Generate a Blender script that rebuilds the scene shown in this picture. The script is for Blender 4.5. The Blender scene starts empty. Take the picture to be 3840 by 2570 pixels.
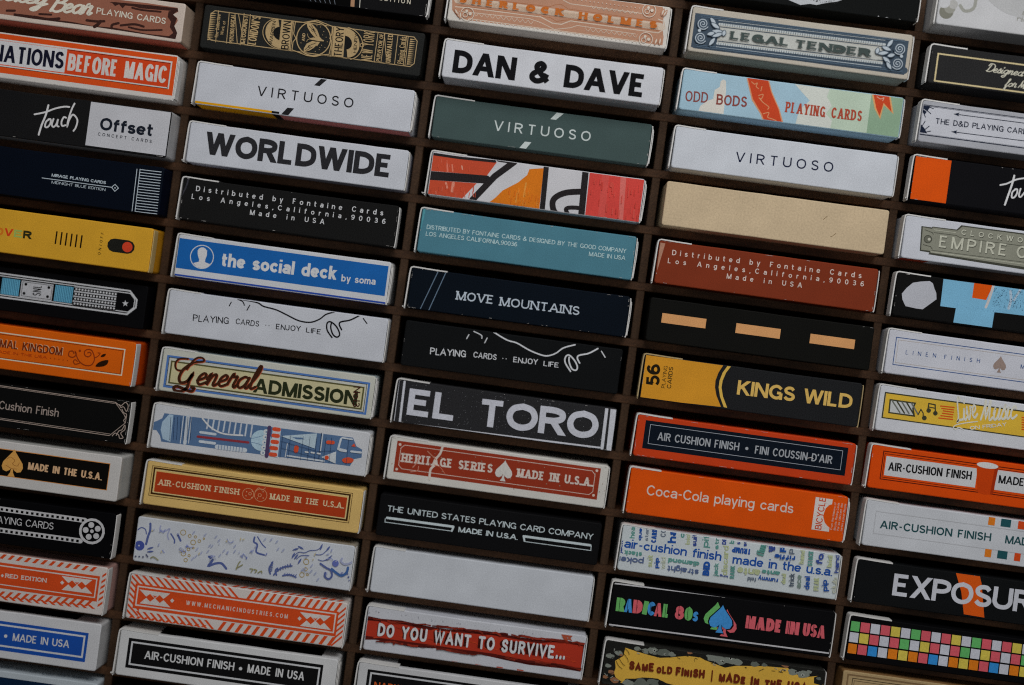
import bpy, math, random
from mathutils import Matrix
sc=bpy.context.scene
col=sc.collection
# ---- camera: hand-held in front of the rack, rolled about eight degrees ----
cam=bpy.data.objects.new('camera',bpy.data.cameras.new('camera')); col.objects.link(cam); sc.camera=cam
_R=Matrix([[0.9906893, -0.1349182, 0.0182172], [0.0183717, -0.0001, -0.9998312], [0.1348972, 0.9908567, 0.0023796]])
cam.matrix_world=Matrix.Translation((0,-0.54738,0))@_R.to_4x4()
cam.data.lens=50; cam.data.sensor_width=36; cam.data.sensor_fit='HORIZONTAL'; cam.data.clip_start=.02; cam.data.clip_end=50
cam.data.dof.use_dof=True; cam.data.dof.focus_distance=0.54738-.0105; cam.data.dof.aperture_fstop=1.8
# ---- soft indoor light: dim room plus one big soft key lamp added above the viewer ----
w=bpy.data.worlds.new('World'); sc.world=w; w.use_nodes=True
w.node_tree.nodes['Background'].inputs[0].default_value=(.93,.96,1,1); w.node_tree.nodes['Background'].inputs[1].default_value=.03
def area(name,loc,size,power,colr,target=(0,0,0)):
    l=bpy.data.lights.new(name,'AREA'); l.shape='RECTANGLE'; l.size,l.size_y=size; l.energy=power; l.color=colr
    o=bpy.data.objects.new(name,l); col.objects.link(o); o.location=loc
    v=Matrix.Translation(loc).translation-Matrix.Translation(target).translation
    o.rotation_euler=v.to_track_quat('Z','Y').to_euler(); return o
area('key_light',(.10,-.47,.44),(.5,.32),2.28,(1,.99,.98),(.03,0,-.01))
area('room_bounce',(.1,-.95,-.1),(.9,.7),1.15,(1,.985,.96))
sc.view_settings.view_transform='Standard'; sc.view_settings.look='None'; sc.view_settings.gamma=1; sc.view_settings.exposure=0
sc.cycles.max_bounces=6; sc.cycles.use_denoising=False; sc.cycles.pixel_filter_type='BLACKMAN_HARRIS'; sc.cycles.filter_width=1.15
def lin(h):
    return tuple((int(h[i:i+2],16)/255) for i in (0,2,4))
_mats={}
def pmat(col, kind='ink'):
    """printed card: one procedural material per colour (linear albedo tuple)"""
    key=(col,kind)
    if key in _mats: return _mats[key]
    m=bpy.data.materials.new(kind+'_'+'_'.join('%02d'%int(c*99) for c in col)); m.use_nodes=True
    nt=m.node_tree; N=nt.nodes; L=nt.links; b=N['Principled BSDF']
    tc=N.new('ShaderNodeTexCoord'); n1=N.new('ShaderNodeTexNoise'); n2=N.new('ShaderNodeTexNoise'); n3=N.new('ShaderNodeTexNoise')
    L.new(tc.outputs['Object'],n1.inputs['Vector']); L.new(tc.outputs['Object'],n2.inputs['Vector']); L.new(tc.outputs['Object'],n3.inputs['Vector'])
    n1.inputs['Scale'].default_value=90; n1.inputs['Detail'].default_value=4
    n2.inputs['Scale'].default_value=2600 if kind!='kraft' else 1500; n2.inputs['Detail'].default_value=2
    n3.inputs['Scale'].default_value=420; n3.inputs['Detail'].default_value=3
    r1=N.new('ShaderNodeMapRange'); r1.inputs[1].default_value=.3; r1.inputs[2].default_value=.7
    amp=.10 if kind!='kraft' else .1
    r1.inputs[3].default_value=1-amp*.7; r1.inputs[4].default_value=1+amp*.5
    L.new(n1.outputs['Fac'],r1.inputs[0])
    r2=N.new('ShaderNodeMapRange'); r2.inputs[1].default_value=.25; r2.inputs[2].default_value=.75
    g=.17 if kind in('ink','board') else .14
    if max(col)<.09: g=.5
    r2.inputs[3].default_value=1-g; r2.inputs[4].default_value=1+g
    L.new(n2.outputs['Fac'],r2.inputs[0])
    mu=N.new('ShaderNodeMath'); mu.operation='MULTIPLY'; L.new(r1.outputs[0],mu.inputs[0]); L.new(r2.outputs[0],mu.inputs[1])
    vm=N.new('ShaderNodeVectorMath'); vm.operation='SCALE'; vm.inputs[0].default_value=col
    L.new(mu.outputs[0],vm.inputs['Scale']); L.new(vm.outputs[0],b.inputs['Base Color'])
    b.inputs['Roughness'].default_value=.6 if kind!='foil' else .35
    b.inputs['Metallic'].default_value=.35 if kind=='foil' else 0
    b.inputs['Specular IOR Level'].default_value=(.11 if max(col)>.08 else .05) if kind!='kraft' else .05
    bp=N.new('ShaderNodeBump'); bp.inputs['Strength'].default_value=.35; bp.inputs['Distance'].default_value=.00006
    ad=N.new('ShaderNodeMath'); ad.operation='ADD'; L.new(n3.outputs['Fac'],ad.inputs[0]); L.new(n2.outputs['Fac'],ad.inputs[1])
    L.new(ad.outputs[0],bp.inputs['Height']); L.new(bp.outputs[0],b.inputs['Normal'])
    _mats[key]=m; return m
MM=.001
class Mesh:
    def __init__(s): s.v=[];s.f=[];s.m=[];s.mats=[]
    def mat(s,m):
        if m not in s.mats: s.mats.append(m)
        return s.mats.index(m)
    def add(s,vs,fs,m):
        k=len(s.v); s.v+=vs; s.f+=[tuple(i+k for i in f) for f in fs]; s.m+=[s.mat(m)]*len(fs)
    def build(s,name,parent=None,loc=None,smooth=False):
        me=bpy.data.meshes.new(name); me.from_pydata([(a*MM,b*MM,c*MM) for a,b,c in s.v],[],s.f)
        for m in s.mats: me.materials.append(m)
        me.polygons.foreach_set('material_index',s.m)
        if smooth: me.polygons.foreach_set('use_smooth',[True]*len(s.f))
        o=bpy.data.objects.new(name,me); col.objects.link(o)
        if parent: o.parent=parent
        if loc: o.location=[c*MM for c in loc]
        return o
def catmull(p,n=5,closed=False):
    if len(p)<3: return p
    q=[p[-1]]+p+[p[0],p[1]] if closed else [p[0]]+p+[p[-1]]
    o=[]
    for i in range(1,len(q)-2):
        a,b,c,d=q[i-1:i+3]
        for k in range(n):
            t=k/n
            o.append(tuple(.5*((2*b[j])+(-a[j]+c[j])*t+(2*a[j]-5*b[j]+4*c[j]-d[j])*t*t+(-a[j]+3*b[j]-3*c[j]+d[j])*t**3) for j in (0,1)))
    if not closed: o.append(p[-1])
    return o
def ribbon(p,w,cap=False,taper=None):
    """flat stroke along 2-D points -> (verts, faces)"""
    p=[q for i,q in enumerate(p) if i==0 or math.hypot(q[0]-p[i-1][0],q[1]-p[i-1][1])>1e-6]
    if len(p)<2: return [],[]
    n=len(p); vs=[];fs=[]
    closed=math.hypot(p[0][0]-p[-1][0],p[0][1]-p[-1][1])<1e-5 and n>3
    def d(a,b):
        l=math.hypot(b[0]-a[0],b[1]-a[1]) or 1; return ((b[0]-a[0])/l,(b[1]-a[1])/l)
    for i in range(n):
        if closed and i in(0,n-1): a=d(p[n-2],p[0]); b=d(p[0],p[1])
        else:
            a=d(p[i-1],p[i]) if i else d(p[0],p[1]); b=d(p[i],p[i+1]) if i<n-1 else a
        t=(a[0]+b[0],a[1]+b[1]); l=math.hypot(*t)
        if l<.3: t=b; s=1
        else: t=(t[0]/l,t[1]/l); s=min(1/max(.35,t[0]*b[0]+t[1]*b[1]),2.2)
        h=w/2*s*(taper(i/(n-1)) if taper else 1)
        vs+=[(p[i][0]-t[1]*h,p[i][1]+t[0]*h),(p[i][0]+t[1]*h,p[i][1]-t[0]*h)]
    for i in range(n-1): fs.append((2*i,2*i+1,2*i+3,2*i+2))
    if cap and not closed:
        for e,s in ((0,-1),(n-1,1)):
            a,b=vs[2*e],vs[2*e+1]; c=((a[0]+b[0])/2,(a[1]+b[1])/2); r=math.hypot(a[0]-b[0],a[1]-b[1])/2
            an=math.atan2(a[1]-c[1],a[0]-c[0]); k=len(vs); m=5
            vs+=[(c[0]+r*math.cos(an-s*math.pi*j/m),c[1]+r*math.sin(an-s*math.pi*j/m)) for j in range(m+1)]
            fs.append(tuple(range(k,k+m+1)))
    return vs,fs
# ---- own stroke alphabets (caps on a unit-high body; 'c' = curved stroke) ----
def _g(w,*s): return (w,[(k[0]=='c' if isinstance(k[0],str) else False,[q for q in k if not isinstance(q,str)]) for k in s])
O_=[(.5,1),(.14,.86),(0,.5),(.14,.14),(.5,0),(.86,.14),(1,.5),(.86,.86),(.5,1)]
def ov(w,y0=0,y1=1,x0=0): return ['c']+[(x0+x*w,y0+y*(y1-y0)) for x,y in O_]
CAPS={
'A':_g(.78,[(0,0),(.39,1),(.78,0)],[(.14,.33),(.64,.33)]),'B':_g(.58,[(0,0),(0,1)],['c',(0,1),(.35,.99),(.52,.87),(.52,.65),(.35,.53),(0,.53)],['c',(0,.53),(.4,.53),(.58,.4),(.58,.15),(.4,.01),(0,0)]),
'C':_g(.68,['c',(.66,.8),(.5,.97),(.3,1),(.08,.82),(0,.5),(.08,.18),(.3,0),(.5,.03),(.67,.2)]),'D':_g(.66,[(0,0),(0,1)],['c',(0,1),(.35,.98),(.6,.8),(.66,.5),(.6,.2),(.35,.02),(0,0)]),
'E':_g(.52,[(0,0),(0,1)],[(0,1),(.5,1)],[(0,.52),(.42,.52)],[(0,0),(.52,0)]),'F':_g(.5,[(0,0),(0,1)],[(0,1),(.5,1)],[(0,.5),(.4,.5)]),
'G':_g(.7,['c',(.67,.8),(.5,.97),(.3,1),(.08,.82),(0,.5),(.08,.18),(.3,0),(.52,.02),(.68,.2)],[(.68,0),(.68,.45)],[(.68,.45),(.42,.45)]),
'H':_g(.66,[(0,0),(0,1)],[(.66,0),(.66,1)],[(0,.5),(.66,.5)]),'I':_g(.0,[(0,0),(0,1)]),'J':_g(.42,['c',(.42,1),(.42,.6),(.42,.2),(.3,.02),(.1,.03),(0,.2)]),
'K':_g(.64,[(0,0),(0,1)],[(.6,1),(0,.4)],[(.2,.58),(.64,0)]),'L':_g(.5,[(0,0),(0,1)],[(0,0),(.5,0)]),'M':_g(.82,[(0,0),(0,1)],[(0,1),(.41,0),(.82,1)],[(.82,0),(.82,1)]),
'N':_g(.68,[(0,0),(0,1)],[(0,1),(.68,0)],[(.68,0),(.68,1)]),'O':_g(.74,ov(.74)),'P':_g(.56,[(0,0),(0,1)],['c',(0,1),(.35,.99),(.56,.87),(.56,.6),(.35,.46),(0,.45)]),
'Q':_g(.74,ov(.74),[(.45,.25),(.74,-.05)]),'R':_g(.6,[(0,0),(0,1)],['c',(0,1),(.35,.99),(.56,.87),(.56,.63),(.35,.5),(0,.5)],[(.3,.5),(.62,0)]),
'S':_g(.54,['c',(.51,.82),(.38,.98),(.15,.97),(.02,.8),(.08,.6),(.28,.5),(.48,.4),(.54,.2),(.4,.02),(.15,.02),(0,.18)]),'T':_g(.62,[(.31,0),(.31,1)],[(0,1),(.62,1)]),
'U':_g(.64,['c',(0,1),(0,.6),(0,.28),(.12,.06),(.32,0),(.52,.06),(.64,.28),(.64,.6),(.64,1)]),'V':_g(.72,[(0,1),(.36,0),(.72,1)]),'W':_g(1.05,[(0,1),(.26,0),(.52,1),(.79,0),(1.05,1)]),
'X':_g(.66,[(0,0),(.66,1)],[(0,1),(.66,0)]),'Y':_g(.66,[(0,1),(.33,.48),(.66,1)],[(.33,.48),(.33,0)]),'Z':_g(.56,[(0,1),(.56,1),(0,0),(.56,0)]),
'1':_g(.1,[(.1,0),(.1,1)]),'3':_g(.5,['c',(.02,.9),(.25,1),(.46,.85),(.42,.6),(.2,.53),(.45,.45),(.5,.15),(.25,0),(0,.12)]),'.':_g(.0,[(0,0),(0,.12)]),',':_g(.06,[(.06,.1),(0,-.15)]),'-':_g(.3,[(0,.42),(.3,.42)]),"'":_g(0,[(0,.75),(0,1)]),
'&':_g(.7,['c',(.7,0),(.2,.7),(.3,1),(.5,.8),(.05,.3),(.25,0),(.68,.4)]),'|':_g(0,[(0,-.3),(0,1.2)]),' ':(.28,[])}
LOW={'a':_g(.95,['c',(.75,.85),(.45,1),(.12,.7),(.1,.25),(.35,0),(.65,.3),(.78,.95)],['c',(.78,.95),(.7,.2),(.82,0),(1,.2)]),
'b':_g(.85,['c',(0,.2),(.3,1.2),(.42,1.9),(.28,2),(.16,1.2),(.2,.2),(.42,0),(.68,.35),(.6,.85)],['c',(.6,.85),(.75,.75),(.9,.8)]),
'c':_g(.75,['c',(.65,.8),(.42,1),(.12,.7),(.1,.25),(.35,0),(.78,.25)]),'d':_g(.95,['c',(.75,.85),(.45,1),(.12,.7),(.1,.25),(.35,0),(.65,.3),(.98,2)],['c',(.98,2),(.72,.2),(.85,0),(1,.2)]),
'e':_g(.75,['c',(.05,.35),(.5,.6),(.55,.9),(.35,1),(.12,.7),(.1,.25),(.35,0),(.78,.25)]),'f':_g(.6,['c',(0,.2),(.35,1.2),(.5,1.9),(.32,2),(.22,1),(.12,-.7),(.25,-.9),(.35,0),(.65,.2)]),
'g':_g(.9,['c',(.75,.85),(.45,1),(.12,.7),(.1,.3),(.35,.05),(.65,.35),(.76,.95)],['c',(.76,.95),(.6,-.6),(.3,-.95),(.1,-.65),(.95,.2)]),
'h':_g(.9,['c',(0,.2),(.35,1.2),(.45,1.9),(.28,2),(.15,0)],['c',(.15,0),(.3,.75),(.55,1),(.66,.75),(.6,.2),(.72,0),(.95,.2)]),
'i':_g(.45,['c',(0,.2),(.2,1),(.12,.2),(.25,0),(.48,.2)],[(.25,1.4),(.27,1.6)]),'k':_g(.85,['c',(0,.2),(.35,1.2),(.42,1.9),(.28,2),(.15,0)],['c',(.15,.4),(.5,1),(.6,.75),(.2,.5),(.6,0),(.9,.2)]),
'l':_g(.5,['c',(0,.2),(.35,1.2),(.42,1.9),(.28,2),(.14,1),(.15,.2),(.3,0),(.55,.2)]),'m':_g(1.25,['c',(0,.5),(.15,1),(.1,0),(.25,.75),(.45,1),(.52,.7),(.46,0),(.6,.75),(.82,1),(.92,.75),(.88,.15),(1,0),(1.28,.25)]),
'n':_g(.9,['c',(0,.5),(.15,1),(.1,0),(.28,.75),(.52,1),(.62,.75),(.58,.15),(.7,0),(.95,.25)]),'o':_g(.8,['c',(.4,1),(.12,.7),(.1,.25),(.35,0),(.65,.3),(.62,.8),(.4,1)],['c',(.5,.9),(.7,.75),(.85,.9)]),
'r':_g(.7,['c',(0,.2),(.18,1.15),(.3,.9),(.55,.95),(.48,.2),(.6,0),(.75,.2)]),'s':_g(.6,['c',(0,.15),(.35,1.15),(.42,.75),(.55,.3),(.35,0),(.1,.1)],['c',(.35,0),(.5,.05),(.62,.2)]),
't':_g(.5,['c',(0,.2),(.32,1.7),(.17,.2),(.3,0),(.52,.2)],[(0,1.1),(.48,1.15)]),'u':_g(.9,['c',(0,.5),(.15,1),(.1,.2),(.28,0),(.55,.3),(.68,1)],['c',(.68,1),(.62,.15),(.75,0),(.95,.2)]),
'v':_g(.8,['c',(0,.5),(.15,1),(.2,.2),(.35,0),(.6,.5),(.62,.95),(.82,.9)]),'y':_g(.9,['c',(0,.5),(.15,1),(.1,.3),(.28,.1),(.55,.35),(.7,1)],['c',(.7,1),(.5,-.6),(.25,-.95),(.1,-.65),(.95,.2)]),
'B':_g(1.0,['c',(.25,1.95),(.15,1),(0,0)],['c',(-.15,1.5),(.2,2.1),(.8,2.05),(.9,1.5),(.6,1.1),(.3,1.05)],['c',(.3,1.05),(.95,.95),(.95,.3),(.5,-.05),(.05,.15)]),
'D':_g(1.2,['c',(.4,1.9),(.3,1),(.15,.05)],['c',(0,1.5),(.2,2.1),(.9,1.95),(1.2,1.1),(.9,.25),(.4,0),(0,.2)]),'M':_g(1.4,['c',(0,.1),(.25,1),(.3,2)],['c',(.3,2),(.55,.2),(.9,2)],['c',(.9,2),(.95,.3),(1.1,0),(1.35,.2)]),
'L':_g(1.0,['c',(.75,1.7),(.5,2),(.3,1.5),(.28,.4),(.05,0),(.3,.1),(.9,.1)]),'T':_g(.9,['c',(0,1.8),(.4,2),(1,2.05)],['c',(.55,2),(.45,1),(.25,0)]),'.':_g(.2,[(0,0),(0,.2)]),' ':(.5,[])}
def stroke_text(txt,font,w,sl,track,slant,contrast,jit,rs):
    """returns list of (verts,faces) in cap-height units and total width"""
    G=LOW if font=='script' else CAPS; sc=.5 if font=='script' else 1.
    x=w/2; out=[]
    for ch in txt:
        g=G.get(ch) or CAPS.get(ch.upper()) or CAPS['I']; small=(font!='script' and ch.islower()); s2=sc*(.78 if small else 1)
        jx=rs.uniform(-jit,jit); jy=rs.uniform(-jit,jit)
        for cv,pts in g[1]:
            P=[(a*s2,b*s2) for a,b in pts]
            if jit: P=[(a+rs.uniform(-jit,jit)*.6+jx,b+rs.uniform(-jit,jit)*.6+jy) for a,b in P]
            ww=w
            if not cv and len(P)==2 and abs(P[0][1]-P[1][1])<.05: ww=w*contrast
            if font!='script' and not cv and not jit: # keep strokes inside the cap height
                P=[(a,min(max(b,ww/2) if b>=-.01 else b,s2-ww/2) if abs(P[0][1]-P[-1][1])<.05 or len(P)>2 else b) for a,b in P]
            elif font!='script' and cv and not jit:
                P=[(a,w/2+(b)*(1-w)) for a,b in P] if s2==1 else P
            if cv: P=catmull(P,4)
            P=[(a+b*slant+x,b) for a,b in P]
            out.append(ribbon(P,ww,cap=bool(jit) or font=='script'))
            if sl and not cv and ch not in '.-,\'':
                for e in (0,-1):
                    a=P[e];b=P[1 if e==0 else -2]; yy=pts[e][1]
                    if yy in(0,1) and abs(a[0]-b[0])<.75*abs(a[1]-b[1]) and not (ch=='A' and yy==1):
                        ys=w*contrast*.5 if yy==0 else 1-w*contrast*.5
                        out.append(ribbon([(a[0]-sl-w/2,ys),(a[0]+sl+w/2,ys)],w*contrast*.95))
        x+=g[0]*s2+track+w*(1 if font!='script' else 0)
    return out,x-track-w/2
def place(v,k,x0,wid,u0,v0,u1,v1,sy):
    L=math.hypot(u1-u0,v1-v0) or 1; c,s=(u1-u0)/L,(v1-v0)/L; sx=L/wid
    return [(u0+c*(a-x0)*sx-s*b*sy,v0+s*(a-x0)*sx+c*b*sy) for a,b in v]
CAPS.update({'Z':_g(.54,[(0,1),(.54,1)],[(.54,1),(0,0)],[(0,0),(.54,0)]),'0':_g(.54,ov(.54)),'5':_g(.54,[(.1,1),(.5,1)],[(.1,1),(.05,.5)],['c',(.05,.52),(.22,.62),(.44,.55),(.54,.32),(.42,.05),(.2,0),(0,.14)]),
'6':_g(.54,['c',(.5,.86),(.38,.99),(.2,.95),(.04,.7),(0,.4),(.06,.1),(.28,0),(.5,.12),(.54,.33),(.42,.55),(.25,.6),(.08,.5),(.01,.32)]),'9':_g(.54,['c',(.04,.14),(.16,.01),(.34,.05),(.5,.3),(.54,.6),(.48,.9),(.26,1),(.04,.88),(0,.67),(.12,.45),(.29,.4),(.46,.5),(.53,.68)]),
'8':_g(.54,ov(.44,.53,1,.05),ov(.54,0,.53)),'&':_g(.76,['c',(.76,0),(.5,.33),(.22,.68),(.2,.88),(.36,1),(.52,.88),(.47,.7),(.25,.55),(.04,.36),(.02,.15),(.2,0),(.42,.04),(.6,.2),(.7,.45)]),'/':_g(.3,[(0,0),(.3,1)])})
_h=['c',(0,.65),(.14,.95),(.34,1),(.48,.8),(.48,.4),(.48,0)]
LC={'a':_g(.5,['c',(.04,.8),(.15,.99),(.38,.99),(.5,.8),(.5,.4),(.5,0)],['c',(.5,.58),(.15,.52),(0,.28),(.12,.02),(.35,.05),(.5,.3)]),'b':_g(.52,[(0,0),(0,1.39)],ov(.52)),'c':_g(.5,['c',(.5,.78),(.3,1),(.08,.85),(0,.5),(.08,.15),(.3,0),(.5,.22)]),
'd':_g(.52,ov(.52),[(.52,0),(.52,1.39)]),'e':_g(.52,[(.02,.5),(.52,.5)],['c',(.52,.5),(.46,.86),(.26,1),(.07,.86),(0,.5),(.07,.14),(.28,0),(.5,.18)]),'f':_g(.32,['c',(.36,1.32),(.2,1.32),(.12,1.1),(.12,.7)],[(.12,0),(.12,1)],[(0,1),(.34,1)]),
'g':_g(.52,ov(.52),['c',(.52,1),(.52,.5),(.52,0),(.45,-.32),(.25,-.4),(.05,-.28)]),'h':_g(.48,[(0,0),(0,1.39)],_h),'i':_g(0,[(0,0),(0,1)],[(0,1.19),(0,1.39)]),'j':_g(.1,['c',(.1,1),(.1,.5),(.1,0),(.05,-.35),(-.08,-.36)],[(.1,1.19),(.1,1.39)]),
'k':_g(.46,[(0,0),(0,1.39)],[(.44,1),(0,.4)],[(.17,.58),(.48,0)]),'l':_g(0,[(0,0),(0,1.39)]),'m':_g(.8,[(0,0),(0,1)],['c',(0,.65),(.12,.95),(.28,1),(.4,.8),(.4,.4),(.4,0)],['c',(.4,.65),(.52,.95),(.68,1),(.8,.8),(.8,.4),(.8,0)]),'n':_g(.48,[(0,0),(0,1)],_h),
'o':_g(.54,ov(.54)),'p':_g(.52,[(0,-.4),(0,1)],ov(.52)),'q':_g(.52,[(.52,-.4),(.52,1)],ov(.52)),'r':_g(.3,[(0,0),(0,1)],['c',(0,.55),(.1,.92),(.32,1)]),'s':_g(.44,['c',(.42,.8),(.3,.99),(.12,.96),(.02,.76),(.1,.56),(.34,.46),(.44,.24),(.34,.02),(.12,.02),(0,.2)]),
't':_g(.32,[(.12,.25),(.12,1.3)],['c',(.12,.4),(.15,.08),(.34,.0)],[(0,1),(.33,1)]),'u':_g(.48,['c',(0,1),(0,.6),(0,.3),(.1,.04),(.28,0),(.44,.2),(.48,.5)],[(.48,0),(.48,1)]),'v':_g(.5,[(0,1),(.25,0),(.5,1)]),'w':_g(.78,[(0,1),(.2,0),(.39,1),(.58,0),(.78,1)]),
'x':_g(.46,[(0,0),(.46,1)],[(0,1),(.46,0)]),'y':_g(.5,[(0,1),(.25,0)],[(.5,1),(.16,-.4)]),'z':_g(.42,[(0,1),(.42,1)],[(.42,1),(0,0)],[(0,0),(.42,0)])}
def clip_y(v,f,y0,y1):
    V=[];F=[]
    for t in f:
        P=[v[i] for i in t]
        for lim,sg in ((y0,1),(y1,-1)):
            o=[]
            for i in range(len(P)):
                a,b=P[i-1],P[i]; fa,fb=sg*(a[1]-lim),sg*(b[1]-lim)
                if (fa>=0)!=(fb>=0): k=fa/(fa-fb); o.append((a[0]+k*(b[0]-a[0]),a[1]+k*(b[1]-a[1])))
                if fb>=0: o.append(b)
            P=o
            if not P: break
        if len(P)>2: F.append(tuple(range(len(V),len(V)+len(P)))); V+=P
    return V,F
def set_type(txt,w,sl,track,sx,con,slant):
    """grotesk (sl=0) or slab letters as flat-ended strokes inside exact height bands"""
    x=w/2; out=[]
    for ch in txt:
        low=ch in LC; g=LC[ch] if low else CAPS.get(ch.upper(),CAPS['I']); X=.72 if low else 1.
        for cv,pts in g[1]:
            horiz=len(pts)==2 and abs(pts[0][1]-pts[1][1])<.05
            ww=w*con if horiz else w; ins=(w*con if horiz else w)
            mp=lambda y:(ins/2+y*(X-ins)) if 0<=y<=1 else (ins/2+y*X if y<0 else y*X-(ins/2 if cv else 0))
            lo,hi=-1,2
            if cv:
                P=[(a*sx,mp(b)) for a,b in pts]
                for e,nb in ((0,1),(-1,-2)):
                    if pts[e][1] in(0,1) and abs(pts[e][0]-pts[nb][0])<.06: P[e]=(P[e][0],pts[e][1]*X)
                P=catmull(P,4 if len(txt)>14 else 6)
            elif horiz:
                y=mp(pts[0][1]) if pts[0][1] in(0,1) else pts[0][1]*X
                P=[(pts[0][0]*sx,y),(pts[1][0]*sx,y)]
                if low and ch in 'ft': P=[(P[0][0]-w*.25,y),(P[1][0]+w*.25,y)]
            else:
                Q=[(a*sx,b*X) for a,b in pts]; lo,hi=min(p[1] for p in Q),max(p[1] for p in Q); V=[];F=[]
                for a,b in zip(Q[:-1],Q[1:]):
                    dx,dy=b[0]-a[0],b[1]-a[1]; l=math.hypot(dx,dy) or 1; dx/=l;dy/=l
                    ea=w if abs(dx)>.05 and (len(Q)>2 or a[1] in(lo,hi)) else 0
                    if len(Q)>2 and abs(dx)<.05: ea=w/2
                    if ch in 'KRXxkG' : ea=w if a[1] in(0,X) or b[1] in (0,X) else 0
                    a2=(a[0]-dx*(ea if a[1] in(lo,hi) else 0),a[1]-dy*(ea if a[1] in(lo,hi) else 0)); b2=(b[0]+dx*(ea if b[1] in(lo,hi) else 0),b[1]+dy*(ea if b[1] in(lo,hi) else 0))
                    if ch in 'KkR': 
                        a2=(a[0]-dx*w,a[1]-dy*w) if a[1] in(0,X) else a; b2=(b[0]+dx*w,b[1]+dy*w) if b[1] in(0,X) else b
                    vv,ff=ribbon([(p[0]+x+slant*p[1],p[1]) for p in (a2,b2)],ww)
                    vv,ff=clip_y(vv,ff,0 if lo==0 else lo,X if hi==X else hi) if ch not in 'Kk' else clip_y(vv,ff,0,X if abs(dx)>.05 else 1.0)
                    if ch in 'NMZz': 
                        vv,ff=clip_y([(q[1],q[0]) for q in vv],ff,x-w/2,x+g[0]*sx+w/2); vv=[(q[1],q[0]) for q in vv]
                    out.append((vv,ff))
                P=None
            if P: out.append(ribbon([(a+x+slant*b,b) for a,b in P],ww))
            if sl and not cv and not horiz and ch not in "'&/":
                for e in (0,-1):
                    yy=pts[e][1]
                    if yy in(0,1) and abs(pts[e][0]-pts[1 if e==0 else -2][0])<.75 and not(ch=='A' and yy==1) and len(pts)<4:
                        t=w*con*.95; ys=t/2 if yy==0 else X-t/2; ax=pts[e][0]*sx+x
                        out.append(ribbon([(ax-sl-w/2,ys),(ax+sl+w/2,ys)],t))
        x+=g[0]*sx+track+w
    return out,x-track-w/2
def text_geo(txt,font,u0,v0,u1,v1,h,bold=0,asp=None,w=.14,sl=.1,slant=0,con=1,jit=0,track=None,seed=1):
    L=math.hypot(u1-u0,v1-v0)/h
    if font in('sans','slab'):
        if font=='sans': w=.138+bold*2.0; sl=0; con=.9
        n=len(txt); cw=sum((LC[c] if c in LC else CAPS.get(c.upper(),CAPS['I']))[0] for c in txt)
        tr=(.05 if w>.17 else .085)+sl*.9 if track is None else track
        if asp: sx=asp; tr=max(.02,(L-w-cw*sx-w*(n-1))/max(1,n-1))
        else:
            sx=(L-w*n-tr*(n-1))/max(cw,.01)
            if sx<.55: w2=w*max(.55,sx/.55+.1); w=max(.06,min(w,w2)); sx=max(.4,(L-w*n-tr*(n-1))/max(cw,.01))
            if sx>1.9 and n>1: sx=1.9; tr=(L-w*n-cw*sx)/(n-1)
        parts,wd=set_type(txt,w,sl,tr,sx,con,slant)
        return [(place(v,0,0,wd,u0,v0,u1,v1,h),f) for v,f in parts if f]
    rs=random.Random(seed)
    tr=track if track is not None else .12
    if asp:
        _,wd=stroke_text(txt,font,w,sl,0,slant,con,0,rs); tr=max(.02,(L/asp-wd)/max(1,len(txt)-1))
    parts,wd=stroke_text(txt,font,w,sl,tr,slant,con,jit,rs)
    return [(place(v,0,0,wd,u0,v0,u1,v1,h),f) for v,f in parts if f]
def disc(cx,cy,rx,ry,n=20,a0=0,a1=math.tau):
    full=abs(a1-a0-math.tau)<1e-6
    return [(cx+rx*math.cos(a0+(a1-a0)*i/(n if full else n-1)),cy+ry*math.sin(a0+(a1-a0)*i/(n if full else n-1))) for i in range(n)]
def spade(cx,cy,w,h):
    P=[(0,.5),(.08,.38),(.28,.18),(.46,0),(.5,-.16),(.42,-.3),(.25,-.34),(.1,-.27),(.04,-.2),(.07,-.36),(.17,-.5)]
    P=P+[(-a,b) for a,b in P[::-1][:-1]]
    return [(cx+a*w,cy+b*h) for a,b in P]
from mathutils.geometry import tessellate_polygon
from mathutils import Vector
def fill(P):
    t=tessellate_polygon([[Vector((a,b,0)) for a,b in P]])
    return P,[tuple(x) for x in t]
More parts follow.
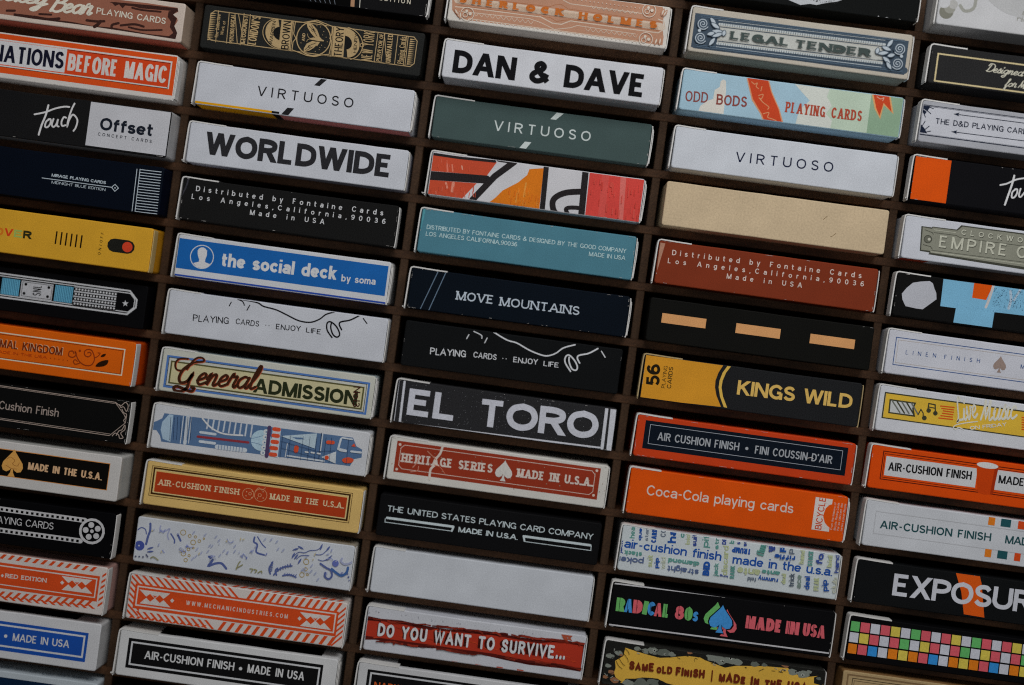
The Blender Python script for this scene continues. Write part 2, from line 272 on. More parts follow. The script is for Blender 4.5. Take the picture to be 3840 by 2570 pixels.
def geo(e):
    """element -> list of (2-D verts, faces)"""
    k=e[0]
    if k=='T': return text_geo(*e[3:5],*e[5],**e[6])
    if k=='P':
        P=[tuple(p) for p in e[3]]
        if e[4]: P=catmull(P,4,True)
        return [fill(P)]
    if k=='L':
        P=[tuple(p) for p in e[4]]
        if e[5]: P=catmull(P,5)
        return [ribbon(P,e[3],cap=True)]
    if k=='F':
        u0,v0,u1,v1,t,c=e[3]; h=t/2; u0+=h;v0+=h;u1-=h;v1-=h
        if c:
            P=[(u0+c,v0),(u1-c,v0),(u1,v0+c),(u1,v1-c),(u1-c,v1),(u0+c,v1),(u0,v1-c),(u0,v0+c),(u0+c,v0)]
        else: P=[(u0,v0),(u1,v0),(u1,v1),(u0,v1),(u0,v0)]
        return [ribbon(P,t)]
    if k=='R': u0,v0,u1,v1=e[3]; return [([(u0,v0),(u1,v0),(u1,v1),(u0,v1)],[(0,1,2,3)])]
    if k=='C': return [fill(disc(*e[3],n=18))]
    if k=='O': cx,cy,r,t=e[3]; P=disc(cx,cy,r,r,28); return [ribbon(P+[P[0]],t)]
    if k=='K': return [fill(spade(*e[3]))]
    if k=='M': return [fill([tuple(p) for p in q]) for q in e[3]]
    if k=='D': # speckles
        u0,v0,u1,v1,n,s0,s1,seed=e[3]; r=random.Random(seed); o=[]
        for i in range(n):
            x=r.uniform(u0,u1);y=r.uniform(v0,v1);s=r.uniform(s0,s1); o.append(fill([(x+s*math.cos(a+r.random())*r.uniform(.4,1),y+s*math.sin(a+r.random())*r.uniform(.4,1)) for a in (0,1.3,2.6,3.9,5.2)]))
        return o
def clip_poly(P,W,H):
    def cl(P,f,g):
        o=[]
        for i in range(len(P)):
            a,b=P[i-1],P[i]; fa,fb=f(a),f(b)
            if fa>=0: 
                if fb>=0:o.append(b)
                else: t=fa/(fa-fb);o.append((a[0]+t*(b[0]-a[0]),a[1]+t*(b[1]-a[1])))
            elif fb>=0:
                t=fa/(fa-fb);o+= [(a[0]+t*(b[0]-a[0]),a[1]+t*(b[1]-a[1])),b]
        return o
    for f in (lambda p:p[0]-.35,lambda p:W-.35-p[0],lambda p:p[1]-.35,lambda p:H-.35-p[1]):
        if not P: break
        P=cl(P,f,0)
    return P
DEPTH=63.5
SINGLE=('panel','title_panel','bar_print','tab_print','slot_print','slash_mark','colour_square','chip','bullet','edge_print','leaf_print','film_reel_print','emblem')
def make_box(B,idx):
    x0,z0,W,H,p=B['x'],B['z'],B['w'],B['h'],B['p']
    r=random.Random(idx*7+3)
    root=bpy.data.objects.new('card_box',None); col.objects.link(root); root.location=(x0*MM,-p*MM,z0*MM); root.empty_display_size=.01
    root['label']=B['label']; root['category']='card box'; root['group']='card boxes filling the rack'
    base=pmat(tuple(B['base']),B.get('kind','board'))
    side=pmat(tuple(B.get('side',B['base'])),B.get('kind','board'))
    # carton body: rounded front outline with slightly bowed edges
    n=10; rad=.9; P=[]
    for cx,cy,a in ((W-rad,rad,-90),(W-rad,H-rad,0),(rad,H-rad,90),(rad,rad,180)):
        for i in range(4): an=math.radians(a+30*i); P.append((cx+rad*math.cos(an),cy+rad*math.sin(an)))
        # bowed side after this corner
        nx={-90:None}.get(a)
        q={-90:((W,rad),(W,H-rad)),0:((W-rad,H),(rad,H)),90:((0,H-rad),(0,rad)),180:((rad,0),(W-rad,0))}[a]
        m=5 if a in(-90,90) else 14
        for i in range(1,m):
            t=i/m; x=q[0][0]+(q[1][0]-q[0][0])*t; y=q[0][1]+(q[1][1]-q[0][1])*t
            o=r.gauss(0,.035)-(.12*math.sin(math.pi*t) if a in(0,) else 0)
            if a==180: o=max(0,o)*.5
            if a in(-90,90): P.append((x+(-abs(o)) if a==-90 else x+abs(o),y))
            else: P.append((x,y+(o if a==0 else o)))
    P=[(min(max(a,0),W),min(max(b,0),H+.05)) for a,b in P]
    m=Mesh(); N=len(P); cx,cy=W/2,H/2
    def ring(ins,y): return [(a+(ins if a<cx else -ins)*min(1,abs(a-cx)/(W/2-1.2))**8, y, b+(ins if b<cy else -ins)*min(1,abs(b-cy)/(H/2-1.0))**4) for a,b in P]
    bev=.38
    R=[ring(bev,0),ring(bev*.3,bev*.3),ring(0,bev),ring(0,DEPTH)]
    V=sum(R,[]); mb=m.mat(base); ms=m.mat(side)
    fs=[tuple(range(N))]; mi=[mb]
    for k in range(3):
        for i in range(N):
            j=(i+1)%N; fs.append((k*N+i,(k+1)*N+i,(k+1)*N+j,k*N+j)); mi.append(mb if k<2 else ms)
    fs.append(tuple(range(4*N-1,3*N-1,-1))); mi.append(ms)
    m.v=V; m.f=fs; m.m=mi
    bo=m.build('carton',root)
    # extra colours on the lower / upper large panels
    for (u0,u1,y0,y1,c) in B.get('under',[]):
        q=Mesh(); q.add([(u0,y0,-.03),(u1,y0,-.03),(u1,y1,-.03),(u0,y1,-.03)],[(0,1,2,3)],pmat(tuple(c))); q.build('under_panel',root)
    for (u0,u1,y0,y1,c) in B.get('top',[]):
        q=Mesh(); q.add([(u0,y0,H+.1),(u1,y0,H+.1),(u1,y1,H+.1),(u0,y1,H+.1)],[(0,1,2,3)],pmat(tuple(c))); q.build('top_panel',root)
    # printed elements and painted sheen streaks, laid on the front face in list order
    groups={}
    off=.02
    for (a,b,v1,c) in B.get('foot',[]): B['el'].insert(0,('R','foot_band',tuple(c),(a*W,0,b*W,v1)))
    for e in B['el']:
        name=e[1]; key=(name,len(groups)) if e[0] in 'TK' or name in SINGLE else (name,-1); g=groups.setdefault(key,Mesh()); mt=pmat(tuple(e[2]),e[-1] if e[-1] in('foil','kraft') else 'ink')
        for (v,f) in geo(e):
            if not f: continue
            us=[q[0] for q in v];vs=[q[1] for q in v]
            if min(us)<.35 or max(us)>W-.35 or min(vs)<.35 or max(vs)>H-.35:
                for t in f:
                    c=clip_poly([v[i] for i in t],W,H)
                    if len(c)>2: g.add([(a,-off,b) for a,b in c],[tuple(range(len(c)))],mt)
            else: nv=len(v); g.add([(a,-off-.0007*q/nv,b) for q,(a,b) in enumerate(v)],f,mt)
            off+=.0008
        off+=.003
    for (nme,_),g in groups.items():
        if g.f: g.build(nme,root)
    # scuffed board showing along the edges
    wr=B.get('wear',0)
    if wr:
        g=Mesh(); mt=pmat((.62,.6,.58),'core')
        for i in range(int(wr)):
            sd=r.choice('bbttlr' ); s=r.uniform(.15,1.4)*(2.2 if r.random()<.15 else 1); t=r.uniform(.05,.2)
            L_=W if sd in'bt' else H; a=r.choice([r.uniform(.4,L_-s-.4),r.choice([r.uniform(.4,4),L_-s-r.uniform(.4,4)])]); a=min(max(a,.4),L_-s-.4)
            k=5; top=[(a+s*j/k,t*r.uniform(.3,1)) for j in range(k+1)]
            pts=[(a,.0)]+top+[(a+s,0)]
            def mp(q):
                u,d=q; d+=.36
                return {'b':(u,d),'t':(u,H-d),'l':(d,u),'r':(W-d,u)}[sd]
            v,f=fill([mp(q) for q in pts]); g.add([(x,-off-.002*i,y) for x,y in v],f,mt)
        g.build('scuff',root)
    # tuck-flap board edges
    core=pmat(tuple(B.get('core',(.86,.85,.83))),'core')
    def sheet(path,t,dep,name,tp=None):
        v,f=ribbon(catmull(path,5),t,taper=tp); k=len(v); g=Mesh()
        V=[(a,-.12,b) for a,b in v]+[(a,dep,b) for a,b in v]; F=list(f)
        nn=k//2
        for i in range(nn-1):
            F+=[(2*i,2*i+2,k+2*i+2,k+2*i),(2*i+1,k+2*i+1,k+2*i+3,2*i+3)]
        F+=[(0,k,k+1,1),(k-2,k-1,2*k-1,2*k-2)]
        g.add(V,F,core); g.build(name,root)
    if B.get('fl'):
        e=B['fl']; a=W*r.uniform(.13,.18)
        sheet([(a,H-.06),(a*.55,H+.02),(1.6,H+.18),(.3,H+.08),(-.45,H-1.0),(-.66,H*.55),(-.74-.1*e,.9),(-.8-.15*e,.2)],.48,5,'tuck_flap')
        if r.random()<.35: sheet([(-.8*e,.6),(-1.15*e,.35),(-1.35*e,.7)],.28,1.5,'bent_corner')
    if B.get('fr'):
        sheet([(W+.05,H-.7),(W+.3,H-1.6),(W+.34,H*.5),(W+.2,.9),(W-.2,.35)],.32,5,'end_flap')
        if B['fr']>1: sheet([(W+.45,H-1.8),(W+.75,H-3),(W+.8,H*.5),(W+.55,.9)],.3,5,'end_flap')
    return root
# ---- the rack: shelves with short dividers between them, and a back board ----
PX,PY,CX,CZ,SH,DV=91.800,21.8838,147.225,-92.377,3.02,3.0
RD=58.
def wood(name,c0,c1,axis):
    m=bpy.data.materials.new(name); m.use_nodes=True; nt=m.node_tree;N=nt.nodes;L=nt.links;b=N['Principled BSDF']
    tc=N.new('ShaderNodeTexCoord'); mp=N.new('ShaderNodeMapping'); L.new(tc.outputs['Object'],mp.inputs[0])
    mp.inputs['Scale'].default_value=(12,60,60) if axis=='x' else (60,60,12)
    n=N.new('ShaderNodeTexNoise'); n.inputs['Scale'].default_value=6; n.inputs['Detail'].default_value=6; L.new(mp.outputs[0],n.inputs['Vector'])
    g=N.new('ShaderNodeTexNoise'); g.inputs['Scale'].default_value=2300; g.inputs['Detail'].default_value=2; L.new(tc.outputs['Object'],g.inputs['Vector'])
    n3=N.new('ShaderNodeTexNoise'); n3.inputs['Scale'].default_value=22; n3.inputs['Detail'].default_value=2; L.new(tc.outputs['Object'],n3.inputs['Vector'])
    ad=N.new('ShaderNodeMath'); ad.operation='ADD'; L.new(n.outputs['Fac'],ad.inputs[0]); L.new(n3.outputs['Fac'],ad.inputs[1])
    r=N.new('ShaderNodeValToRGB'); r.color_ramp.elements[0].position=.32; r.color_ramp.elements[1].position=.68
    hf=N.new('ShaderNodeMath'); hf.operation='MULTIPLY'; hf.inputs[1].default_value=.5; L.new(ad.outputs[0],hf.inputs[0]); L.new(hf.outputs[0],r.inputs[0])
    r.color_ramp.elements[0].color=c0+(1,); r.color_ramp.elements[1].color=c1+(1,)
    mr=N.new('ShaderNodeMapRange'); mr.inputs[1].default_value=.25; mr.inputs[2].default_value=.75; mr.inputs[3].default_value=.5; mr.inputs[4].default_value=1.5; L.new(g.outputs['Fac'],mr.inputs[0])
    vm=N.new('ShaderNodeVectorMath'); vm.operation='SCALE'; L.new(r.outputs[0],vm.inputs[0]); L.new(mr.outputs[0],vm.inputs['Scale']); L.new(vm.outputs[0],b.inputs['Base Color'])
    b.inputs['Roughness'].default_value=.62; b.inputs['Specular IOR Level'].default_value=.2
    bp=N.new('ShaderNodeBump'); bp.inputs['Strength'].default_value=.5; bp.inputs['Distance'].default_value=.0001; L.new(g.outputs['Fac'],bp.inputs['Height']); L.new(bp.outputs[0],b.inputs['Normal'])
    return m
WX=wood('dark_brown_wood_long',(.014,.007,.003),(.12,.055,.025),'x'); WZ=wood('dark_brown_wood_short',(.014,.008,.004),(.085,.044,.022),'z')
rack=bpy.data.objects.new('card_rack',None); col.objects.link(rack); rack['label']='dark brown wooden rack of narrow shelves and dividers holding all the card boxes'; rack['category']='rack'
rack.location=(0,RD*MM,(-16*PY-CZ)*MM)
def board(name,x0,x1,y0,y1,z0,z1,mt,bev=.12,seed=0):
    g=Mesh(); b=bev; cx,cy,cz=(x0+x1)/2,(y0+y1)/2,(z0+z1)/2; hx,hz=(x1-x0)/2,(z1-z0)/2
    def rg(i,y): return [(-hx+i,y,-hz+i),(hx-i,y,-hz+i),(hx-i,y,hz-i),(-hx+i,y,hz-i)]
    V=rg(b,y0-cy)+rg(0,y0+b-cy)+rg(0,y1-cy); F=[(0,1,2,3)]
    for k in (0,4):
        for i in range(4): j=(i+1)%4; F.append((k+i,k+4+i,k+4+j,k+j))
    F.append((11,10,9,8)); g.add(V,F,mt); o=g.build(name); o.location=(cx*MM,cy*MM,cz*MM)
    mw=o.matrix_world.copy(); o.parent=rack; o.matrix_parent_inverse=Matrix.Translation(rack.location).inverted(); return o
XL,XR=-1*PX-CX-DV/2,4*PX-CX+DV/2
for k in range(-3,13):
    z=-k*PY-CZ; board('shelf',XL,XR,0,RD,z-SH/2,z+SH/2,WX)
rj=random.Random(4)
for k in range(-2,13):
    for i in range(-1,5):
        x=i*PX-CX+rj.uniform(-.12,.12); z1=-(k-1)*PY-CZ-SH/2-.03; z0=-k*PY-CZ+SH/2+.03
        board('divider',x-DV/2,x+DV/2,rj.uniform(.05,.3),RD-.2,z0,z1,WZ)
board('back_board',XL,XR,RD+.1,RD+5,-12*PY-CZ-SH/2,3*PY-CZ+SH/2,WX)
COLS=[(0.405,0.159,0.101),(0.062,0.025,0.02),(0.922,0.865,0.73),(0.93,0.108,0.013),(0.851,0.834,0.812),(0.028,0.01,0.01),(0.834,0.834,0.856),(0.865,0.078,0.015),(0.012,0.013,0.031),(0.869,0.791,0.75),(0.73,0.74,0.791),(0.869,0.869,0.884),(0.015,0.02,0.034),(0.681,0.791,0.879),(0.903,0.255,0.02),(0.865,0.067,0.015),(0.464,0.597,0.136),(0.037,0.037,0.012),(0.02,0.01,0.003),(0.067,0.037,0.007),(0.019,0.019,0.015),(0.874,0.078,0.028),(0.74,0.76,0.791),(0.164,0.537,0.781),(0.015,0.114,0.234),(0.643,0.661,0.7),(0.004,0.004,0.005),(0.008,0.008,0.009),(0.003,0.003,0.004),(0.93,0.856,0.671),(0.114,0.015,0.003),(0.93,0.652,0.391),(0.234,0.032,0.005),(0.597,0.072,0.004),(0.35,0.045,0.005),(0.031,0.01,0.003),(0.537,0.427,0.364),(0.48,0.391,0.344),(0.865,0.35,0.083),(0.006,0.005,0.004),(0.903,0.464,0.114),(0.35,0.114,0.02),(0.888,0.562,0.313),(0.71,0.71,0.73),(0.001,0.001,0.001),(0.865,0.095,0.017),(0.846,0.77,0.73),(0.865,0.76,0.7),(0.014,0.101,0.512),(0.812,0.834,0.856),(0.005,0.022,0.062),(0.865,0.545,0.255),(0.008,0.006,0.006),(0.176,0.204,0.244),(0.554,0.313,0.176),(0.851,0.834,0.73),(0.76,0.71,0.579),(0.597,0.427,0.214),(0.013,0.013,0.013),(0.024,0.024,0.028),(0.022,0.022,0.025),(0.032,0.032,0.037),(0.846,0.86,0.888),(0.053,0.053,0.067),(0.013,0.159,0.545),(0.812,0.842,0.874),(0.846,0.856,0.884),(0.834,0.851,0.879),(0.008,0.008,0.011),(0.101,0.239,0.615),(0.026,0.026,0.022),(0.74,0.681,0.405),(0.128,0.121,0.045),(0.029,0.037,0.015),(0.652,0.136,0.062),(0.067,0.02,0.009),(0.067,0.015,0.011),(0.118,0.218,0.405),(0.496,0.671,0.834),(0.71,0.781,0.851),(0.652,0.71,0.791),(0.015,0.037,0.108),(0.846,0.865,0.884),(0.35,0.045,0.062),(0.537,0.75,0.888),(0.791,0.846,0.874),(0.098,0.067,0.168),(0.73,0.781,0.842),(0.851,0.108,0.041),(0.597,0.75,0.851),(0.018,0.043,0.114),(0.75,0.812,0.856),(0.812,0.846,0.865),(0.022,0.053,0.136),(0.067,0.025,0.005),(0.93,0.73,0.338),(0.562,0.058,0.011),(0.93,0.75,0.449),(0.865,0.391,0.185),(0.903,0.464,0.244),(0.078,0.114,0.434),(0.74,0.77,0.842),(0.114,0.159,0.419),(0.464,0.504,0.73),(0.504,0.364,0.101),(0.472,0.52,0.71),(0.168,0.214,0.597),(0.072,0.176,0.48),(0.364,0.35,0.168),(0.114,0.128,0.234),(0.384,0.434,0.69),(0.255,0.313,0.69),(0.597,0.652,0.846),(0.681,0.597,0.364),(0.19,0.234,0.579),(0.865,0.69,0.615),(0.791,0.812,0.842),(0.834,0.846,0.86),(0.606,0.319,0.204),(0.791,0.652,0.528),(0.464,0.159,0.058),(0.865,0.791,0.69),(0.865,0.77,0.652),(0.812,0.597,0.434),(0.681,0.185,0.031),(0.008,0.008,0.01),(0.75,0.834,0.823),(0.73,0.098,0.041),(0.028,0.024,0.026),(0.93,0.255,0.168),(0.93,0.289,0.185),(0.93,0.35,0.244),(0.93,0.464,0.338),(0.08,0.3,0.73),(0.903,0.244,0.013),(0.93,0.391,0.067),(0.851,0.083,0.067),(0.851,0.114,0.095),(0.874,0.204,0.176),(0.791,0.121,0.058),(0.812,0.176,0.101),(0.652,0.095,0.045),(0.922,0.313,0.034),(0.846,0.214,0.015),(0.812,0.095,0.072),(0.856,0.114,0.089),(0.76,0.078,0.058),(0.643,0.869,0.893),(0.114,0.419,0.496),(0.185,0.277,0.391),(0.652,0.75,0.856),(0.846,0.874,0.917),(0.504,0.52,0.571),(0.77,0.791,0.865),(0.74,0.76,0.851),(0.391,0.045,0.017),(0.846,0.69,0.597),(0.846,0.73,0.652),(0.812,0.791,0.75),(0.834,0.73,0.652),(0.652,0.255,0.168),(0.73,0.204,0.121),(0.73,0.313,0.223),(0.48,0.255,0.176),(0.73,0.842,0.879),(0.128,0.011,0.007),(0.562,0.045,0.02),(0.671,0.067,0.022),(0.449,0.045,0.02),(0.615,0.067,0.015),(0.072,0.01,0.007),(0.834,0.846,0.874),(0.504,0.101,0.049),(0.464,0.48,0.528),(0.35,0.034,0.015),(0.114,0.011,0.007),(0.255,0.025,0.011),(0.185,0.02,0.011),(0.545,0.083,0.037),(0.812,0.143,0.025),(0.615,0.643,0.681),(0.029,0.029,0.031),(0.464,0.488,0.512),(0.73,0.75,0.77),(0.067,0.101,0.143),(0.597,0.597,0.545),(0.624,0.681,0.69),(0.633,0.652,0.615),(0.151,0.244,0.35),(0.597,0.681,0.75),(0.072,0.101,0.095),(0.846,0.823,0.75),(0.791,0.834,0.77),(0.624,0.77,0.615),(0.338,0.512,0.35),(0.812,0.391,0.204),(0.73,0.078,0.022),(0.865,0.464,0.185),(0.865,0.512,0.364),(0.313,0.067,0.053),(0.537,0.083,0.041),(0.015,0.022,0.062),(0.185,0.101,0.028),(0.652,0.504,0.289),(0.888,0.74,0.671),(0.562,0.289,0.195),(0.884,0.442,0.176),(0.865,0.384,0.028),(0.927,0.597,0.108),(0.02,0.014,0.007),(0.067,0.043,0.011),(0.912,0.597,0.155),(0.006,0.011,0.021),(0.537,0.579,0.652),(0.472,0.504,0.545),(0.74,0.69,0.671),(0.884,0.75,0.671),(0.73,0.067,0.005),(0.869,0.69,0.579),(0.018,0.104,0.449),(0.051,0.095,0.377),(0.132,0.384,0.338),(0.234,0.289,0.364),(0.185,0.234,0.313),(0.579,0.652,0.377),(0.114,0.168,0.338),(0.652,0.71,0.579),(0.159,0.204,0.277),(0.098,0.132,0.185),(0.255,0.35,0.313),(0.652,0.671,0.528),(0.176,0.562,0.159),(0.07,0.364,0.851),(0.846,0.151,0.185),(0.7,0.7,0.73),(0.903,0.545,0.078),(0.018,0.018,0.016),(0.266,0.294,0.255),(0.159,0.181,0.155),(0.504,0.537,0.48),(0.364,0.168,0.083),(0.488,0.52,0.464),(0.067,0.037,0.011),(0.185,0.025,0.007),(0.26,0.26,0.214),(0.384,0.384,0.338),(0.528,0.528,0.512),(0.681,0.69,0.71),(0.412,0.419,0.377),(0.579,0.588,0.597),(0.364,0.364,0.325),(0.812,0.681,0.377),(0.73,0.71,0.579),(0.014,0.022,0.048),(0.69,0.71,0.781),(0.912,0.108,0.002),(0.851,0.86,0.879),(0.072,0.075,0.058),(0.325,0.331,0.266),(0.597,0.606,0.496),(0.176,0.181,0.143),(0.652,0.652,0.545),(0.671,0.681,0.562),(0.606,0.624,0.69),(0.255,0.597,0.865),(0.912,0.114,0.003),(0.73,0.7,0.7),(0.528,0.69,0.846),(0.01,0.049,0.108),(0.072,0.266,0.48),(0.034,0.108,0.325),(0.597,0.545,0.512),(0.405,0.306,0.266),(0.067,0.067,0.037),(0.922,0.597,0.062),(0.7,0.73,0.73),(0.199,0.214,0.185),(0.851,0.108,0.015),(0.865,0.856,0.75),(0.114,0.008,0.002),(0.76,0.77,0.791),(0.73,0.067,0.003),(0.48,0.037,0.002),(0.846,0.846,0.846),(0.011,0.011,0.012),(0.562,0.579,0.615),(0.018,0.089,0.101),(0.018,0.108,0.128),(0.851,0.089,0.013),(0.903,0.128,0.008),(0.75,0.77,0.851),(0.159,0.588,0.176),(0.865,0.136,0.176),(0.73,0.75,0.842),(0.851,0.69,0.108),(0.922,0.255,0.015),(0.043,0.338,0.851),(0.067,0.049,0.028),(0.283,0.176,0.083)]
NAMES=['artwork','bark','lettering','panel','border','title_panel','slot_print','switch_print','hatching','pattern','star','lettering_shade','leaf_print','spade','film_print','film_reel_print','emblem','bullet','gold_foil','moth_print','slash_mark','painted_sheen','bust_emblem','line_drawing','script_lettering','floral_print','engraved_line','brush_streak','line_print','speckle','bar_print','crack','stain','smear','chip','edge_wear','scroll_print','fibre','ring_print','logo_print','word_print','stencil_line','edge_print','gold_frame','arrow_print','plate_print','cup_print','tab_print','colour_square']  # sheen strokes are highlights put into the colour at a box's left end
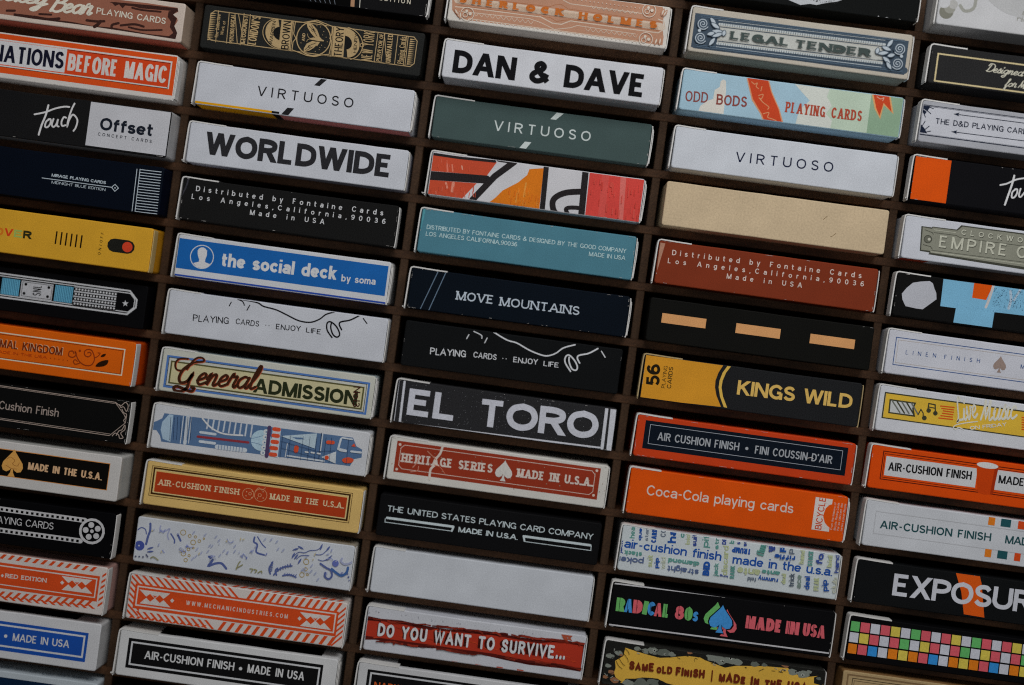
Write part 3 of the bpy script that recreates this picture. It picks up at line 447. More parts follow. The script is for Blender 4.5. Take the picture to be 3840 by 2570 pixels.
BOXES=[
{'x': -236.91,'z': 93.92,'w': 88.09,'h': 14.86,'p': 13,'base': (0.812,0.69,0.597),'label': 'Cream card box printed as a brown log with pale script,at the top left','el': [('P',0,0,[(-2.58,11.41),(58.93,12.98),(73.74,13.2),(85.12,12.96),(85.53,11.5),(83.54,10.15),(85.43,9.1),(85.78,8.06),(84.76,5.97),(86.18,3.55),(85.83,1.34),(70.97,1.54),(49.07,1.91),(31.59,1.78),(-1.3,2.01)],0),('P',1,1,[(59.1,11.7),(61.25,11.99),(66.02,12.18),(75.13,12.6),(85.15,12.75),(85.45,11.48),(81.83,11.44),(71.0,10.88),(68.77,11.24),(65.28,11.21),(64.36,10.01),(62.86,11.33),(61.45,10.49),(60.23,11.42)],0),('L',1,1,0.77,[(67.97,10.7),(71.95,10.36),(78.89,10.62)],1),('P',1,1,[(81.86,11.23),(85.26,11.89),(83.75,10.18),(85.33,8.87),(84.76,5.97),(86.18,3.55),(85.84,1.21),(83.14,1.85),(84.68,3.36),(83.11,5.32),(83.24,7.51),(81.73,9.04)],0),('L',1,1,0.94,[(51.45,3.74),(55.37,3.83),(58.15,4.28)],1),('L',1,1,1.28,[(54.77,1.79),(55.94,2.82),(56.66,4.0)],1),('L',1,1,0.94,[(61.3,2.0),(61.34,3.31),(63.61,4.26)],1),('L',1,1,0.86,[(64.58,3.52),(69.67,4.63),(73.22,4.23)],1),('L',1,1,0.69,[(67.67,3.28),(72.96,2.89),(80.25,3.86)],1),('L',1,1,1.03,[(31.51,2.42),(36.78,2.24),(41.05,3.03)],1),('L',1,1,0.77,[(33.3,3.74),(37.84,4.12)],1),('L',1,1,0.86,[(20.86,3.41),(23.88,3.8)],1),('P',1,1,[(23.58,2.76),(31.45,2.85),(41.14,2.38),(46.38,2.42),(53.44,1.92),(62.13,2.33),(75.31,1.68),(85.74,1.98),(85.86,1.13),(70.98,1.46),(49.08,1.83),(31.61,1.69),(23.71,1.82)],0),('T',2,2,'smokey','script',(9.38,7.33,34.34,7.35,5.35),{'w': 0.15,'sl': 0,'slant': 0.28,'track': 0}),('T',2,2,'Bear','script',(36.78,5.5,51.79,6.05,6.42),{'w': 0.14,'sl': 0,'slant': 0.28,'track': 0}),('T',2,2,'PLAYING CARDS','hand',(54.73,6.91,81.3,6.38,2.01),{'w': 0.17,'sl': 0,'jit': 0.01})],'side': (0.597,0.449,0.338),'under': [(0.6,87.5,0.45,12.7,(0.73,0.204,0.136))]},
{'x': -236.74,'z': 72.03,'w': 87.11,'h': 17.37,'p': 11,'base': (0.834,0.791,0.75),'label': 'Orange and white card box with tall condensed capitals in a black and a white panel','el': [('R',3,3,(0.085,1.96,87.56,16.75)),('F',4,4,(-11.38,4.26,85.14,14.84,0.6,0)),('F',4,5,(-11.29,4.21,84.61,14.09,0.215,0)),('R',5,6,(-11.39,5.21,44.8,14.12)),('R',5,7,(44.98,4.93,84.55,13.87)),('T',2,8,'NATIONS','sans',(16.74,6.12,44.14,6.52,6.45),{'bold': 0.022}),('T',2,9,'BEFORE MAGIC','sans',(45.72,6.25,83.72,6.28,6.45),{'bold': 0.035})],'fr': 2,'wear': 20},
{'x': -237.19,'z': 50.15,'w': 88.3,'h': 17.82,'p': 12,'base': (0.013,0.013,0.014),'label': 'Half black half white card box with brushed script beside a bold word','el': [('R',3,10,(57.24,0.81,88.27,17.39)),('L',2,11,0.64,[(36.51,9.81),(40.57,11.22),(43.84,12.96),(47.19,14.15),(49.27,14.33)],1),('L',2,11,0.73,[(41.3,13.93),(40.81,10.16),(39.74,6.1),(39.14,2.4)],1),('L',2,11,0.64,[(42.24,8.61),(41.28,7.61),(41.09,5.84),(41.99,5.62),(42.91,6.96),(42.89,8.7),(42.02,8.67)],1),('L',2,11,0.64,[(43.94,9.05),(43.58,6.83),(44.35,6.06),(45.28,7.27),(45.66,9.28),(45.55,6.87),(46.26,6.45)],1),('L',2,11,0.64,[(48.61,10.11),(47.72,10.21),(47.1,8.39),(47.51,6.92),(48.78,7.3)],1),('L',2,11,0.64,[(51.11,15.89),(50.33,13.61),(49.56,9.58),(49.48,6.96),(49.83,9.19),(50.83,11.5),(51.97,11.21),(53.06,9.62),(52.77,6.96),(52.08,5.57)],1),('T',2,12,'Offset','sans',(61.79,7.3,82.16,7.4,4.8),{'bold': 0.035}),('T',2,12,'CONCEPT CARDS','sans',(61.47,5.08,82.14,4.92,1.2),{'asp': 1,'bold': 0.01})],'wear': 6,'core': (0.6,0.6,0.62),'side': (0.606,0.615,0.633)},
{'x': -237.31,'z': 28.27,'w': 88.3,'h': 18.33,'p': 11,'base': (0.003,0.006,0.014),'label': 'Midnight blue card box with thin silver lines at its right end','el': [('L',0,13,0.258,[(42.4,8.29),(69.39,8.29)],0),('T',2,13,'MIRAGE PLAYING CARDS','sans',(45.86,9.32,66.77,9.16,1.12),{'bold': 0.03}),('T',2,13,'MIDNIGHT BLUE EDITION','sans',(46.22,6.71,67.0,6.53,1.03),{}),('L',0,13,0.258,[(69.17,8.26),(70.31,9.55),(71.8,8.31),(70.58,6.92),(69.17,8.26)],0),('C',0,13,(70.49,8.22,0.258,0.258)),('L',0,13,0.258,[(77.84,16.4),(78.1,-0.0)],0),('L',0,13,0.258,[(79.0,16.55),(79.25,-0.06)],0),('L',0,13,0.258,[(79.02,16.38),(87.15,16.51)],0),('L',0,13,0.258,[(79.04,15.31),(87.18,15.45)],0),('L',0,13,0.258,[(79.05,14.25),(87.22,14.38)],0),('L',0,13,0.258,[(79.07,13.18),(87.25,13.32)],0),('L',0,13,0.258,[(79.08,12.12),(87.28,12.26)],0),('L',0,13,0.258,[(79.09,11.05),(87.31,11.19)],0),('L',0,13,0.258,[(79.11,9.98),(87.34,10.13)],0),('L',0,13,0.258,[(79.12,8.92),(87.37,9.07)],0),('L',0,13,0.258,[(79.13,7.85),(87.4,8.0)],0),('L',0,13,0.258,[(79.15,6.79),(87.43,6.94)],0),('L',0,13,0.258,[(79.16,5.72),(87.46,5.88)],0),('L',0,13,0.258,[(79.18,4.66),(87.49,4.81)],0),('L',0,13,0.258,[(79.19,3.59),(87.53,3.75)],0),('L',0,13,0.258,[(79.2,2.52),(87.56,2.69)],0),('L',0,13,0.258,[(79.22,1.46),(87.59,1.62)],0),('L',0,13,0.258,[(79.23,0.39),(87.62,0.56)],0)],'side': (0.003,0.006,0.018)},
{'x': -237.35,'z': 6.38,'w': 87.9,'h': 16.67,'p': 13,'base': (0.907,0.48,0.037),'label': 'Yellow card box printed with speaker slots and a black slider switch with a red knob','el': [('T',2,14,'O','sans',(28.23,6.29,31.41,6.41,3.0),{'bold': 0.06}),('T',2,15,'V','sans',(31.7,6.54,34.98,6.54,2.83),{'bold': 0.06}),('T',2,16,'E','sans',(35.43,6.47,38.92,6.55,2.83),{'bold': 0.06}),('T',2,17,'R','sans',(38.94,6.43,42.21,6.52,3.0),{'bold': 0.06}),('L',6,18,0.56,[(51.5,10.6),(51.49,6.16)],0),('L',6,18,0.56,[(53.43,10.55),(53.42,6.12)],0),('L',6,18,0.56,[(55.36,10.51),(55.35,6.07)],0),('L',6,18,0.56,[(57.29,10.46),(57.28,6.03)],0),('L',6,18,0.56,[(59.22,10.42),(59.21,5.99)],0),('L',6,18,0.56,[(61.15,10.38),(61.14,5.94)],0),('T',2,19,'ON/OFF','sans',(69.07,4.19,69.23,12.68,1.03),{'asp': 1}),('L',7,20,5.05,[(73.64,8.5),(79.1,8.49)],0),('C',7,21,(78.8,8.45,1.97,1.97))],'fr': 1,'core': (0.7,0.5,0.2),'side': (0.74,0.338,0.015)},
{'x': -237.42,'z': -15.5,'w': 87.18,'h': 16.73,'p': 7,'base': (0.004,0.004,0.005),'label': 'Black card box with a rounded white frame,blue hatched squares and a small star','el': [('F',4,22,(-2.77,4.73,83.68,14.35,0.61,3)),('F',4,22,(-2.77,5.76,82.78,13.3,0.35,2)),('R',3,23,(31.12,6.29,38.01,12.5)),('R',3,23,(51.77,6.33,58.69,12.54)),('L',8,24,0.173,[(31.45,12.34),(31.55,6.41)],0),('L',8,24,0.173,[(32.12,12.34),(32.22,6.41)],0),('L',8,24,0.173,[(32.78,12.34),(32.88,6.42)],0),('L',8,24,0.173,[(33.45,12.34),(33.55,6.42)],0),('L',8,24,0.173,[(34.11,12.35),(34.21,6.42)],0),('L',8,24,0.173,[(34.78,12.35),(34.87,6.42)],0),('L',8,24,0.173,[(35.44,12.35),(35.54,6.42)],0),('L',8,24,0.173,[(36.1,12.35),(36.2,6.43)],0),('L',8,24,0.173,[(36.77,12.35),(36.87,6.43)],0),('L',8,24,0.173,[(37.43,12.36),(37.53,6.43)],0),('L',8,24,0.173,[(52.25,12.38),(52.26,6.45)],0),('L',8,24,0.173,[(52.92,12.39),(52.93,6.45)],0),('L',8,24,0.173,[(53.58,12.39),(53.59,6.45)],0),('L',8,24,0.173,[(54.24,12.39),(54.25,6.46)],0),('L',8,24,0.173,[(54.91,12.39),(54.92,6.46)],0),('L',8,24,0.173,[(55.57,12.39),(55.58,6.46)],0),('L',8,24,0.173,[(56.23,12.39),(56.24,6.46)],0),('L',8,24,0.173,[(56.89,12.4),(56.91,6.46)],0),('L',8,24,0.173,[(57.56,12.4),(57.57,6.47)],0),('L',8,24,0.173,[(58.22,12.4),(58.23,6.47)],0),('R',3,25,(38.62,6.1,50.97,12.49)),('F',4,26,(39.05,6.54,50.63,12.11,0.173,0)),('T',2,27,'SNL','sans',(46.64,7.45,46.53,11.52,3.25),{'bold': -0.005}),('C',0,27,(40.38,11.21,0.56,0.56)),('C',0,27,(49.32,11.15,0.56,0.56)),('C',0,27,(40.15,7.67,0.56,0.56)),('C',0,27,(49.27,7.63,0.56,0.56)),('R',3,25,(59.12,5.89,75.55,12.88)),('L',9,28,1.3,[(59.61,11.97),(75.5,12.1)],0),('C',9,22,(59.92,11.97,0.39,0.39)),('C',9,22,(61.09,11.98,0.39,0.39)),('C',9,22,(62.26,11.99,0.39,0.39)),('C',9,22,(63.43,12.0,0.39,0.39)),('C',9,22,(64.6,12.01,0.39,0.39)),('C',9,22,(65.77,12.02,0.39,0.39)),('C',9,22,(66.94,12.03,0.39,0.39)),('C',9,22,(68.11,12.03,0.39,0.39)),('C',9,22,(69.28,12.04,0.39,0.39)),('C',9,22,(70.44,12.05,0.39,0.39)),('C',9,22,(71.61,12.06,0.39,0.39)),('C',9,22,(72.78,12.07,0.39,0.39)),('C',9,22,(73.95,12.08,0.39,0.39)),('C',9,22,(75.12,12.09,0.39,0.39)),('L',9,28,1.3,[(59.64,10.13),(75.48,10.26)],0),('C',9,22,(59.95,10.13,0.39,0.39)),('C',9,22,(61.12,10.14,0.39,0.39)),('C',9,22,(62.29,10.15,0.39,0.39)),('C',9,22,(63.46,10.16,0.39,0.39)),('C',9,22,(64.63,10.17,0.39,0.39)),('C',9,22,(65.8,10.17,0.39,0.39)),('C',9,22,(66.97,10.18,0.39,0.39)),('C',9,22,(68.14,10.19,0.39,0.39)),('C',9,22,(69.31,10.2,0.39,0.39)),('C',9,22,(70.47,10.21,0.39,0.39)),('C',9,22,(71.64,10.22,0.39,0.39)),('C',9,22,(72.81,10.23,0.39,0.39)),('C',9,22,(73.98,10.24,0.39,0.39)),('C',9,22,(75.15,10.25,0.39,0.39)),('L',9,28,1.3,[(59.67,8.29),(75.47,8.41)],0),('C',9,22,(59.97,8.29,0.39,0.39)),('C',9,22,(61.15,8.3,0.39,0.39)),('C',9,22,(62.32,8.31,0.39,0.39)),('C',9,22,(63.49,8.31,0.39,0.39)),('C',9,22,(64.66,8.32,0.39,0.39)),('C',9,22,(65.83,8.33,0.39,0.39)),('C',9,22,(67.0,8.34,0.39,0.39)),('C',9,22,(68.17,8.35,0.39,0.39)),('C',9,22,(69.33,8.36,0.39,0.39)),('C',9,22,(70.5,8.37,0.39,0.39)),('C',9,22,(71.67,8.38,0.39,0.39)),('C',9,22,(72.84,8.39,0.39,0.39)),('C',9,22,(74.01,8.4,0.39,0.39)),('C',9,22,(75.18,8.41,0.39,0.39)),('L',9,28,1.3,[(59.7,6.45),(75.45,6.56)],0),('C',9,22,(60.0,6.44,0.39,0.39)),('C',9,22,(61.18,6.45,0.39,0.39)),('C',9,22,(62.35,6.46,0.39,0.39)),('C',9,22,(63.52,6.47,0.39,0.39)),('C',9,22,(64.69,6.48,0.39,0.39)),('C',9,22,(65.86,6.49,0.39,0.39)),('C',9,22,(67.03,6.5,0.39,0.39)),('C',9,22,(68.2,6.51,0.39,0.39)),('C',9,22,(69.36,6.52,0.39,0.39)),('C',9,22,(70.53,6.53,0.39,0.39)),('C',9,22,(71.7,6.54,0.39,0.39)),('C',9,22,(72.87,6.55,0.39,0.39)),('C',9,22,(74.04,6.56,0.39,0.39)),('C',9,22,(75.21,6.57,0.39,0.39)),('P',10,22,[(79.13,10.36),(79.56,9.52),(80.49,9.63),(79.83,8.97),(80.22,8.12),(79.38,8.55),(78.69,7.91),(78.84,8.84),(78.02,9.3),(78.95,9.44)],0)],'side': (0.002,0.002,0.003)},
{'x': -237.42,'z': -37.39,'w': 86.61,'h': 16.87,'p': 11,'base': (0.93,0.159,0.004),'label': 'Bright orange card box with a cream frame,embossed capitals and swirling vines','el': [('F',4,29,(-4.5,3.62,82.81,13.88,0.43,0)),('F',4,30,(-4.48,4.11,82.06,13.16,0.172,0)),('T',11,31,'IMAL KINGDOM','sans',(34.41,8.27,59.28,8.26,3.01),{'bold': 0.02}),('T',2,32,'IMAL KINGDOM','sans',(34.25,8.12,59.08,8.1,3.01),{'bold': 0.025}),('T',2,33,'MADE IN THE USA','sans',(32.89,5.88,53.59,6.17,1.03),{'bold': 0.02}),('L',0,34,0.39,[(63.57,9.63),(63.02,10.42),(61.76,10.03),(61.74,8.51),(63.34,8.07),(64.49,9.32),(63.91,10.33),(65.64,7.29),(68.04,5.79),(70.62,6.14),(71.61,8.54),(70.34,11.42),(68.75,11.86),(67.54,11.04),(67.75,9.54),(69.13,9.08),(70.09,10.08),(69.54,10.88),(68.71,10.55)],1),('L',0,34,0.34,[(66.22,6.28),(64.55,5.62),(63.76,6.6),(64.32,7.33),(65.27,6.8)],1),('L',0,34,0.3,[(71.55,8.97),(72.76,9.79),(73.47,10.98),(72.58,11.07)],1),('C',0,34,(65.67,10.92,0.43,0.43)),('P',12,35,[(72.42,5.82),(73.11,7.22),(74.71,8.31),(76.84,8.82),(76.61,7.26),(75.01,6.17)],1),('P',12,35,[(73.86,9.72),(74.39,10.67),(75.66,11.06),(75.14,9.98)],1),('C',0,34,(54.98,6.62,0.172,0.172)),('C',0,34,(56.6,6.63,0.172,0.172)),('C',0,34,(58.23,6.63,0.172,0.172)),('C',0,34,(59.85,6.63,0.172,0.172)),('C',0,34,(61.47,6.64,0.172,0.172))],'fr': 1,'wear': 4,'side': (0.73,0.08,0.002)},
{'x': -237.42,'z': -59.27,'w': 87.66,'h': 16.55,'p': 11,'base': (0.006,0.006,0.006),'label': 'Black card box with thin grey serif words and ornate silver corners','el': [('L',4,36,0.258,[(-0.27,15.81),(81.79,15.24)],0),('L',4,36,0.172,[(-0.21,15.38),(81.42,14.76)],0),('L',4,36,0.258,[(0.13,3.18),(81.13,2.42)],0),('L',4,36,0.172,[(0.07,3.61),(81.26,3.05)],0),('L',4,36,0.215,[(81.58,15.21),(86.58,10.01),(86.5,8.04),(81.13,2.42)],0),('L',0,36,0.3,[(82.04,15.06),(83.9,14.22),(85.45,15.74),(86.7,14.61),(86.35,12.38),(85.04,13.94),(83.99,13.58),(83.42,14.59)],1),('L',0,36,0.3,[(84.51,13.0),(85.33,11.8),(86.49,11.31),(86.48,9.78),(85.93,10.58)],1),('L',0,36,0.3,[(82.22,2.44),(83.15,3.65),(84.53,3.19),(85.14,1.96),(86.4,2.36),(85.3,3.95),(86.63,5.44),(86.4,7.15),(85.56,5.29),(84.54,4.72),(83.7,2.86)],1),('L',0,36,0.258,[(86.5,8.04),(85.74,8.81),(86.27,9.75)],1),('T',2,37,'Cushion Finish','sans',(37.85,6.78,60.88,6.79,3.1),{'bold': -0.008})],'fr': 1,'wear': 34,'side': (0.002,0.002,0.002)},
{'x': -237.42,'z': -81.15,'w': 87.68,'h': 17.12,'p': 13,'base': (0.77,0.75,0.73),'label': 'Cream card box with a black panel,a small orange spade and pale capitals','el': [('R',3,38,(-2.06,3.83,83.53,14.12)),('R',3,39,(-2.06,4.05,83.31,13.84)),('K',13,40,(46.73,9.35,8.14,10.49)),('L',13,41,0.171,[(44.28,10.32),(45.45,11.35),(47.34,10.31),(46.66,8.91),(48.5,8.29),(49.18,9.69)],1),('L',13,41,0.171,[(44.14,8.12),(46.46,7.14),(48.64,7.22)],1),('T',2,42,'MADE IN THE U.S.A.','sans',(52.65,7.64,81.12,7.35,2.74),{'bold': 0.045})],'side': (0.652,0.652,0.624)},
{'x': -237.21,'z': -103.04,'w': 87.9,'h': 17.3,'p': 12,'base': (0.003,0.003,0.004),'label': 'Black card box printed with a white film strip ending in a film reel','el': [('L',14,43,1.89,[(4.11,13.03),(76.3,13.21)],0),('L',14,43,1.89,[(5.21,4.98),(75.63,5.27)],0),('P',14,44,[(32.19,13.47),(33.15,13.47),(33.19,12.56),(32.22,12.56)],0),('P',14,44,[(34.14,13.48),(35.11,13.48),(35.14,12.57),(34.18,12.56)],0),('P',14,44,[(36.1,13.48),(37.06,13.48),(37.1,12.57),(36.13,12.57)],0),('P',14,44,[(38.05,13.48),(39.01,13.49),(39.05,12.58),(38.09,12.57)],0),('P',14,44,[(40.0,13.49),(40.97,13.49),(41.0,12.58),(40.04,12.58)],0),('P',14,44,[(41.95,13.49),(42.92,13.5),(42.96,12.58),(41.99,12.58)],0),('P',14,44,[(43.91,13.5),(44.87,13.5),(44.91,12.59),(43.94,12.59)],0),('P',14,44,[(45.86,13.5),(46.82,13.5),(46.86,12.59),(45.9,12.59)],0),('P',14,44,[(47.81,13.51),(48.78,13.51),(48.81,12.6),(47.85,12.59)],0),('P',14,44,[(49.76,13.51),(50.73,13.51),(50.76,12.6),(49.8,12.6)],0),('P',14,44,[(51.71,13.51),(52.68,13.52),(52.72,12.61),(51.75,12.6)],0),('P',14,44,[(53.67,13.52),(54.63,13.52),(54.67,12.61),(53.7,12.61)],0),('P',14,44,[(55.62,13.52),(56.58,13.53),(56.62,12.62),(55.65,12.61)],0),('P',14,44,[(57.57,13.53),(58.53,13.53),(58.57,12.62),(57.6,12.62)],0),('P',14,44,[(59.52,13.53),(60.48,13.53),(60.52,12.62),(59.55,12.62)],0),('P',14,44,[(61.47,13.54),(62.43,13.54),(62.47,12.63),(61.5,12.63)],0),('P',14,44,[(63.42,13.54),(64.38,13.54),(64.42,12.63),(63.45,12.63)],0),('P',14,44,[(65.37,13.54),(66.33,13.55),(66.37,12.64),(65.4,12.63)],0),('P',14,44,[(67.32,13.55),(68.28,13.55),(68.32,12.64),(67.35,12.64)],0),('P',14,44,[(69.27,13.55),(70.23,13.56),(70.27,12.65),(69.3,12.64)],0),('P',14,44,[(71.22,13.56),(72.18,13.56),(72.22,12.65),(71.25,12.65)],0),('P',14,44,[(73.16,13.56),(74.13,13.56),(74.16,12.65),(73.2,12.65)],0),('P',14,44,[(75.11,13.57),(76.08,13.57),(76.11,12.66),(75.15,12.66)],0),('P',14,44,[(33.15,5.44),(34.12,5.45),(34.15,4.54),(33.19,4.53)],0),('P',14,44,[(35.1,5.45),(36.07,5.45),(36.11,4.54),(35.14,4.54)],0),('P',14,44,[(37.06,5.46),(38.02,5.46),(38.06,4.55),(37.09,4.55)],0),('P',14,44,[(39.01,5.47),(39.97,5.47),(40.01,4.56),(39.05,4.56)],0),('P',14,44,[(40.96,5.48),(41.93,5.48),(41.96,4.57),(41.0,4.57)],0),('P',14,44,[(42.91,5.49),(43.88,5.49),(43.92,4.58),(42.95,4.58)],0),('P',14,44,[(44.87,5.5),(45.83,5.5),(45.87,4.59),(44.9,4.58)],0),('P',14,44,[(46.82,5.5),(47.78,5.51),(47.82,4.6),(46.85,4.59)],0),('P',14,44,[(48.77,5.51),(49.73,5.52),(49.77,4.6),(48.81,4.6)],0),('P',14,44,[(50.72,5.52),(51.68,5.52),(51.72,4.61),(50.76,4.61)],0),('P',14,44,[(52.67,5.53),(53.64,5.53),(53.67,4.62),(52.71,4.62)],0),('P',14,44,[(54.62,5.54),(55.59,5.54),(55.62,4.63),(54.66,4.63)],0),('P',14,44,[(56.57,5.55),(57.54,5.55),(57.57,4.64),(56.61,4.64)],0),('P',14,44,[(58.52,5.56),(59.49,5.56),(59.52,4.65),(58.56,4.65)],0),('P',14,44,[(60.47,5.56),(61.44,5.57),(61.47,4.66),(60.51,4.65)],0),('P',14,44,[(62.42,5.57),(63.39,5.58),(63.42,4.67),(62.46,4.66)],0),('P',14,44,[(64.37,5.58),(65.33,5.58),(65.37,4.67),(64.41,4.67)],0),('P',14,44,[(66.32,5.59),(67.28,5.59),(67.32,4.68),(66.36,4.68)],0),('P',14,44,[(68.27,5.6),(69.23,5.6),(69.27,4.69),(68.31,4.69)],0),('P',14,44,[(70.22,5.61),(71.18,5.61),(71.22,4.7),(70.25,4.7)],0),('P',14,44,[(72.17,5.62),(73.13,5.62),(73.17,4.71),(72.2,4.71)],0),('P',14,44,[(74.11,5.62),(75.08,5.63),(75.11,4.72),(74.15,4.71)],0),('C',15,43,(79.56,9.52,4.93,4.93)),('C',15,28,(79.56,9.52,3.95,3.95)),('C',15,43,(79.56,9.56,0.69,0.69)),('C',15,43,(79.0,11.87,1.11,1.11)),('C',15,43,(81.63,10.79,1.11,1.11)),('C',15,43,(81.41,7.96,1.11,1.11)),('C',15,43,(78.63,7.29,1.11,1.11)),('C',15,43,(77.14,9.7,1.11,1.11)),('T',2,43,'PLAYING CARDS','sans',(39.48,7.67,64.86,8.09,2.66),{'bold': -0.012})],'fr': 1,'wear': 8,'side': (0.001,0.001,0.002)},
{'x': -237.42,'z': -124.92,'w': 87.44,'h': 18.33,'p': 11,'base': (0.846,0.77,0.73),'label': 'White card box edged in red slanting stripes,left edge below the film strip','el': [('M',9,45,[[(41.33,18.47),(42.66,18.47),(40.71,16.15),(39.38,16.16)],[(44.49,18.47),(45.82,18.46),(43.87,16.15),(42.54,16.15)],[(47.65,18.46),(48.97,18.46),(47.03,16.14),(45.7,16.15)],[(50.8,18.46),(52.13,18.46),(50.18,16.14),(48.86,16.14)],[(53.96,18.45),(55.29,18.45),(53.34,16.14),(52.01,16.14)],[(57.12,18.45),(58.44,18.45),(56.49,16.13),(55.17,16.13)],[(60.27,18.44),(61.59,18.44),(59.65,16.13),(58.32,16.13)],[(63.42,18.44),(64.75,18.44),(62.8,16.12),(61.48,16.13)],[(66.58,18.43),(67.9,18.43),(65.95,16.12),(64.63,16.12)],[(69.73,18.43),(71.05,18.43),(69.11,16.11),(67.78,16.12)],[(72.88,18.43),(74.2,18.42),(72.26,16.11),(70.94,16.11)],[(76.03,18.42),(77.35,18.42),(75.41,16.11),(74.09,16.11)],[(79.18,18.42),(80.5,18.41),(78.56,16.1),(77.24,16.1)],[(82.33,18.41),(83.65,18.41),(81.71,16.1),(80.39,16.1)],[(42.47,3.68),(43.75,3.74),(41.63,1.19),(40.34,1.14)],[(45.53,3.81),(46.82,3.86),(44.69,1.31),(43.41,1.26)],[(48.59,3.93),(49.88,3.98),(47.75,1.43),(46.47,1.38)],[(51.65,4.05),(52.94,4.1),(50.82,1.55),(49.53,1.5)],[(54.71,4.17),(56.0,4.22),(53.88,1.68),(52.59,1.62)],[(57.77,4.29),(59.06,4.34),(56.94,1.8),(55.65,1.75)],[(60.83,4.41),(62.12,4.46),(60.0,1.92),(58.71,1.87)],[(63.89,4.53),(65.17,4.58),(63.05,2.04),(61.77,1.99)],[(66.95,4.65),(68.23,4.7),(66.11,2.16),(64.83,2.11)],[(70.0,4.77),(71.29,4.82),(69.17,2.28),(67.89,2.23)],[(73.06,4.89),(74.34,4.95),(72.23,2.4),(70.94,2.35)],[(76.12,5.02),(77.4,5.07),(75.28,2.52),(74.0,2.47)],[(79.17,5.14),(80.46,5.19),(78.34,2.64),(77.05,2.59)],[(82.23,5.26),(83.51,5.31),(81.39,2.77),(80.11,2.71)],[(41.83,1.93),(43.1,1.99),(45.35,0.56),(44.08,0.51)],[(44.86,2.06),(46.13,2.11),(48.38,0.69),(47.11,0.63)],[(47.89,2.18),(49.16,2.23),(51.41,0.81),(50.14,0.76)],[(50.92,2.3),(52.19,2.36),(54.44,0.93),(53.17,0.88)],[(53.95,2.43),(55.22,2.48),(57.47,1.06),(56.2,1.0)],[(56.97,2.55),(58.25,2.6),(60.5,1.18),(59.22,1.13)],[(60.0,2.67),(61.27,2.72),(63.52,1.3),(62.25,1.25)],[(63.03,2.8),(64.3,2.85),(66.55,1.42),(65.28,1.37)],[(66.05,2.92),(67.33,2.97),(69.57,1.55),(68.3,1.5)],[(69.08,3.04),(70.35,3.09),(72.6,1.67),(71.33,1.62)],[(72.11,3.16),(73.38,3.22),(75.62,1.79),(74.35,1.74)],[(75.13,3.29),(76.4,3.34),(78.65,1.92),(77.38,1.86)],[(78.15,3.41),(79.42,3.46),(81.67,2.04),(80.4,1.99)],[(81.18,3.53),(82.45,3.58),(84.69,2.16),(83.42,2.11)],[(88.24,17.48),(88.21,16.53),(85.64,14.34),(85.66,15.29)],[(88.18,15.22),(88.16,14.27),(85.58,12.07),(85.61,13.02)],[(88.12,12.96),(88.1,12.01),(85.52,9.81),(85.55,10.76)],[(88.06,10.7),(88.04,9.75),(85.47,7.55),(85.49,8.5)],[(88.01,8.43),(87.98,7.48),(85.41,5.29),(85.43,6.24)],[(87.95,6.17),(87.93,5.22),(85.35,3.02),(85.38,3.97)]]),('R',3,45,(7.34,5.03,84.83,14.71)),('F',4,46,(7.3,6.26,84.0,13.76,0.47,0)),('F',4,45,(7.39,6.62,83.25,12.76,0.34,0)),('T',2,47,'RED EDITION','slab',(48.97,9.22,64.88,9.52,1.63),{'w': 0.2,'sl': 0.05}),('P',16,46,[(47.78,10.54),(48.44,9.89),(47.88,9.16),(47.26,9.81)],0),('P',16,46,[(70.27,12.85),(82.11,12.91),(79.61,10.33),(82.82,7.69),(70.98,7.63),(73.47,10.3)],0),('P',16,45,[(72.95,10.25),(74.5,11.76),(76.41,10.27),(74.9,8.76)],0),('P',16,45,[(76.67,10.27),(78.18,11.78),(80.14,10.29),(78.59,8.78)],0),('P',16,45,[(75.51,11.42),(76.42,11.17),(77.26,11.43),(76.53,10.35)],0),('P',16,46,[(70.76,11.12),(71.65,10.46),(70.89,9.57),(70.05,10.28)],0)],'fr': 1,'wear': 3,'side': (0.652,0.391,0.35)},
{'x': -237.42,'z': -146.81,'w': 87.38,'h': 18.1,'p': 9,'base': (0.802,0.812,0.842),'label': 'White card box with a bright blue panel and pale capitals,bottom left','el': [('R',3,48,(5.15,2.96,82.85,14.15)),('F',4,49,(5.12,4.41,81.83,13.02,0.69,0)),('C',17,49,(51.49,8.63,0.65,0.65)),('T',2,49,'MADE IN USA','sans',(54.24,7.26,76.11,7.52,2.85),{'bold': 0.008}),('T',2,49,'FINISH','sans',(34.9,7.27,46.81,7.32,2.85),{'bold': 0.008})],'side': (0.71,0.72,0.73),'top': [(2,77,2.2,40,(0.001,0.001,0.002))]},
{'x': -235.24,'z': -168.69,'w': 86.41,'h': 17.03,'p': 8,'base': (0.597,0.671,0.73),'label': 'Pale box with faint blue scroll drawings on its top,in the bottom left corner','el': [('R',3,50,(5.86,-1.31,87.12,14.52))],'topswirl': 1},
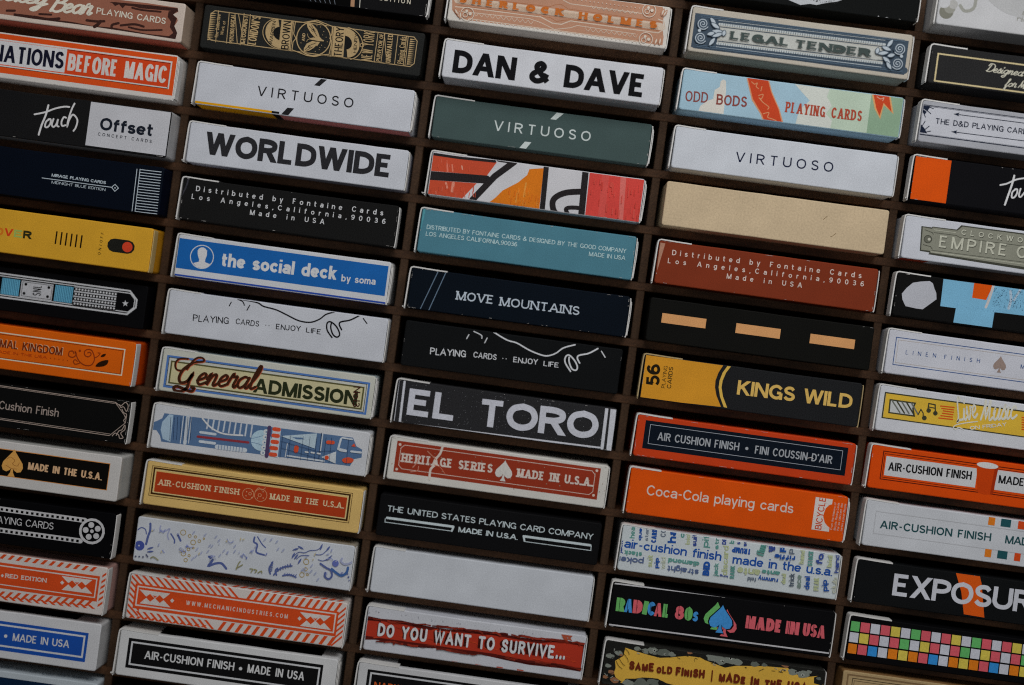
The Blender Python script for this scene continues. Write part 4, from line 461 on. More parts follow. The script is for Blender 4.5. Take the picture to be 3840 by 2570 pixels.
{'x': -145.62,'z': 115.8,'w': 87.12,'h': 14.53,'p': 12,'base': (0.008,0.008,0.009),'label': 'Dark card box with a gold striped picture,cut by the top edge','el': [('P',0,44,[(-1.61,7.99),(58.34,9.35),(59.15,-1.38),(-0.22,-2.25)],0),('L',0,51,1.2,[(32.58,0.33),(38.76,-0.25),(45.75,-0.46),(53.62,-0.72)],1),('L',0,52,0.39,[(38.44,0.45),(39.35,-1.39)],0),('L',0,52,0.39,[(42.15,0.41),(43.05,-1.42)],0),('L',0,52,0.39,[(45.85,0.38),(46.76,-1.45)],0),('L',0,52,0.39,[(49.56,0.35),(50.46,-1.49)],0),('L',0,53,0.214,[(40.48,3.1),(43.99,-0.34)],0),('L',0,53,0.214,[(42.62,3.38),(45.73,-0.29)],0),('L',0,53,0.214,[(44.75,3.66),(47.46,-0.23)],0),('L',0,53,0.214,[(46.89,3.95),(49.19,-0.18)],0),('L',0,53,0.214,[(49.03,4.23),(50.93,-0.12)],0),('L',0,53,0.214,[(51.17,4.51),(52.66,-0.07)],0),('L',0,54,1.46,[(58.26,11.51),(59.16,-0.51)],0),('L',0,55,0.257,[(61.04,11.88),(61.94,-1.1)],0),('T',2,56,'EDITION','sans',(68.96,4.12,80.69,4.1,1.63),{'asp': 1,'bold': 0.012})],'fr': 2,'wear': 8},
{'x': -142.77,'z': 93.92,'w': 84.63,'h': 16.45,'p': 9,'base': (0.024,0.025,0.024),'label': 'Black card box densely stamped in gold foil with a moth in a ring','el': [('F',18,57,(2.53,3.08,82.09,14.67,0.3,1.4)),('P',18,57,[(2.59,13.61),(5.0,13.62),(2.67,13.0)],0),('P',18,57,[(79.23,13.77),(81.43,13.63),(79.22,13.16)],0),('P',18,57,[(2.6,12.78),(5.01,12.79),(2.67,12.17)],0),('P',18,57,[(79.23,12.99),(81.43,12.84),(79.22,12.38)],0),('P',18,57,[(2.6,11.95),(5.02,11.96),(2.67,11.34)],0),('P',18,57,[(79.23,12.2),(81.43,12.06),(79.21,11.59)],0),('P',18,57,[(2.61,11.12),(5.02,11.13),(2.67,10.51)],0),('P',18,57,[(79.23,11.42),(81.44,11.27),(79.2,10.81)],0),('P',18,57,[(2.62,10.29),(5.03,10.3),(2.67,9.68)],0),('P',18,57,[(79.23,10.64),(81.44,10.49),(79.2,10.02)],0),('P',18,57,[(2.63,9.46),(5.04,9.47),(2.66,8.85)],0),('P',18,57,[(79.24,9.85),(81.44,9.71),(79.19,9.23)],0),('P',18,57,[(2.63,8.63),(5.05,8.64),(2.66,8.02)],0),('P',18,57,[(79.24,9.07),(81.44,8.92),(79.18,8.45)],0),('P',18,57,[(2.64,7.8),(5.05,7.81),(2.66,7.19)],0),('P',18,57,[(79.24,8.28),(81.44,8.14),(79.18,7.66)],0),('P',18,57,[(2.65,6.97),(5.06,6.98),(2.66,6.36)],0),('P',18,57,[(79.24,7.5),(81.45,7.35),(79.17,6.88)],0),('P',18,57,[(2.66,6.14),(5.07,6.16),(2.66,5.53)],0),('P',18,57,[(79.24,6.71),(81.45,6.57),(79.16,6.09)],0),('P',18,57,[(2.66,5.31),(5.08,5.33),(2.66,4.7)],0),('P',18,57,[(79.25,5.93),(81.45,5.79),(79.16,5.31)],0),('P',18,57,[(2.67,4.48),(5.08,4.5),(2.66,3.87)],0),('P',18,57,[(79.25,5.15),(81.45,5.0),(79.15,4.52)],0),('P',18,57,[(2.68,3.65),(5.09,3.67),(2.66,3.04)],0),('P',18,57,[(79.25,4.36),(81.45,4.22),(79.14,3.74)],0),('L',18,57,0.259,[(5.42,14.72),(5.95,2.78)],0),('L',18,57,0.259,[(9.6,14.62),(10.1,2.89)],0),('L',18,57,0.259,[(11.85,14.26),(14.23,3.22)],0),('L',18,57,0.259,[(13.14,14.43),(16.87,3.13)],0),('L',18,57,0.259,[(15.26,14.93),(15.36,2.93)],0),('L',18,57,0.259,[(17.69,14.81),(18.19,3.08)],0),('L',18,57,0.259,[(34.4,14.39),(34.6,3.29)],0),('L',18,57,0.259,[(33.96,14.42),(34.16,3.32)],0),('L',18,57,0.259,[(49.5,14.42),(50.16,3.17)],0),('L',18,57,0.259,[(50.16,14.38),(50.82,3.17)],0),('L',18,57,0.259,[(66.79,14.31),(66.77,3.19)],0),('L',18,57,0.259,[(69.4,14.43),(69.38,3.31)],0),('L',18,57,0.259,[(69.21,14.19),(71.56,3.39)],0),('L',18,57,0.259,[(74.42,14.44),(74.59,3.57)],0),('L',18,57,0.259,[(78.34,14.53),(78.57,3.22)],0),('L',18,57,0.259,[(77.68,14.53),(77.91,3.22)],0),('T',2,57,'The Collective','sans',(6.61,4.39,6.49,13.33,1.29),{}),('T',2,57,'Work of','sans',(8.4,5.72,8.78,11.01,1.12),{}),('T',2,57,'PSYCHOLOGICAL','sans',(12.72,3.02,12.09,14.07,1.64),{'bold': 0.02}),('T',2,57,'ILLUSIONIST','sans',(17.07,3.29,17.02,14.28,1.81),{'bold': 0.02}),('T',2,57,"LONDON'S",'sans',(21.28,3.58,21.81,14.48,3.23),{'bold': 0.02}),('P',18,57,[(28.52,14.49),(27.31,14.19),(26.24,13.63),(25.36,12.84),(24.71,11.85),(24.32,10.72),(24.22,9.51),(24.41,8.27),(24.88,7.07),(25.61,5.97),(26.56,5.02),(27.68,4.27),(28.92,3.76),(30.21,3.51),(31.5,3.53)],0),('L',18,57,0.259,[(27.19,14.42),(26.05,13.94),(25.07,13.26),(24.27,12.42),(23.7,11.45),(23.36,10.39),(23.28,9.27),(23.47,8.15),(23.9,7.06),(24.57,6.04),(25.44,5.14),(26.49,4.38),(27.68,3.8),(28.96,3.43),(30.27,3.27)],1),('P',18,58,[(29.3,11.63),(28.51,11.39),(27.87,10.94),(27.43,10.3),(27.24,9.54),(27.33,8.75),(27.67,7.98),(28.25,7.33),(28.99,6.85),(29.83,6.59),(30.69,6.57)],0),('T',2,58,'WARREN','sans',(27.42,4.52,27.73,13.51,1.29),{'bold': 0.02}),('P',18,57,[(29.78,14.57),(33.96,14.42),(34.14,3.45),(30.07,3.43)],0),('T',2,58,'BROWN','sans',(33.91,3.51,33.54,14.28,2.93),{}),('L',18,57,0.3,[(35.08,14.27),(38.33,14.48),(40.64,15.22),(43.16,15.99),(45.89,15.26),(49.29,14.4),(49.45,11.58),(48.91,9.77),(49.86,8.58),(49.43,3.73),(46.66,3.14),(44.17,2.16),(41.1,2.19),(35.22,3.59),(35.24,6.65),(36.14,8.08),(35.04,9.68),(35.08,14.27)],0),('O',18,57,(42.82,8.87,6.47,0.39)),('T',2,57,'AND','sans',(39.6,7.44,39.45,10.48,1.12),{'bold': 0.03}),('P',19,57,[(39.48,14.1),(40.21,14.51),(41.66,14.13),(43.64,12.47),(44.92,10.11),(44.07,9.34),(42.7,9.73),(41.19,11.15),(40.01,12.74)],0),('P',19,57,[(39.72,3.31),(39.69,4.84),(40.49,6.69),(42.5,7.96),(44.37,7.77),(44.42,6.77),(43.3,5.31),(41.72,4.1)],0),('P',19,57,[(43.86,10.84),(45.84,9.14),(44.8,8.79),(43.22,9.1)],0),('P',19,57,[(44.5,6.13),(45.36,7.9),(44.26,7.93),(43.25,7.27)],0),('P',19,57,[(41.5,8.87),(42.76,9.3),(44.94,9.33),(46.87,8.71),(46.74,8.34),(44.88,8.19),(42.8,8.35),(41.57,8.36)],0),('L',19,58,0.216,[(40.44,13.45),(42.4,11.96),(43.98,9.99)],0),('L',19,58,0.216,[(41.27,13.77),(43.1,11.62)],0),('L',19,58,0.216,[(40.16,4.24),(41.87,6.22),(43.9,7.36)],0),('L',19,58,0.216,[(40.84,4.12),(42.81,5.69)],0),('O',19,58,(42.04,12.0,0.39,0.173)),('O',19,58,(41.59,5.66,0.39,0.173)),('L',19,57,0.173,[(41.54,8.57),(40.54,9.53),(40.34,10.38)],1),('L',19,57,0.173,[(41.54,8.57),(40.64,8.15),(40.4,7.33)],1),('C',18,57,(44.8,13.59,0.151,0.151)),('C',18,57,(46.32,12.04,0.151,0.151)),('C',18,57,(47.48,10.01,0.151,0.151)),('C',18,57,(46.17,6.78,0.151,0.151)),('C',18,57,(47.57,6.1,0.151,0.151)),('C',18,57,(45.54,4.96,0.151,0.151)),('C',18,57,(43.45,13.84,0.151,0.151)),('C',18,57,(38.7,10.16,0.151,0.151)),('C',18,57,(38.31,6.62,0.151,0.151)),('C',18,57,(48.14,8.35,0.151,0.151)),('C',18,57,(46.07,10.7,0.151,0.151)),('C',18,57,(45.64,5.84,0.151,0.151)),('C',18,57,(44.12,4.11,0.151,0.151)),('P',18,57,[(49.85,14.47),(54.39,14.5),(54.96,3.24),(50.5,3.21)],0),('T',2,58,'THEORY','sans',(54.29,3.37,53.86,14.56,3.02),{}),('P',18,57,[(54.02,14.37),(55.18,14.38),(56.34,14.11),(57.45,13.58),(58.46,12.82),(59.3,11.85),(59.95,10.74),(60.36,9.53),(60.52,8.29),(60.41,7.08),(60.05,5.96),(59.45,4.98),(58.64,4.2),(57.66,3.65),(56.56,3.36)],0),('P',18,58,[(54.54,11.47),(55.3,11.44),(56.05,11.17),(56.7,10.68),(57.21,10.01),(57.51,9.24),(57.58,8.45),(57.42,7.69),(57.03,7.06),(56.46,6.62),(55.76,6.4)],0),('L',18,57,0.3,[(55.22,14.71),(56.46,14.52),(57.66,14.11),(58.77,13.49),(59.75,12.68),(60.56,11.71),(61.17,10.63),(61.55,9.47),(61.69,8.28),(61.59,7.11),(61.24,5.99),(60.67,4.98),(59.9,4.11),(58.94,3.41),(57.85,2.91)],1),('T',2,58,'HENRY','sans',(59.68,5.52,59.33,12.89,1.21),{'bold': 0.02}),('O',18,57,(61.42,8.8,0.69,0.259)),('T',2,57,'NEW YORK','sans',(65.9,3.2,65.6,14.37,4.1),{'bold': 0.01}),('T',2,57,'PURVEYOR OF','sans',(69.01,3.48,69.01,14.08,1.47),{'bold': 0.01}),('T',2,57,'UNRIVALLED','sans',(73.06,3.58,72.59,14.42,1.9),{'bold': 0.02}),('T',2,57,'Playing Cards','sans',(77.71,3.76,77.54,13.98,2.07),{})],'side': (0.013,0.014,0.013)},
{'x': -141.12,'z': 72.03,'w': 82.41,'h': 15.93,'p': 12,'base': (0.74,0.77,0.842),'label': 'White card box with thin widely spaced capitals and a yellow stripe under its front edge','el': [('T',2,59,'VIRTUOSO','sans',(23.22,6.11,59.91,6.22,3.77),{'asp': 1.1,'bold': 0.0}),('P',20,60,[(46.73,15.83),(49.11,15.89),(46.36,12.79),(44.22,12.81)],0),('P',20,60,[(35.39,3.13),(37.91,3.16),(35.82,-0.03),(35.45,-1.16),(33.02,-1.18),(33.55,0.63)],0)],'fl': 1.6,'fr': 2,'under': [(0.6,29.7,0.42,11.7,(0.93,0.449,0.003)),(29.7,32.6,0.42,11.7,(0.013,0.013,0.014)),(32.6,81.8,0.42,11.7,(0.812,0.289,0.244))],'foot': [(0,0.36,1.15,(0.93,0.449,0.003)),(0.36,0.395,1.15,(0.013,0.013,0.014))]},
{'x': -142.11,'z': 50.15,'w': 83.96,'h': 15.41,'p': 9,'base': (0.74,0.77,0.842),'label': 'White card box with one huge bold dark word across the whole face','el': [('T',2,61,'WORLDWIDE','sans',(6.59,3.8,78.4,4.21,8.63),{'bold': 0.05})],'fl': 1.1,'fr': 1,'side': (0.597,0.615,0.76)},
{'x': -141.89,'z': 28.27,'w': 82.85,'h': 16.0,'p': 9,'base': (0.013,0.013,0.013),'label': 'Black card box with three lines of small widely spaced pale type','el': [('T',2,62,'Distributed by Fontaine Cards','sans',(5.17,11.3,77.1,11.57,2.03),{'asp': 0.93,'bold': 0.008}),('T',2,62,'Los Angeles,California,90036','sans',(3.93,8.16,78.36,8.47,1.94),{'asp': 0.93,'bold': 0.008}),('T',2,62,'Made in USA','sans',(26.81,5.11,55.39,5.29,1.94),{'asp': 0.93,'bold': 0.008}),('L',21,63,0.6,[(1.81,15.65),(1.36,12.53),(-0.06,8.41),(-0.73,5.26)],1)],'fl': 1.3,'fr': 1,'wear': 14},
{'x': -140.75,'z': 6.38,'w': 81.64,'h': 16.31,'p': 9,'base': (0.791,0.812,0.856),'label': 'White card box with a blue panel holding a round bust emblem and rounded white lettering','el': [('R',3,64,(0.01,3.25,80.69,14.69)),('O',22,65,(9.74,8.68,4.4,0.34)),('C',22,66,(9.62,10.54,1.77,1.77)),('P',22,66,[(7.81,10.96),(11.39,11.44),(11.52,9.49),(11.11,7.69),(11.23,6.83),(13.5,6.26),(13.42,6.82),(12.54,5.26),(10.46,4.41),(8.23,4.67),(6.74,5.91),(8.83,6.72),(8.85,7.51),(8.04,9.24)],0),('T',2,67,'the social deck','sans',(17.24,6.2,61.53,6.86,5.09),{'bold': 0.04}),('T',2,67,'by soma','sans',(63.54,6.61,76.6,6.98,2.67),{'bold': 0.015})],'fl': 2.2,'fr': 2,'side': (0.7,0.72,0.74),'under': [(0.6,81.0,0.42,8.7,(0.022,0.083,0.48))],'foot': [(0,1,1.0,(0.022,0.083,0.48))]},
{'x': -141.4,'z': -15.5,'w': 83.97,'h': 16.81,'p': 9,'base': (0.74,0.77,0.842),'label': 'White card box with handwritten capitals and a looping black line drawing','el': [('T',2,68,'PLAYING','hand',(10.21,6.06,23.99,6.75,2.24),{'w': 0.15,'sl': 0,'jit': 0.035}),('T',2,68,'CARDS','hand',(26.57,7.1,35.4,7.3,1.9),{'w': 0.15,'sl': 0,'jit': 0.035}),('T',2,68,'ENJOY','hand',(42.03,7.24,51.48,7.65,1.81),{'w': 0.15,'sl': 0,'jit': 0.035}),('T',2,68,'LIFE','hand',(53.55,7.58,59.23,7.61,1.64),{'w': 0.15,'sl': 0,'jit': 0.035}),('C',2,68,(38.05,8.14,0.173,0.173)),('C',2,68,(39.28,8.13,0.173,0.173)),('L',23,68,0.52,[(26.15,16.66),(33.45,16.21),(36.23,15.1),(41.14,14.45),(45.72,12.98),(50.3,11.51),(54.68,11.49),(57.96,13.11),(60.29,15.31),(63.6,16.72)],1),('L',23,68,0.56,[(63.62,6.9),(61.44,9.44),(61.09,12.01),(62.39,12.71),(64.78,11.2),(66.37,8.58),(65.54,7.29),(63.9,8.03),(62.69,10.48),(62.68,12.23)],1),('L',23,68,0.56,[(66.87,10.31),(65.75,12.12),(66.26,13.24),(69.6,14.39),(72.89,16.58)],1),('L',23,68,0.39,[(23.83,15.03),(23.24,13.51)],1),('L',23,68,0.39,[(26.18,16.44),(28.1,15.83),(28.94,14.55)],1),('L',23,68,0.39,[(30.97,14.78),(30.18,12.84)],1),('L',23,68,0.39,[(74.46,15.66),(76.09,13.96)],1)],'fl': 1.3,'fr': 1},
{'x': -140.75,'z': -37.39,'w': 81.58,'h': 16.37,'p': 9,'base': (0.71,0.72,0.643),'label': 'Cream ticket-like card box with dark brown script over olive capitals in blue frame','el': [('F',4,69,(1.69,1.41,79.78,13.78,0.78,0)),('F',4,70,(2.5,2.22,78.65,13.07,0.216,0)),('R',3,71,(3.42,3.29,78.01,11.76)),('F',4,72,(3.4,3.1,77.81,11.88,0.6,0)),('T',2,73,'ADMISSION','sans',(35.89,4.07,75.7,4.37,5.52),{'bold': 0.045}),('L',24,74,0.73,[(10.06,9.15),(11.9,11.8),(15.91,13.01),(15.53,14.18),(13.56,14.09),(11.81,12.45),(10.38,10.07),(7.97,8.43),(5.94,8.8),(5.43,10.92),(6.72,12.72),(9.96,13.16)],1),('L',24,74,1.12,[(11.9,11.8),(8.77,8.97),(7.54,5.74),(8.36,3.89),(10.68,4.64),(12.45,7.73),(11.51,4.97),(11.0,2.28),(9.03,0.61),(6.62,0.59),(6.03,1.69),(7.49,2.24),(10.22,1.52),(12.91,1.14),(13.7,2.43),(12.71,2.6)],1),('L',24,75,0.73,[(9.81,9.34),(11.65,12.0),(15.65,13.2),(15.27,14.37),(13.31,14.28),(11.56,12.64),(10.13,10.26),(7.71,8.62),(5.69,9.0),(5.18,11.11),(6.47,12.91),(9.7,13.35)],1),('L',24,75,1.12,[(11.65,12.0),(8.52,9.16),(7.29,5.93),(8.11,4.08),(10.43,4.83),(12.2,7.92),(11.26,5.16),(10.75,2.47),(8.78,0.8),(6.37,0.78),(5.78,1.88),(7.24,2.43),(9.97,1.71),(12.66,1.33),(13.45,2.62),(12.46,2.79)],1),('T',24,74,'eneral','script',(13.38,4.02,35.82,5.17,8.63),{'w': 0.11,'sl': 0,'slant': 0.28,'track': 0}),('T',24,75,'eneral','script',(13.15,4.2,35.59,5.34,8.63),{'w': 0.11,'sl': 0,'slant': 0.28,'track': 0}),('T',2,76,'No13','sans',(73.63,11.51,74.34,3.75,2.67),{'bold': 0.01})],'fl': 1.2,'fr': 2,'side': (0.504,0.597,0.615)},
{'x': -141.04,'z': -59.27,'w': 82.67,'h': 16.82,'p': 9,'base': (0.76,0.781,0.823),'label': 'White card box with a blue and red drawing of domed palace towers lying sideways','el': [('P',0,77,[(3.86,13.53),(76.34,14.08),(78.06,11.05),(80.38,10.06),(80.58,7.03),(77.66,5.97),(76.64,3.21),(4.11,2.63),(3.27,4.92),(1.72,6.67),(0.05,6.66),(-0.12,9.48),(1.25,10.11),(3.26,11.48)],0),('P',0,78,[(5.73,13.35),(7.36,13.35),(7.58,3.02),(4.53,3.78),(3.28,7.11),(3.52,10.2)],0),('L',0,79,0.34,[(11.24,13.23),(11.39,3.06)],0),('L',0,79,1.29,[(12.96,13.47),(13.12,3.3)],0),('L',0,79,0.34,[(14.34,13.66),(14.5,3.49)],0),('L',0,80,0.6,[(20.88,13.37),(20.69,9.93)],0),('L',0,79,0.6,[(22.98,13.4),(22.81,9.83)],0),('L',0,80,0.6,[(25.09,13.42),(24.93,9.73)],0),('L',0,79,0.6,[(27.19,13.45),(27.05,9.63)],0),('L',0,80,0.6,[(29.29,13.48),(29.17,9.53)],0),('L',0,79,0.6,[(31.39,13.5),(31.29,9.42)],0),('L',0,80,0.6,[(33.49,13.53),(33.41,9.32)],0),('L',0,79,0.6,[(35.6,13.55),(35.53,9.22)],0),('L',0,80,0.6,[(37.7,13.58),(37.65,9.12)],0),('L',0,81,0.173,[(6.52,12.36),(7.26,3.72)],0),('L',0,81,0.173,[(7.82,12.54),(8.56,3.89)],0),('L',0,81,0.173,[(9.11,12.72),(9.85,4.07)],0),('L',0,81,0.173,[(10.4,12.9),(11.14,4.25)],0),('L',0,81,0.173,[(11.7,13.07),(12.44,4.43)],0),('L',0,81,0.173,[(12.99,13.25),(13.73,4.61)],0),('L',0,81,0.173,[(14.29,13.43),(15.02,4.78)],0),('L',0,82,0.6,[(18.58,13.49),(22.14,10.57),(27.2,8.86),(34.61,9.22)],1),('L',0,83,0.86,[(17.65,6.46),(37.12,6.86)],0),('L',0,79,0.95,[(18.51,8.24),(24.21,8.23)],0),('L',0,79,1.03,[(18.76,4.73),(24.46,4.77)],0),('L',0,79,1.73,[(25.5,3.6),(36.23,3.76)],0),('L',0,77,0.216,[(26.06,4.33),(26.08,2.59)],0),('L',0,77,0.216,[(27.2,4.36),(27.22,2.61)],0),('L',0,77,0.216,[(28.33,4.38),(28.35,2.64)],0),('L',0,77,0.216,[(29.47,4.41),(29.49,2.66)],0),('L',0,77,0.216,[(30.61,4.43),(30.63,2.69)],0),('L',0,77,0.216,[(31.75,4.46),(31.76,2.71)],0),('L',0,77,0.216,[(32.88,4.48),(32.9,2.74)],0),('L',0,77,0.216,[(34.02,4.51),(34.04,2.76)],0),('L',0,77,0.216,[(35.16,4.54),(35.18,2.79)],0),('C',0,84,(41.89,8.26,3.97,3.97)),('L',0,77,0.173,[(37.92,8.37),(41.25,9.7),(43.72,10.91)],1),('L',0,77,0.173,[(38.1,7.08),(41.66,6.7),(44.04,5.28)],1),('C',0,85,(43.24,11.81,0.95,0.95)),('C',0,77,(43.34,11.73,0.3,0.3)),('C',0,85,(43.21,9.79,0.95,0.95)),('C',0,77,(43.31,9.72,0.3,0.3)),('C',0,85,(43.18,7.78,0.95,0.95)),('C',0,77,(43.28,7.71,0.3,0.3)),('C',0,85,(43.15,5.77,0.95,0.95)),('C',0,77,(43.24,5.69,0.3,0.3)),('C',0,85,(43.11,3.75,0.95,0.95)),('C',0,77,(43.21,3.68,0.3,0.3)),('L',0,86,1.47,[(44.35,13.62),(44.7,2.75)],0),('P',0,87,[(45.6,13.79),(48.8,13.79),(49.0,2.68),(45.9,2.91)],0),('L',0,88,1.55,[(46.25,13.23),(48.0,13.25)],0),('L',0,88,1.55,[(46.23,10.82),(47.98,10.84)],0),('L',0,88,1.55,[(46.2,8.41),(47.95,8.44)],0),('L',0,88,1.55,[(46.18,6.01),(47.93,6.03)],0),('L',0,88,1.55,[(46.16,3.6),(47.91,3.62)],0),('P',0,89,[(48.96,10.98),(62.59,13.85),(62.5,8.03)],0),('P',0,77,[(53.32,11.14),(57.22,11.46),(58.17,10.93),(55.16,10.52)],0),('L',0,90,0.216,[(64.29,14.18),(64.56,4.17)],0),('L',0,79,0.43,[(64.78,13.81),(64.77,7.47)],0),('L',0,79,0.34,[(51.92,8.55),(51.77,3.28)],0),('L',0,88,1.38,[(67.12,11.07),(69.07,11.25)],0),('L',0,88,1.73,[(55.57,7.52),(55.53,6.2)],0),('P',0,88,[(77.06,12.0),(77.88,10.8),(76.13,10.78)],0),('P',0,88,[(73.37,5.38),(75.41,6.45),(77.66,5.97),(76.98,4.57),(74.4,4.22)],1),('L',0,79,0.6,[(52.56,3.91),(66.58,3.79)],0),('P',0,91,[(65.3,5.15),(70.73,8.07),(71.09,3.45)],0),('C',0,88,(67.48,5.23,0.82,0.82)),('L',0,79,1.12,[(72.01,8.91),(74.22,8.77)],0),('L',0,79,0.78,[(76.39,8.85),(80.1,8.93)],0),('L',0,79,0.6,[(72.26,13.52),(76.21,13.41)],0),('L',0,79,0.78,[(71.89,13.04),(71.34,9.03)],0),('L',0,92,0.6,[(59.15,6.31),(60.2,6.28)],0),('L',0,92,0.6,[(61.41,6.4),(62.47,6.37)],0),('L',0,92,0.6,[(63.74,6.37),(64.79,6.34)],0),('L',0,93,0.129,[(49.78,11.4),(49.87,2.76)],0),('L',0,93,0.129,[(52.81,11.66),(52.92,2.87)],0),('L',0,93,0.129,[(57.58,12.07),(57.71,3.05)],0),('L',0,93,0.129,[(60.17,12.3),(60.32,3.15)],0),('L',0,93,0.129,[(62.77,12.52),(62.94,3.25)],0),('L',0,93,0.129,[(66.23,12.83),(66.42,3.38)],0),('L',0,93,0.129,[(68.39,13.01),(68.6,3.46)],0),('L',0,93,0.129,[(74.88,13.58),(75.13,3.7)],0),('L',0,93,0.129,[(49.23,9.05),(63.51,7.08),(70.35,8.24)],0),('L',0,93,0.129,[(49.58,6.48),(65.64,4.32)],0)],'fl': 1.4,'fr': 2},
{'x': -141.18,'z': -81.15,'w': 83.12,'h': 16.78,'p': 8,'base': (0.903,0.615,0.214),'label': 'Yellow card box with brown rules round a dark red panel and cream slab serif capitals','el': [('F',4,94,(1.89,3.39,79.19,14.98,0.216,0)),('F',4,94,(2.83,4.38,78.23,14.19,0.65,0)),('F',4,95,(2.88,4.98,77.66,14.11,0.3,0)),('R',3,96,(3.79,5.2,77.27,12.97)),('F',4,94,(2.57,4.13,78.53,14.45,0.65,0)),('F',4,95,(3.22,4.82,77.79,13.8,0.3,0)),('T',2,97,'AIR-CUSHION FINISH','slab',(5.06,7.9,36.09,8.37,2.25),{'w': 0.16,'sl': 0.12}),('T',2,97,'MADE IN THE U.S.A.','slab',(48.08,8.36,76.33,8.68,2.25),{'w': 0.16,'sl': 0.12}),('O',16,98,(39.63,9.17,2.16,0.216)),('O',16,98,(44.43,9.39,2.38,0.216)),('O',16,98,(40.34,9.4,0.52,0.216)),('O',16,98,(44.09,9.34,0.6,0.216)),('L',16,98,0.216,[(42.16,10.61),(43.27,12.08),(44.68,11.4),(45.86,12.43)],1),('C',16,99,(38.94,8.41,0.216,0.216)),('C',16,99,(38.95,9.95,0.216,0.216)),('C',16,99,(41.08,10.46,0.216,0.216)),('C',16,99,(43.37,8.15,0.216,0.216)),('C',16,99,(45.2,10.81,0.216,0.216)),('C',16,99,(45.52,8.45,0.216,0.216)),('C',16,99,(41.18,8.07,0.216,0.216))],'fl': 1.4,'fr': 1},
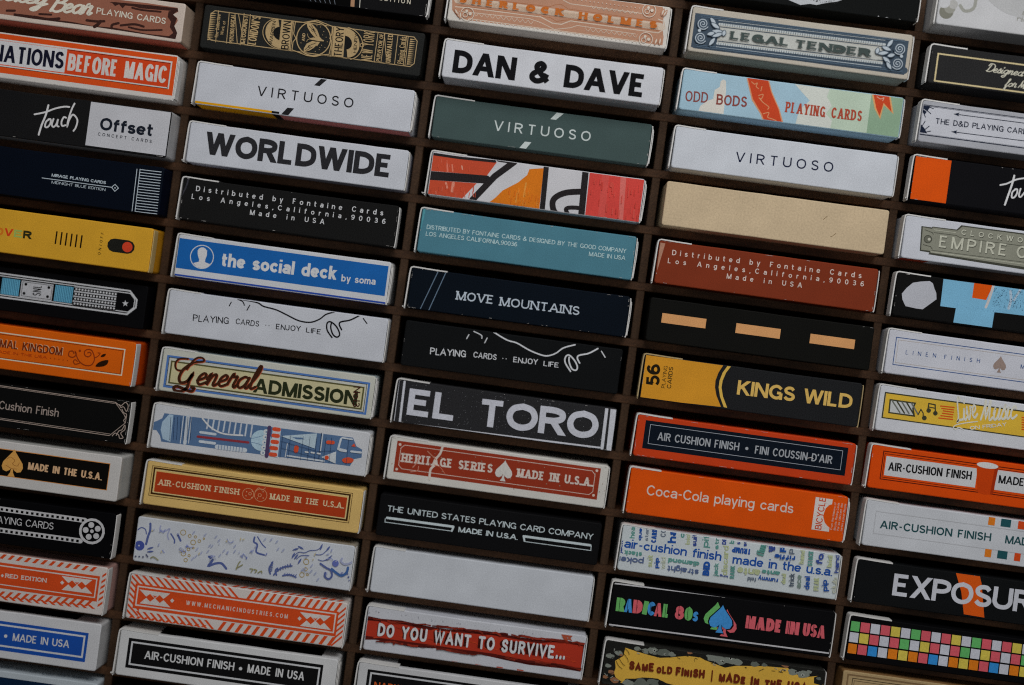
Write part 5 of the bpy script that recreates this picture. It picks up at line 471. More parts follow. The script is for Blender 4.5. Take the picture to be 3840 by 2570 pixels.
{'x': -141.72,'z': -103.04,'w': 83.41,'h': 17.16,'p': 9,'base': (0.74,0.781,0.846),'label': 'White card box scattered with blue leaves,grey petals and small gold rings','el': [('C',25,100,(1.93,6.08,1.9,1.9)),('C',25,101,(1.71,6.05,0.3,0.3)),('L',25,102,0.86,[(4.9,14.94),(5.16,12.35),(4.68,10.1),(4.48,8.32),(4.31,6.98)],1),('L',25,102,0.43,[(0.47,11.92),(1.65,12.96),(3.25,12.52),(3.91,10.87)],1),('L',25,103,0.56,[(8.9,14.62),(8.91,12.87),(10.89,12.93),(12.49,14.02),(11.95,11.54),(12.62,9.89)],1),('L',25,102,0.56,[(13.19,12.15),(14.77,10.18),(14.95,8.9)],1),('L',25,102,0.78,[(15.8,12.3),(17.2,10.08)],1),('L',25,102,0.91,[(28.8,5.57),(30.26,4.46),(29.05,2.11),(31.52,3.32),(33.88,3.65),(35.87,1.96)],1),('L',25,102,0.69,[(45.02,15.26),(44.96,13.5),(46.39,12.61),(46.43,9.77),(49.5,9.1)],1),('L',25,102,0.43,[(46.07,15.62),(48.17,13.07),(49.64,11.96)],1),('O',25,104,(17.77,13.31,0.99,0.259)),('O',25,104,(20.41,12.37,0.56,0.259)),('O',25,104,(22.03,10.1,0.91,0.259)),('O',25,104,(22.61,12.32,0.43,0.259)),('O',25,104,(24.33,10.94,0.52,0.259)),('O',25,104,(20.67,7.24,0.52,0.259)),('O',25,104,(18.94,5.42,0.91,0.259)),('O',25,104,(21.2,4.95,0.43,0.259)),('O',25,104,(20.14,3.05,0.65,0.259)),('O',25,104,(25.93,12.08,0.3,0.259)),('O',25,104,(22.4,8.05,0.34,0.259)),('O',25,104,(65.76,8.74,0.99,0.259)),('O',25,104,(65.92,5.93,0.6,0.259)),('O',25,104,(64.8,3.59,0.86,0.259)),('O',25,104,(66.85,3.96,0.39,0.259)),('P',25,105,[(22.24,14.6),(21.49,13.93),(21.26,12.96),(22.01,13.62)],1),('P',25,105,[(26.67,14.34),(25.92,13.67),(25.69,12.69),(26.44,13.36)],1),('P',25,105,[(30.86,14.13),(30.11,13.47),(29.89,12.49),(30.64,13.16)],1),('P',25,105,[(32.21,12.92),(31.46,12.25),(31.24,11.28),(31.99,11.95)],1),('P',25,105,[(28.94,10.5),(28.19,9.83),(27.97,8.86),(28.72,9.52)],1),('P',25,105,[(29.84,10.4),(29.09,9.74),(28.86,8.76),(29.61,9.43)],1),('P',25,105,[(26.09,7.26),(25.34,6.59),(25.12,5.62),(25.87,6.29)],1),('P',25,105,[(28.59,8.26),(27.84,7.6),(27.61,6.62),(28.36,7.29)],1),('P',25,105,[(23.15,4.67),(22.4,4.0),(22.18,3.02),(22.93,3.69)],1),('P',25,105,[(24.24,5.69),(23.49,5.02),(23.27,4.05),(24.02,4.72)],1),('P',25,105,[(38.45,11.6),(37.7,10.93),(37.47,9.96),(38.22,10.62)],1),('P',25,105,[(34.59,9.32),(33.84,8.65),(33.61,7.67),(34.36,8.34)],1),('P',25,105,[(38.71,9.67),(37.96,9.0),(37.73,8.03),(38.48,8.69)],1),('P',25,105,[(33.32,7.39),(32.57,6.72),(32.34,5.75),(33.09,6.41)],1),('P',25,105,[(24.38,8.55),(23.63,7.89),(23.4,6.91),(24.15,7.58)],1),('P',25,105,[(35.97,8.85),(35.22,8.18),(34.99,7.21),(35.74,7.88)],1),('P',25,105,[(49.5,15.76),(48.75,15.09),(48.53,14.11),(49.28,14.78)],1),('P',25,105,[(51.88,16.0),(51.13,15.33),(50.9,14.36),(51.65,15.02)],1),('P',25,105,[(54.13,15.52),(53.39,14.86),(53.16,13.88),(53.91,14.55)],1),('P',25,105,[(54.94,12.8),(54.2,12.13),(53.97,11.16),(54.72,11.82)],1),('P',25,105,[(56.94,12.64),(56.19,11.97),(55.96,11.0),(56.71,11.66)],1),('P',25,105,[(68.47,8.34),(67.72,7.68),(67.5,6.7),(68.24,7.37)],1),('P',25,105,[(70.17,5.52),(69.42,4.86),(69.19,3.88),(69.94,4.55)],1),('P',25,105,[(68.55,6.17),(67.8,5.5),(67.57,4.53),(68.32,5.2)],1),('P',25,105,[(71.53,3.53),(70.79,2.86),(70.56,1.89),(71.31,2.55)],1),('P',25,102,[(62.3,13.45),(60.97,13.22),(59.94,12.35),(61.27,12.59)],1),('P',25,102,[(64.18,13.35),(63.09,14.14),(61.75,14.27),(62.84,13.49)],1),('P',25,102,[(62.38,11.26),(61.42,10.32),(61.05,9.03),(62.01,9.97)],1),('P',25,102,[(63.79,9.79),(62.92,8.76),(62.69,7.43),(63.55,8.46)],1),('P',25,102,[(74.0,15.94),(73.04,14.99),(72.67,13.7),(73.63,14.64)],1),('P',25,102,[(74.91,11.73),(73.66,11.24),(72.81,10.19),(74.07,10.68)],1),('P',25,102,[(70.98,16.37),(70.33,15.18),(70.37,13.84),(71.01,15.02)],1),('P',25,102,[(7.34,6.26),(6.01,6.02),(4.97,5.15),(6.3,5.39)],1),('P',25,102,[(7.6,4.73),(6.25,4.75),(5.06,4.11),(6.41,4.08)],1),('P',25,102,[(61.01,11.65),(60.25,10.54),(60.15,9.2),(60.91,10.31)],1),('L',25,102,0.259,[(60.93,10.47),(62.47,12.0),(64.65,12.08),(66.68,13.24),(69.23,13.81),(70.77,15.33)],1),('L',25,102,0.259,[(61.96,9.31),(63.5,10.83),(66.51,11.25)],1),('L',25,102,0.259,[(68.6,11.98),(71.18,12.33),(73.09,14.35)],1),('L',25,102,0.259,[(70.15,10.23),(72.36,10.1),(75.1,12.44)],1),('L',25,102,0.56,[(52.83,2.36),(52.11,4.44),(53.11,6.76)],1),('L',25,102,0.56,[(54.18,2.11),(55.45,4.03),(57.64,5.65),(60.59,6.49)],1),('L',25,102,0.56,[(57.65,2.37),(60.19,3.03),(62.68,2.42)],1),('L',25,102,0.56,[(55.25,2.26),(54.59,3.91),(55.33,4.89)],1),('L',25,102,0.34,[(55.69,3.85),(55.33,4.89)],0),('L',25,102,0.34,[(52.28,3.15),(53.31,3.65)],0),('L',25,102,0.259,[(57.85,2.49),(58.39,3.35)],0),('L',25,102,0.34,[(56.59,4.32),(56.23,5.36)],0),('L',25,102,0.34,[(52.36,3.86),(53.3,4.34)],0),('L',25,102,0.259,[(58.72,2.52),(59.26,3.38)],0),('L',25,102,0.34,[(57.49,4.8),(57.13,5.84)],0),('L',25,102,0.34,[(52.44,4.57),(53.3,5.04)],0),('L',25,102,0.259,[(59.59,2.56),(60.13,3.42)],0),('L',25,102,0.34,[(58.39,5.27),(58.03,6.31)],0),('L',25,102,0.34,[(52.52,5.28),(53.29,5.74)],0),('L',25,102,0.259,[(60.47,2.59),(61.01,3.45)],0),('L',25,102,0.34,[(59.29,5.75),(58.93,6.79)],0),('L',25,102,0.34,[(52.6,5.99),(53.28,6.44)],0),('L',25,102,0.259,[(61.34,2.62),(61.88,3.48)],0),('L',25,102,0.34,[(60.19,6.22),(59.83,7.26)],0),('L',25,102,0.34,[(52.68,6.7),(53.27,7.14)],0),('L',25,102,0.259,[(62.21,2.66),(62.75,3.52)],0),('C',25,106,(76.87,9.72,1.25,1.25)),('L',25,102,0.69,[(71.22,8.85),(73.57,7.64),(75.52,6.82),(76.15,4.73),(75.01,3.48),(73.5,4.27),(73.49,5.67)],1),('L',25,107,0.91,[(75.79,7.39),(77.94,6.07),(79.77,5.45),(81.47,6.78),(81.81,8.79)],1),('L',25,103,0.69,[(79.11,11.91),(78.83,10.78),(80.26,9.89),(81.95,10.34),(83.55,11.43)],1),('C',25,102,(81.96,6.41,0.3,0.3)),('C',25,102,(82.47,5.26,0.34,0.34)),('C',25,102,(82.94,4.02,0.3,0.3)),('L',25,108,0.39,[(39.77,2.29),(40.34,4.55),(40.87,5.5)],1),('L',25,108,0.39,[(39.72,2.72),(41.91,4.33)],1),('L',25,108,0.39,[(44.91,3.22),(46.01,3.16),(45.52,1.99)],1),('L',25,108,0.39,[(46.45,3.22),(47.58,2.94),(47.04,2.07)],1),('L',25,108,0.39,[(48.13,2.14),(49.33,2.96),(49.64,2.26)],1),('L',25,109,0.52,[(0.95,1.92),(1.18,1.91)],1),('L',25,109,0.52,[(2.35,2.03),(2.53,2.01)],1),('L',25,109,0.52,[(3.79,2.09),(4.01,2.08)],1),('L',25,109,0.43,[(4.97,3.13),(5.73,2.36)],1),('L',25,108,0.39,[(6.87,2.09),(7.89,2.66),(9.78,1.7)],1),('P',25,110,[(41.44,7.81),(40.9,7.84),(40.51,7.47),(41.05,7.43)],1),('L',25,111,0.216,[(40.97,7.41),(41.59,7.15),(41.61,8.51),(43.1,7.18)],1),('P',25,112,[(32.14,11.44),(31.82,11.05),(31.91,10.55),(32.24,10.95)],1),('P',25,110,[(9.42,8.11),(9.01,7.47),(9.02,6.7),(9.43,7.35)],1),('P',25,113,[(10.59,5.49),(10.35,4.97),(10.54,4.43),(10.79,4.95)],1),('L',25,111,0.216,[(11.26,5.67),(10.96,5.59),(11.48,4.9),(11.84,4.83)],1),('P',25,105,[(7.04,13.29),(6.47,12.98),(6.22,12.39),(6.79,12.69)],1),('P',25,114,[(50.65,10.11),(50.16,9.61),(50.05,8.91),(50.55,9.41)],1),('P',25,110,[(9.58,13.03),(9.0,12.77),(8.73,12.2),(9.3,12.46)],1),('L',25,111,0.216,[(9.37,13.25),(9.27,12.85),(10.45,12.31),(10.87,13.59)],1),('P',25,113,[(68.44,10.36),(68.06,10.04),(68.07,9.55),(68.46,9.87)],1),('P',25,113,[(6.31,12.89),(5.87,12.61),(5.79,12.09),(6.24,12.37)],1),('P',25,105,[(17.84,7.79),(17.29,7.42),(17.09,6.79),(17.64,7.16)],1),('L',25,105,0.216,[(17.46,7.5),(17.78,7.41),(19.09,6.96),(18.93,6.73)],1),('P',25,112,[(40.21,9.27),(39.83,8.85),(39.87,8.29),(40.24,8.71)],1),('P',25,110,[(74.97,15.18),(74.53,14.44),(74.52,13.58),(74.95,14.32)],1),('P',25,113,[(17.94,6.65),(17.53,6.35),(17.51,5.85),(17.92,6.15)],1),('L',25,111,0.216,[(18.58,6.36),(17.47,6.49),(19.5,5.97),(19.72,6.95)],1),('P',25,110,[(44.95,10.06),(44.68,9.54),(44.84,8.97),(45.11,9.5)],1),('P',25,110,[(74.21,13.02),(73.48,12.95),(72.91,12.49),(73.64,12.55)],1),('P',25,114,[(30.4,5.93),(29.66,5.69),(29.17,5.1),(29.9,5.33)],1),('L',25,111,0.216,[(29.72,6.25),(29.43,6.21),(31.04,6.06),(30.91,6.14)],1),('P',25,113,[(39.99,14.63),(39.68,13.96),(39.8,13.23),(40.11,13.9)],1),('P',25,114,[(80.34,6.73),(79.68,6.65),(79.22,6.19),(79.87,6.26)],1),('P',25,113,[(35.19,12.88),(34.62,12.62),(34.35,12.06),(34.92,12.32)],1),('L',25,111,0.216,[(34.78,13.23),(35.82,11.98),(36.57,12.1),(37.29,12.77)],1),('P',25,105,[(66.16,10.89),(65.42,10.68),(64.91,10.1),(65.65,10.31)],1),('P',25,113,[(25.28,6.82),(24.78,6.36),(24.66,5.68),(25.16,6.15)],1),('P',25,114,[(20.65,8.59),(19.93,8.5),(19.39,8.02),(20.11,8.11)],1),('L',25,111,0.216,[(19.75,7.98),(19.92,8.94),(20.94,8.12),(22.31,8.37)],1),('P',25,105,[(77.3,11.07),(76.86,10.71),(76.81,10.15),(77.24,10.51)],1),('P',25,113,[(41.45,14.29),(40.85,14.13),(40.5,13.61),(41.1,13.77)],1),('P',25,105,[(30.31,5.25),(29.54,4.81),(29.09,4.06),(29.85,4.5)],1),('L',25,105,0.216,[(29.98,5.02),(30.25,5.29),(31.56,5.18),(31.48,5.08)],1),('P',25,114,[(43.27,7.74),(42.92,7.17),(43.0,6.5),(43.35,7.08)],1),('P',25,113,[(68.9,12.79),(68.48,12.14),(68.48,11.37),(68.9,12.02)],1),('P',25,105,[(44.85,10.63),(44.2,10.03),(43.92,9.19),(44.56,9.8)],1),('L',25,111,0.216,[(44.17,9.52),(44.68,9.96),(45.31,10.35),(45.51,10.5)],1),('P',25,105,[(46.37,12.32),(45.78,12.04),(45.49,11.45),(46.08,11.73)],1),('P',25,110,[(35.8,8.56),(35.47,8.01),(35.57,7.37),(35.9,7.93)],1),('P',25,112,[(74.53,11.29),(73.94,11.29),(73.51,10.88),(74.1,10.88)],1),('L',25,111,0.216,[(73.89,10.88),(74.19,11.26),(74.99,11.4),(75.71,10.84)],1),('P',25,110,[(16.49,12.75),(15.97,12.63),(15.72,12.16),(16.24,12.29)],1),('P',25,110,[(74.16,6.19),(73.83,5.37),(73.93,4.49),(74.26,5.31)],1),('P',25,110,[(65.43,5.9),(64.65,5.64),(64.11,5.02),(64.89,5.28)],1),('L',25,105,0.216,[(64.77,6.18),(65.84,6.09),(65.52,5.08),(67.41,5.07)],1)],'fr': 1,'side': (0.464,0.419,0.338)},
{'x': -141.58,'z': -124.92,'w': 83.4,'h': 17.28,'p': 9,'base': (0.846,0.77,0.73),'label': 'White card box edged in red slanting stripes with tiny spaced capitals between two diamond emblems','el': [('M',9,45,[[(0.57,17.55),(1.72,17.56),(6.87,12.95),(5.72,12.94)],[(3.31,17.56),(4.47,17.56),(9.62,12.96),(8.47,12.95)],[(6.06,17.57),(7.21,17.57),(12.37,12.96),(11.21,12.96)],[(8.81,17.57),(9.96,17.58),(15.11,12.97),(13.96,12.97)],[(11.55,17.58),(12.71,17.59),(17.86,12.98),(16.7,12.98)],[(14.3,17.59),(15.45,17.59),(20.6,12.99),(19.45,12.98)],[(17.04,17.6),(18.2,17.6),(23.35,12.99),(22.19,12.99)],[(19.79,17.6),(20.94,17.61),(26.09,13.0),(24.94,13.0)],[(22.53,17.61),(23.68,17.61),(28.83,13.01),(27.68,13.01)],[(25.28,17.62),(26.43,17.62),(31.57,13.02),(30.42,13.01)],[(28.02,17.63),(29.17,17.63),(34.32,13.02),(33.17,13.02)],[(30.76,17.63),(31.91,17.64),(37.06,13.03),(35.91,13.03)],[(33.5,17.64),(34.66,17.64),(39.8,13.04),(38.65,13.04)],[(36.25,17.65),(37.4,17.65),(42.54,13.05),(41.39,13.04)],[(47.27,18.02),(48.44,18.0),(44.83,11.36),(43.66,11.38)],[(50.05,17.98),(51.22,17.96),(47.61,11.32),(46.44,11.34)],[(52.83,17.94),(54.0,17.92),(50.39,11.28),(49.22,11.3)],[(55.61,17.89),(56.78,17.88),(53.17,11.24),(52.0,11.26)],[(58.39,17.85),(59.56,17.83),(55.95,11.2),(54.78,11.21)],[(61.17,17.81),(62.34,17.79),(58.73,11.15),(57.56,11.17)],[(63.95,17.77),(65.11,17.75),(61.51,11.11),(60.34,11.13)],[(66.73,17.72),(67.89,17.71),(64.29,11.07),(63.12,11.09)],[(69.5,17.68),(70.67,17.66),(67.07,11.03),(65.9,11.05)],[(72.28,17.64),(73.45,17.62),(69.84,10.99),(68.68,11.0)],[(75.06,17.6),(76.22,17.58),(72.62,10.94),(71.45,10.96)],[(77.83,17.55),(79.0,17.54),(75.4,10.9),(74.23,10.92)],[(80.61,17.51),(81.77,17.49),(78.17,10.86),(77.01,10.88)],[(3.62,3.18),(4.73,3.19),(10.14,-1.79),(9.03,-1.8)],[(6.26,3.2),(7.36,3.21),(12.77,-1.77),(11.67,-1.77)],[(8.89,3.23),(10.0,3.24),(15.41,-1.74),(14.3,-1.75)],[(11.53,3.25),(12.63,3.26),(18.04,-1.72),(16.94,-1.73)],[(14.16,3.27),(15.27,3.28),(20.67,-1.7),(19.57,-1.71)],[(16.79,3.29),(17.9,3.3),(23.31,-1.68),(22.2,-1.68)],[(19.43,3.31),(20.53,3.32),(25.94,-1.65),(24.83,-1.66)],[(22.06,3.34),(23.17,3.35),(28.57,-1.63),(27.47,-1.64)],[(24.69,3.36),(25.8,3.37),(31.2,-1.61),(30.1,-1.62)],[(27.32,3.38),(28.43,3.39),(33.83,-1.59),(32.73,-1.6)],[(29.96,3.4),(31.06,3.41),(36.46,-1.56),(35.36,-1.57)],[(2.13,1.22),(3.3,1.24),(2.4,0.29),(1.23,0.28)],[(4.92,1.26),(6.1,1.27),(5.2,0.32),(4.02,0.31)],[(7.72,1.29),(8.89,1.3),(7.99,0.36),(6.82,0.34)],[(10.51,1.32),(11.68,1.33),(10.78,0.39),(9.61,0.38)],[(13.3,1.35),(14.48,1.37),(13.58,0.42),(12.4,0.41)],[(16.1,1.38),(17.27,1.4),(16.37,0.45),(15.2,0.44)],[(18.89,1.42),(20.06,1.43),(19.16,0.49),(17.99,0.47)],[(21.68,1.45),(22.85,1.46),(21.95,0.52),(20.78,0.5)],[(24.47,1.48),(25.64,1.5),(24.74,0.55),(23.57,0.54)],[(27.26,1.51),(28.43,1.53),(27.53,0.58),(26.36,0.57)],[(30.05,1.55),(31.22,1.56),(30.32,0.62),(29.15,0.6)],[(37.37,3.74),(38.73,3.74),(34.94,-3.13),(33.58,-3.13)],[(40.61,3.74),(41.97,3.74),(38.18,-3.13),(36.82,-3.13)],[(43.84,3.74),(45.2,3.74),(41.42,-3.13),(40.06,-3.13)],[(47.08,3.74),(48.44,3.74),(44.65,-3.13),(43.3,-3.13)],[(50.32,3.74),(51.67,3.74),(47.89,-3.13),(46.53,-3.13)],[(53.55,3.74),(54.91,3.74),(51.13,-3.13),(49.77,-3.13)],[(56.78,3.74),(58.14,3.74),(54.36,-3.13),(53.0,-3.13)],[(60.02,3.74),(61.37,3.74),(57.59,-3.13),(56.24,-3.13)],[(63.25,3.74),(64.61,3.74),(60.83,-3.13),(59.47,-3.13)],[(66.48,3.74),(67.84,3.74),(64.06,-3.13),(62.7,-3.13)],[(69.71,3.74),(71.07,3.74),(67.29,-3.13),(65.93,-3.13)],[(72.94,3.74),(74.3,3.74),(70.52,-3.12),(69.16,-3.12)],[(76.17,3.74),(77.53,3.74),(73.75,-3.12),(72.39,-3.12)],[(79.4,3.74),(80.76,3.74),(76.98,-3.12),(75.62,-3.12)],[(0.48,16.53),(0.43,15.66),(5.33,11.43),(5.38,12.3)],[(0.36,14.45),(0.31,13.58),(5.21,9.35),(5.26,10.22)],[(0.23,12.37),(0.18,11.5),(5.08,7.26),(5.13,8.14)],[(0.11,10.29),(0.06,9.42),(4.96,5.18),(5.01,6.06)],[(-0.02,8.21),(-0.07,7.34),(4.83,3.1),(4.88,3.98)],[(-0.14,6.13),(-0.19,5.25),(4.71,1.02),(4.76,1.9)],[(-0.27,4.05),(-0.32,3.17),(4.58,-1.06),(4.63,-0.19)],[(82.96,15.79),(82.96,14.88),(79.03,10.65),(79.03,11.57)],[(82.96,13.61),(82.96,12.69),(79.03,8.47),(79.03,9.38)],[(82.97,11.43),(82.97,10.51),(79.04,6.28),(79.04,7.2)],[(82.97,9.25),(82.97,8.33),(79.05,4.1),(79.04,5.02)],[(82.98,7.06),(82.98,6.15),(79.05,1.92),(79.05,2.84)],[(82.98,4.88),(82.99,3.97),(79.06,-0.26),(79.05,0.65)]]),('R',3,45,(2.3,4.13,80.49,13.56)),('F',4,46,(3.14,5.17,79.67,12.84,0.52,0)),('T',2,115,'WWW.MECHANICINDUSTRIES.COM','sans',(22.38,8.12,61.44,8.25,1.64),{'asp': 0.72,'bold': 0.015}),('P',16,46,[(4.03,11.48),(15.89,11.54),(13.39,8.95),(16.61,6.3),(4.75,6.24),(7.24,8.92)],0),('P',16,45,[(6.72,8.87),(8.27,10.38),(10.19,8.89),(8.68,7.38)],0),('P',16,45,[(10.45,8.89),(11.96,10.4),(13.92,8.91),(12.37,7.4)],0),('P',16,45,[(9.28,10.04),(10.2,9.79),(11.04,10.05),(10.31,8.97)],0),('P',16,46,[(16.92,9.81),(17.76,9.1),(17.06,8.12),(16.2,8.92)],0),('P',16,46,[(65.82,11.44),(77.63,11.5),(75.14,8.92),(78.35,6.28),(66.54,6.21),(69.02,8.89)],0),('P',16,45,[(68.5,8.84),(70.04,10.35),(71.95,8.86),(70.45,7.35)],0),('P',16,45,[(72.22,8.86),(73.72,10.37),(75.67,8.88),(74.13,7.37)],0),('P',16,45,[(71.05,10.01),(71.96,9.76),(72.8,10.02),(72.07,8.95)],0),('P',16,46,[(65.92,9.79),(66.8,9.08),(66.05,8.15),(65.25,8.91)],0)],'fl': 1.0,'fr': 1,'wear': 3,'topstripe': 1},
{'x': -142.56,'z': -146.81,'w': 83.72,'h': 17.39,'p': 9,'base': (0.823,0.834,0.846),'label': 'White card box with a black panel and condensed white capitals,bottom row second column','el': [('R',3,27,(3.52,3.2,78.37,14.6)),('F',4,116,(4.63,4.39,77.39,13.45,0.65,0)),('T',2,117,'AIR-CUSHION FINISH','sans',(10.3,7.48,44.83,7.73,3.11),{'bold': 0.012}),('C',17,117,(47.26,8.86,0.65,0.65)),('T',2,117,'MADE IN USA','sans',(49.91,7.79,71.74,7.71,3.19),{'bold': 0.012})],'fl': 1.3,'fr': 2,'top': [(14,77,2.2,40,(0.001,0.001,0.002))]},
{'x': -143.48,'z': -168.69,'w': 86.24,'h': 16.82,'p': 4,'base': (0.006,0.006,0.008),'label': 'Very dark blue box barely showing under the bottom row,left of centre','el': []},
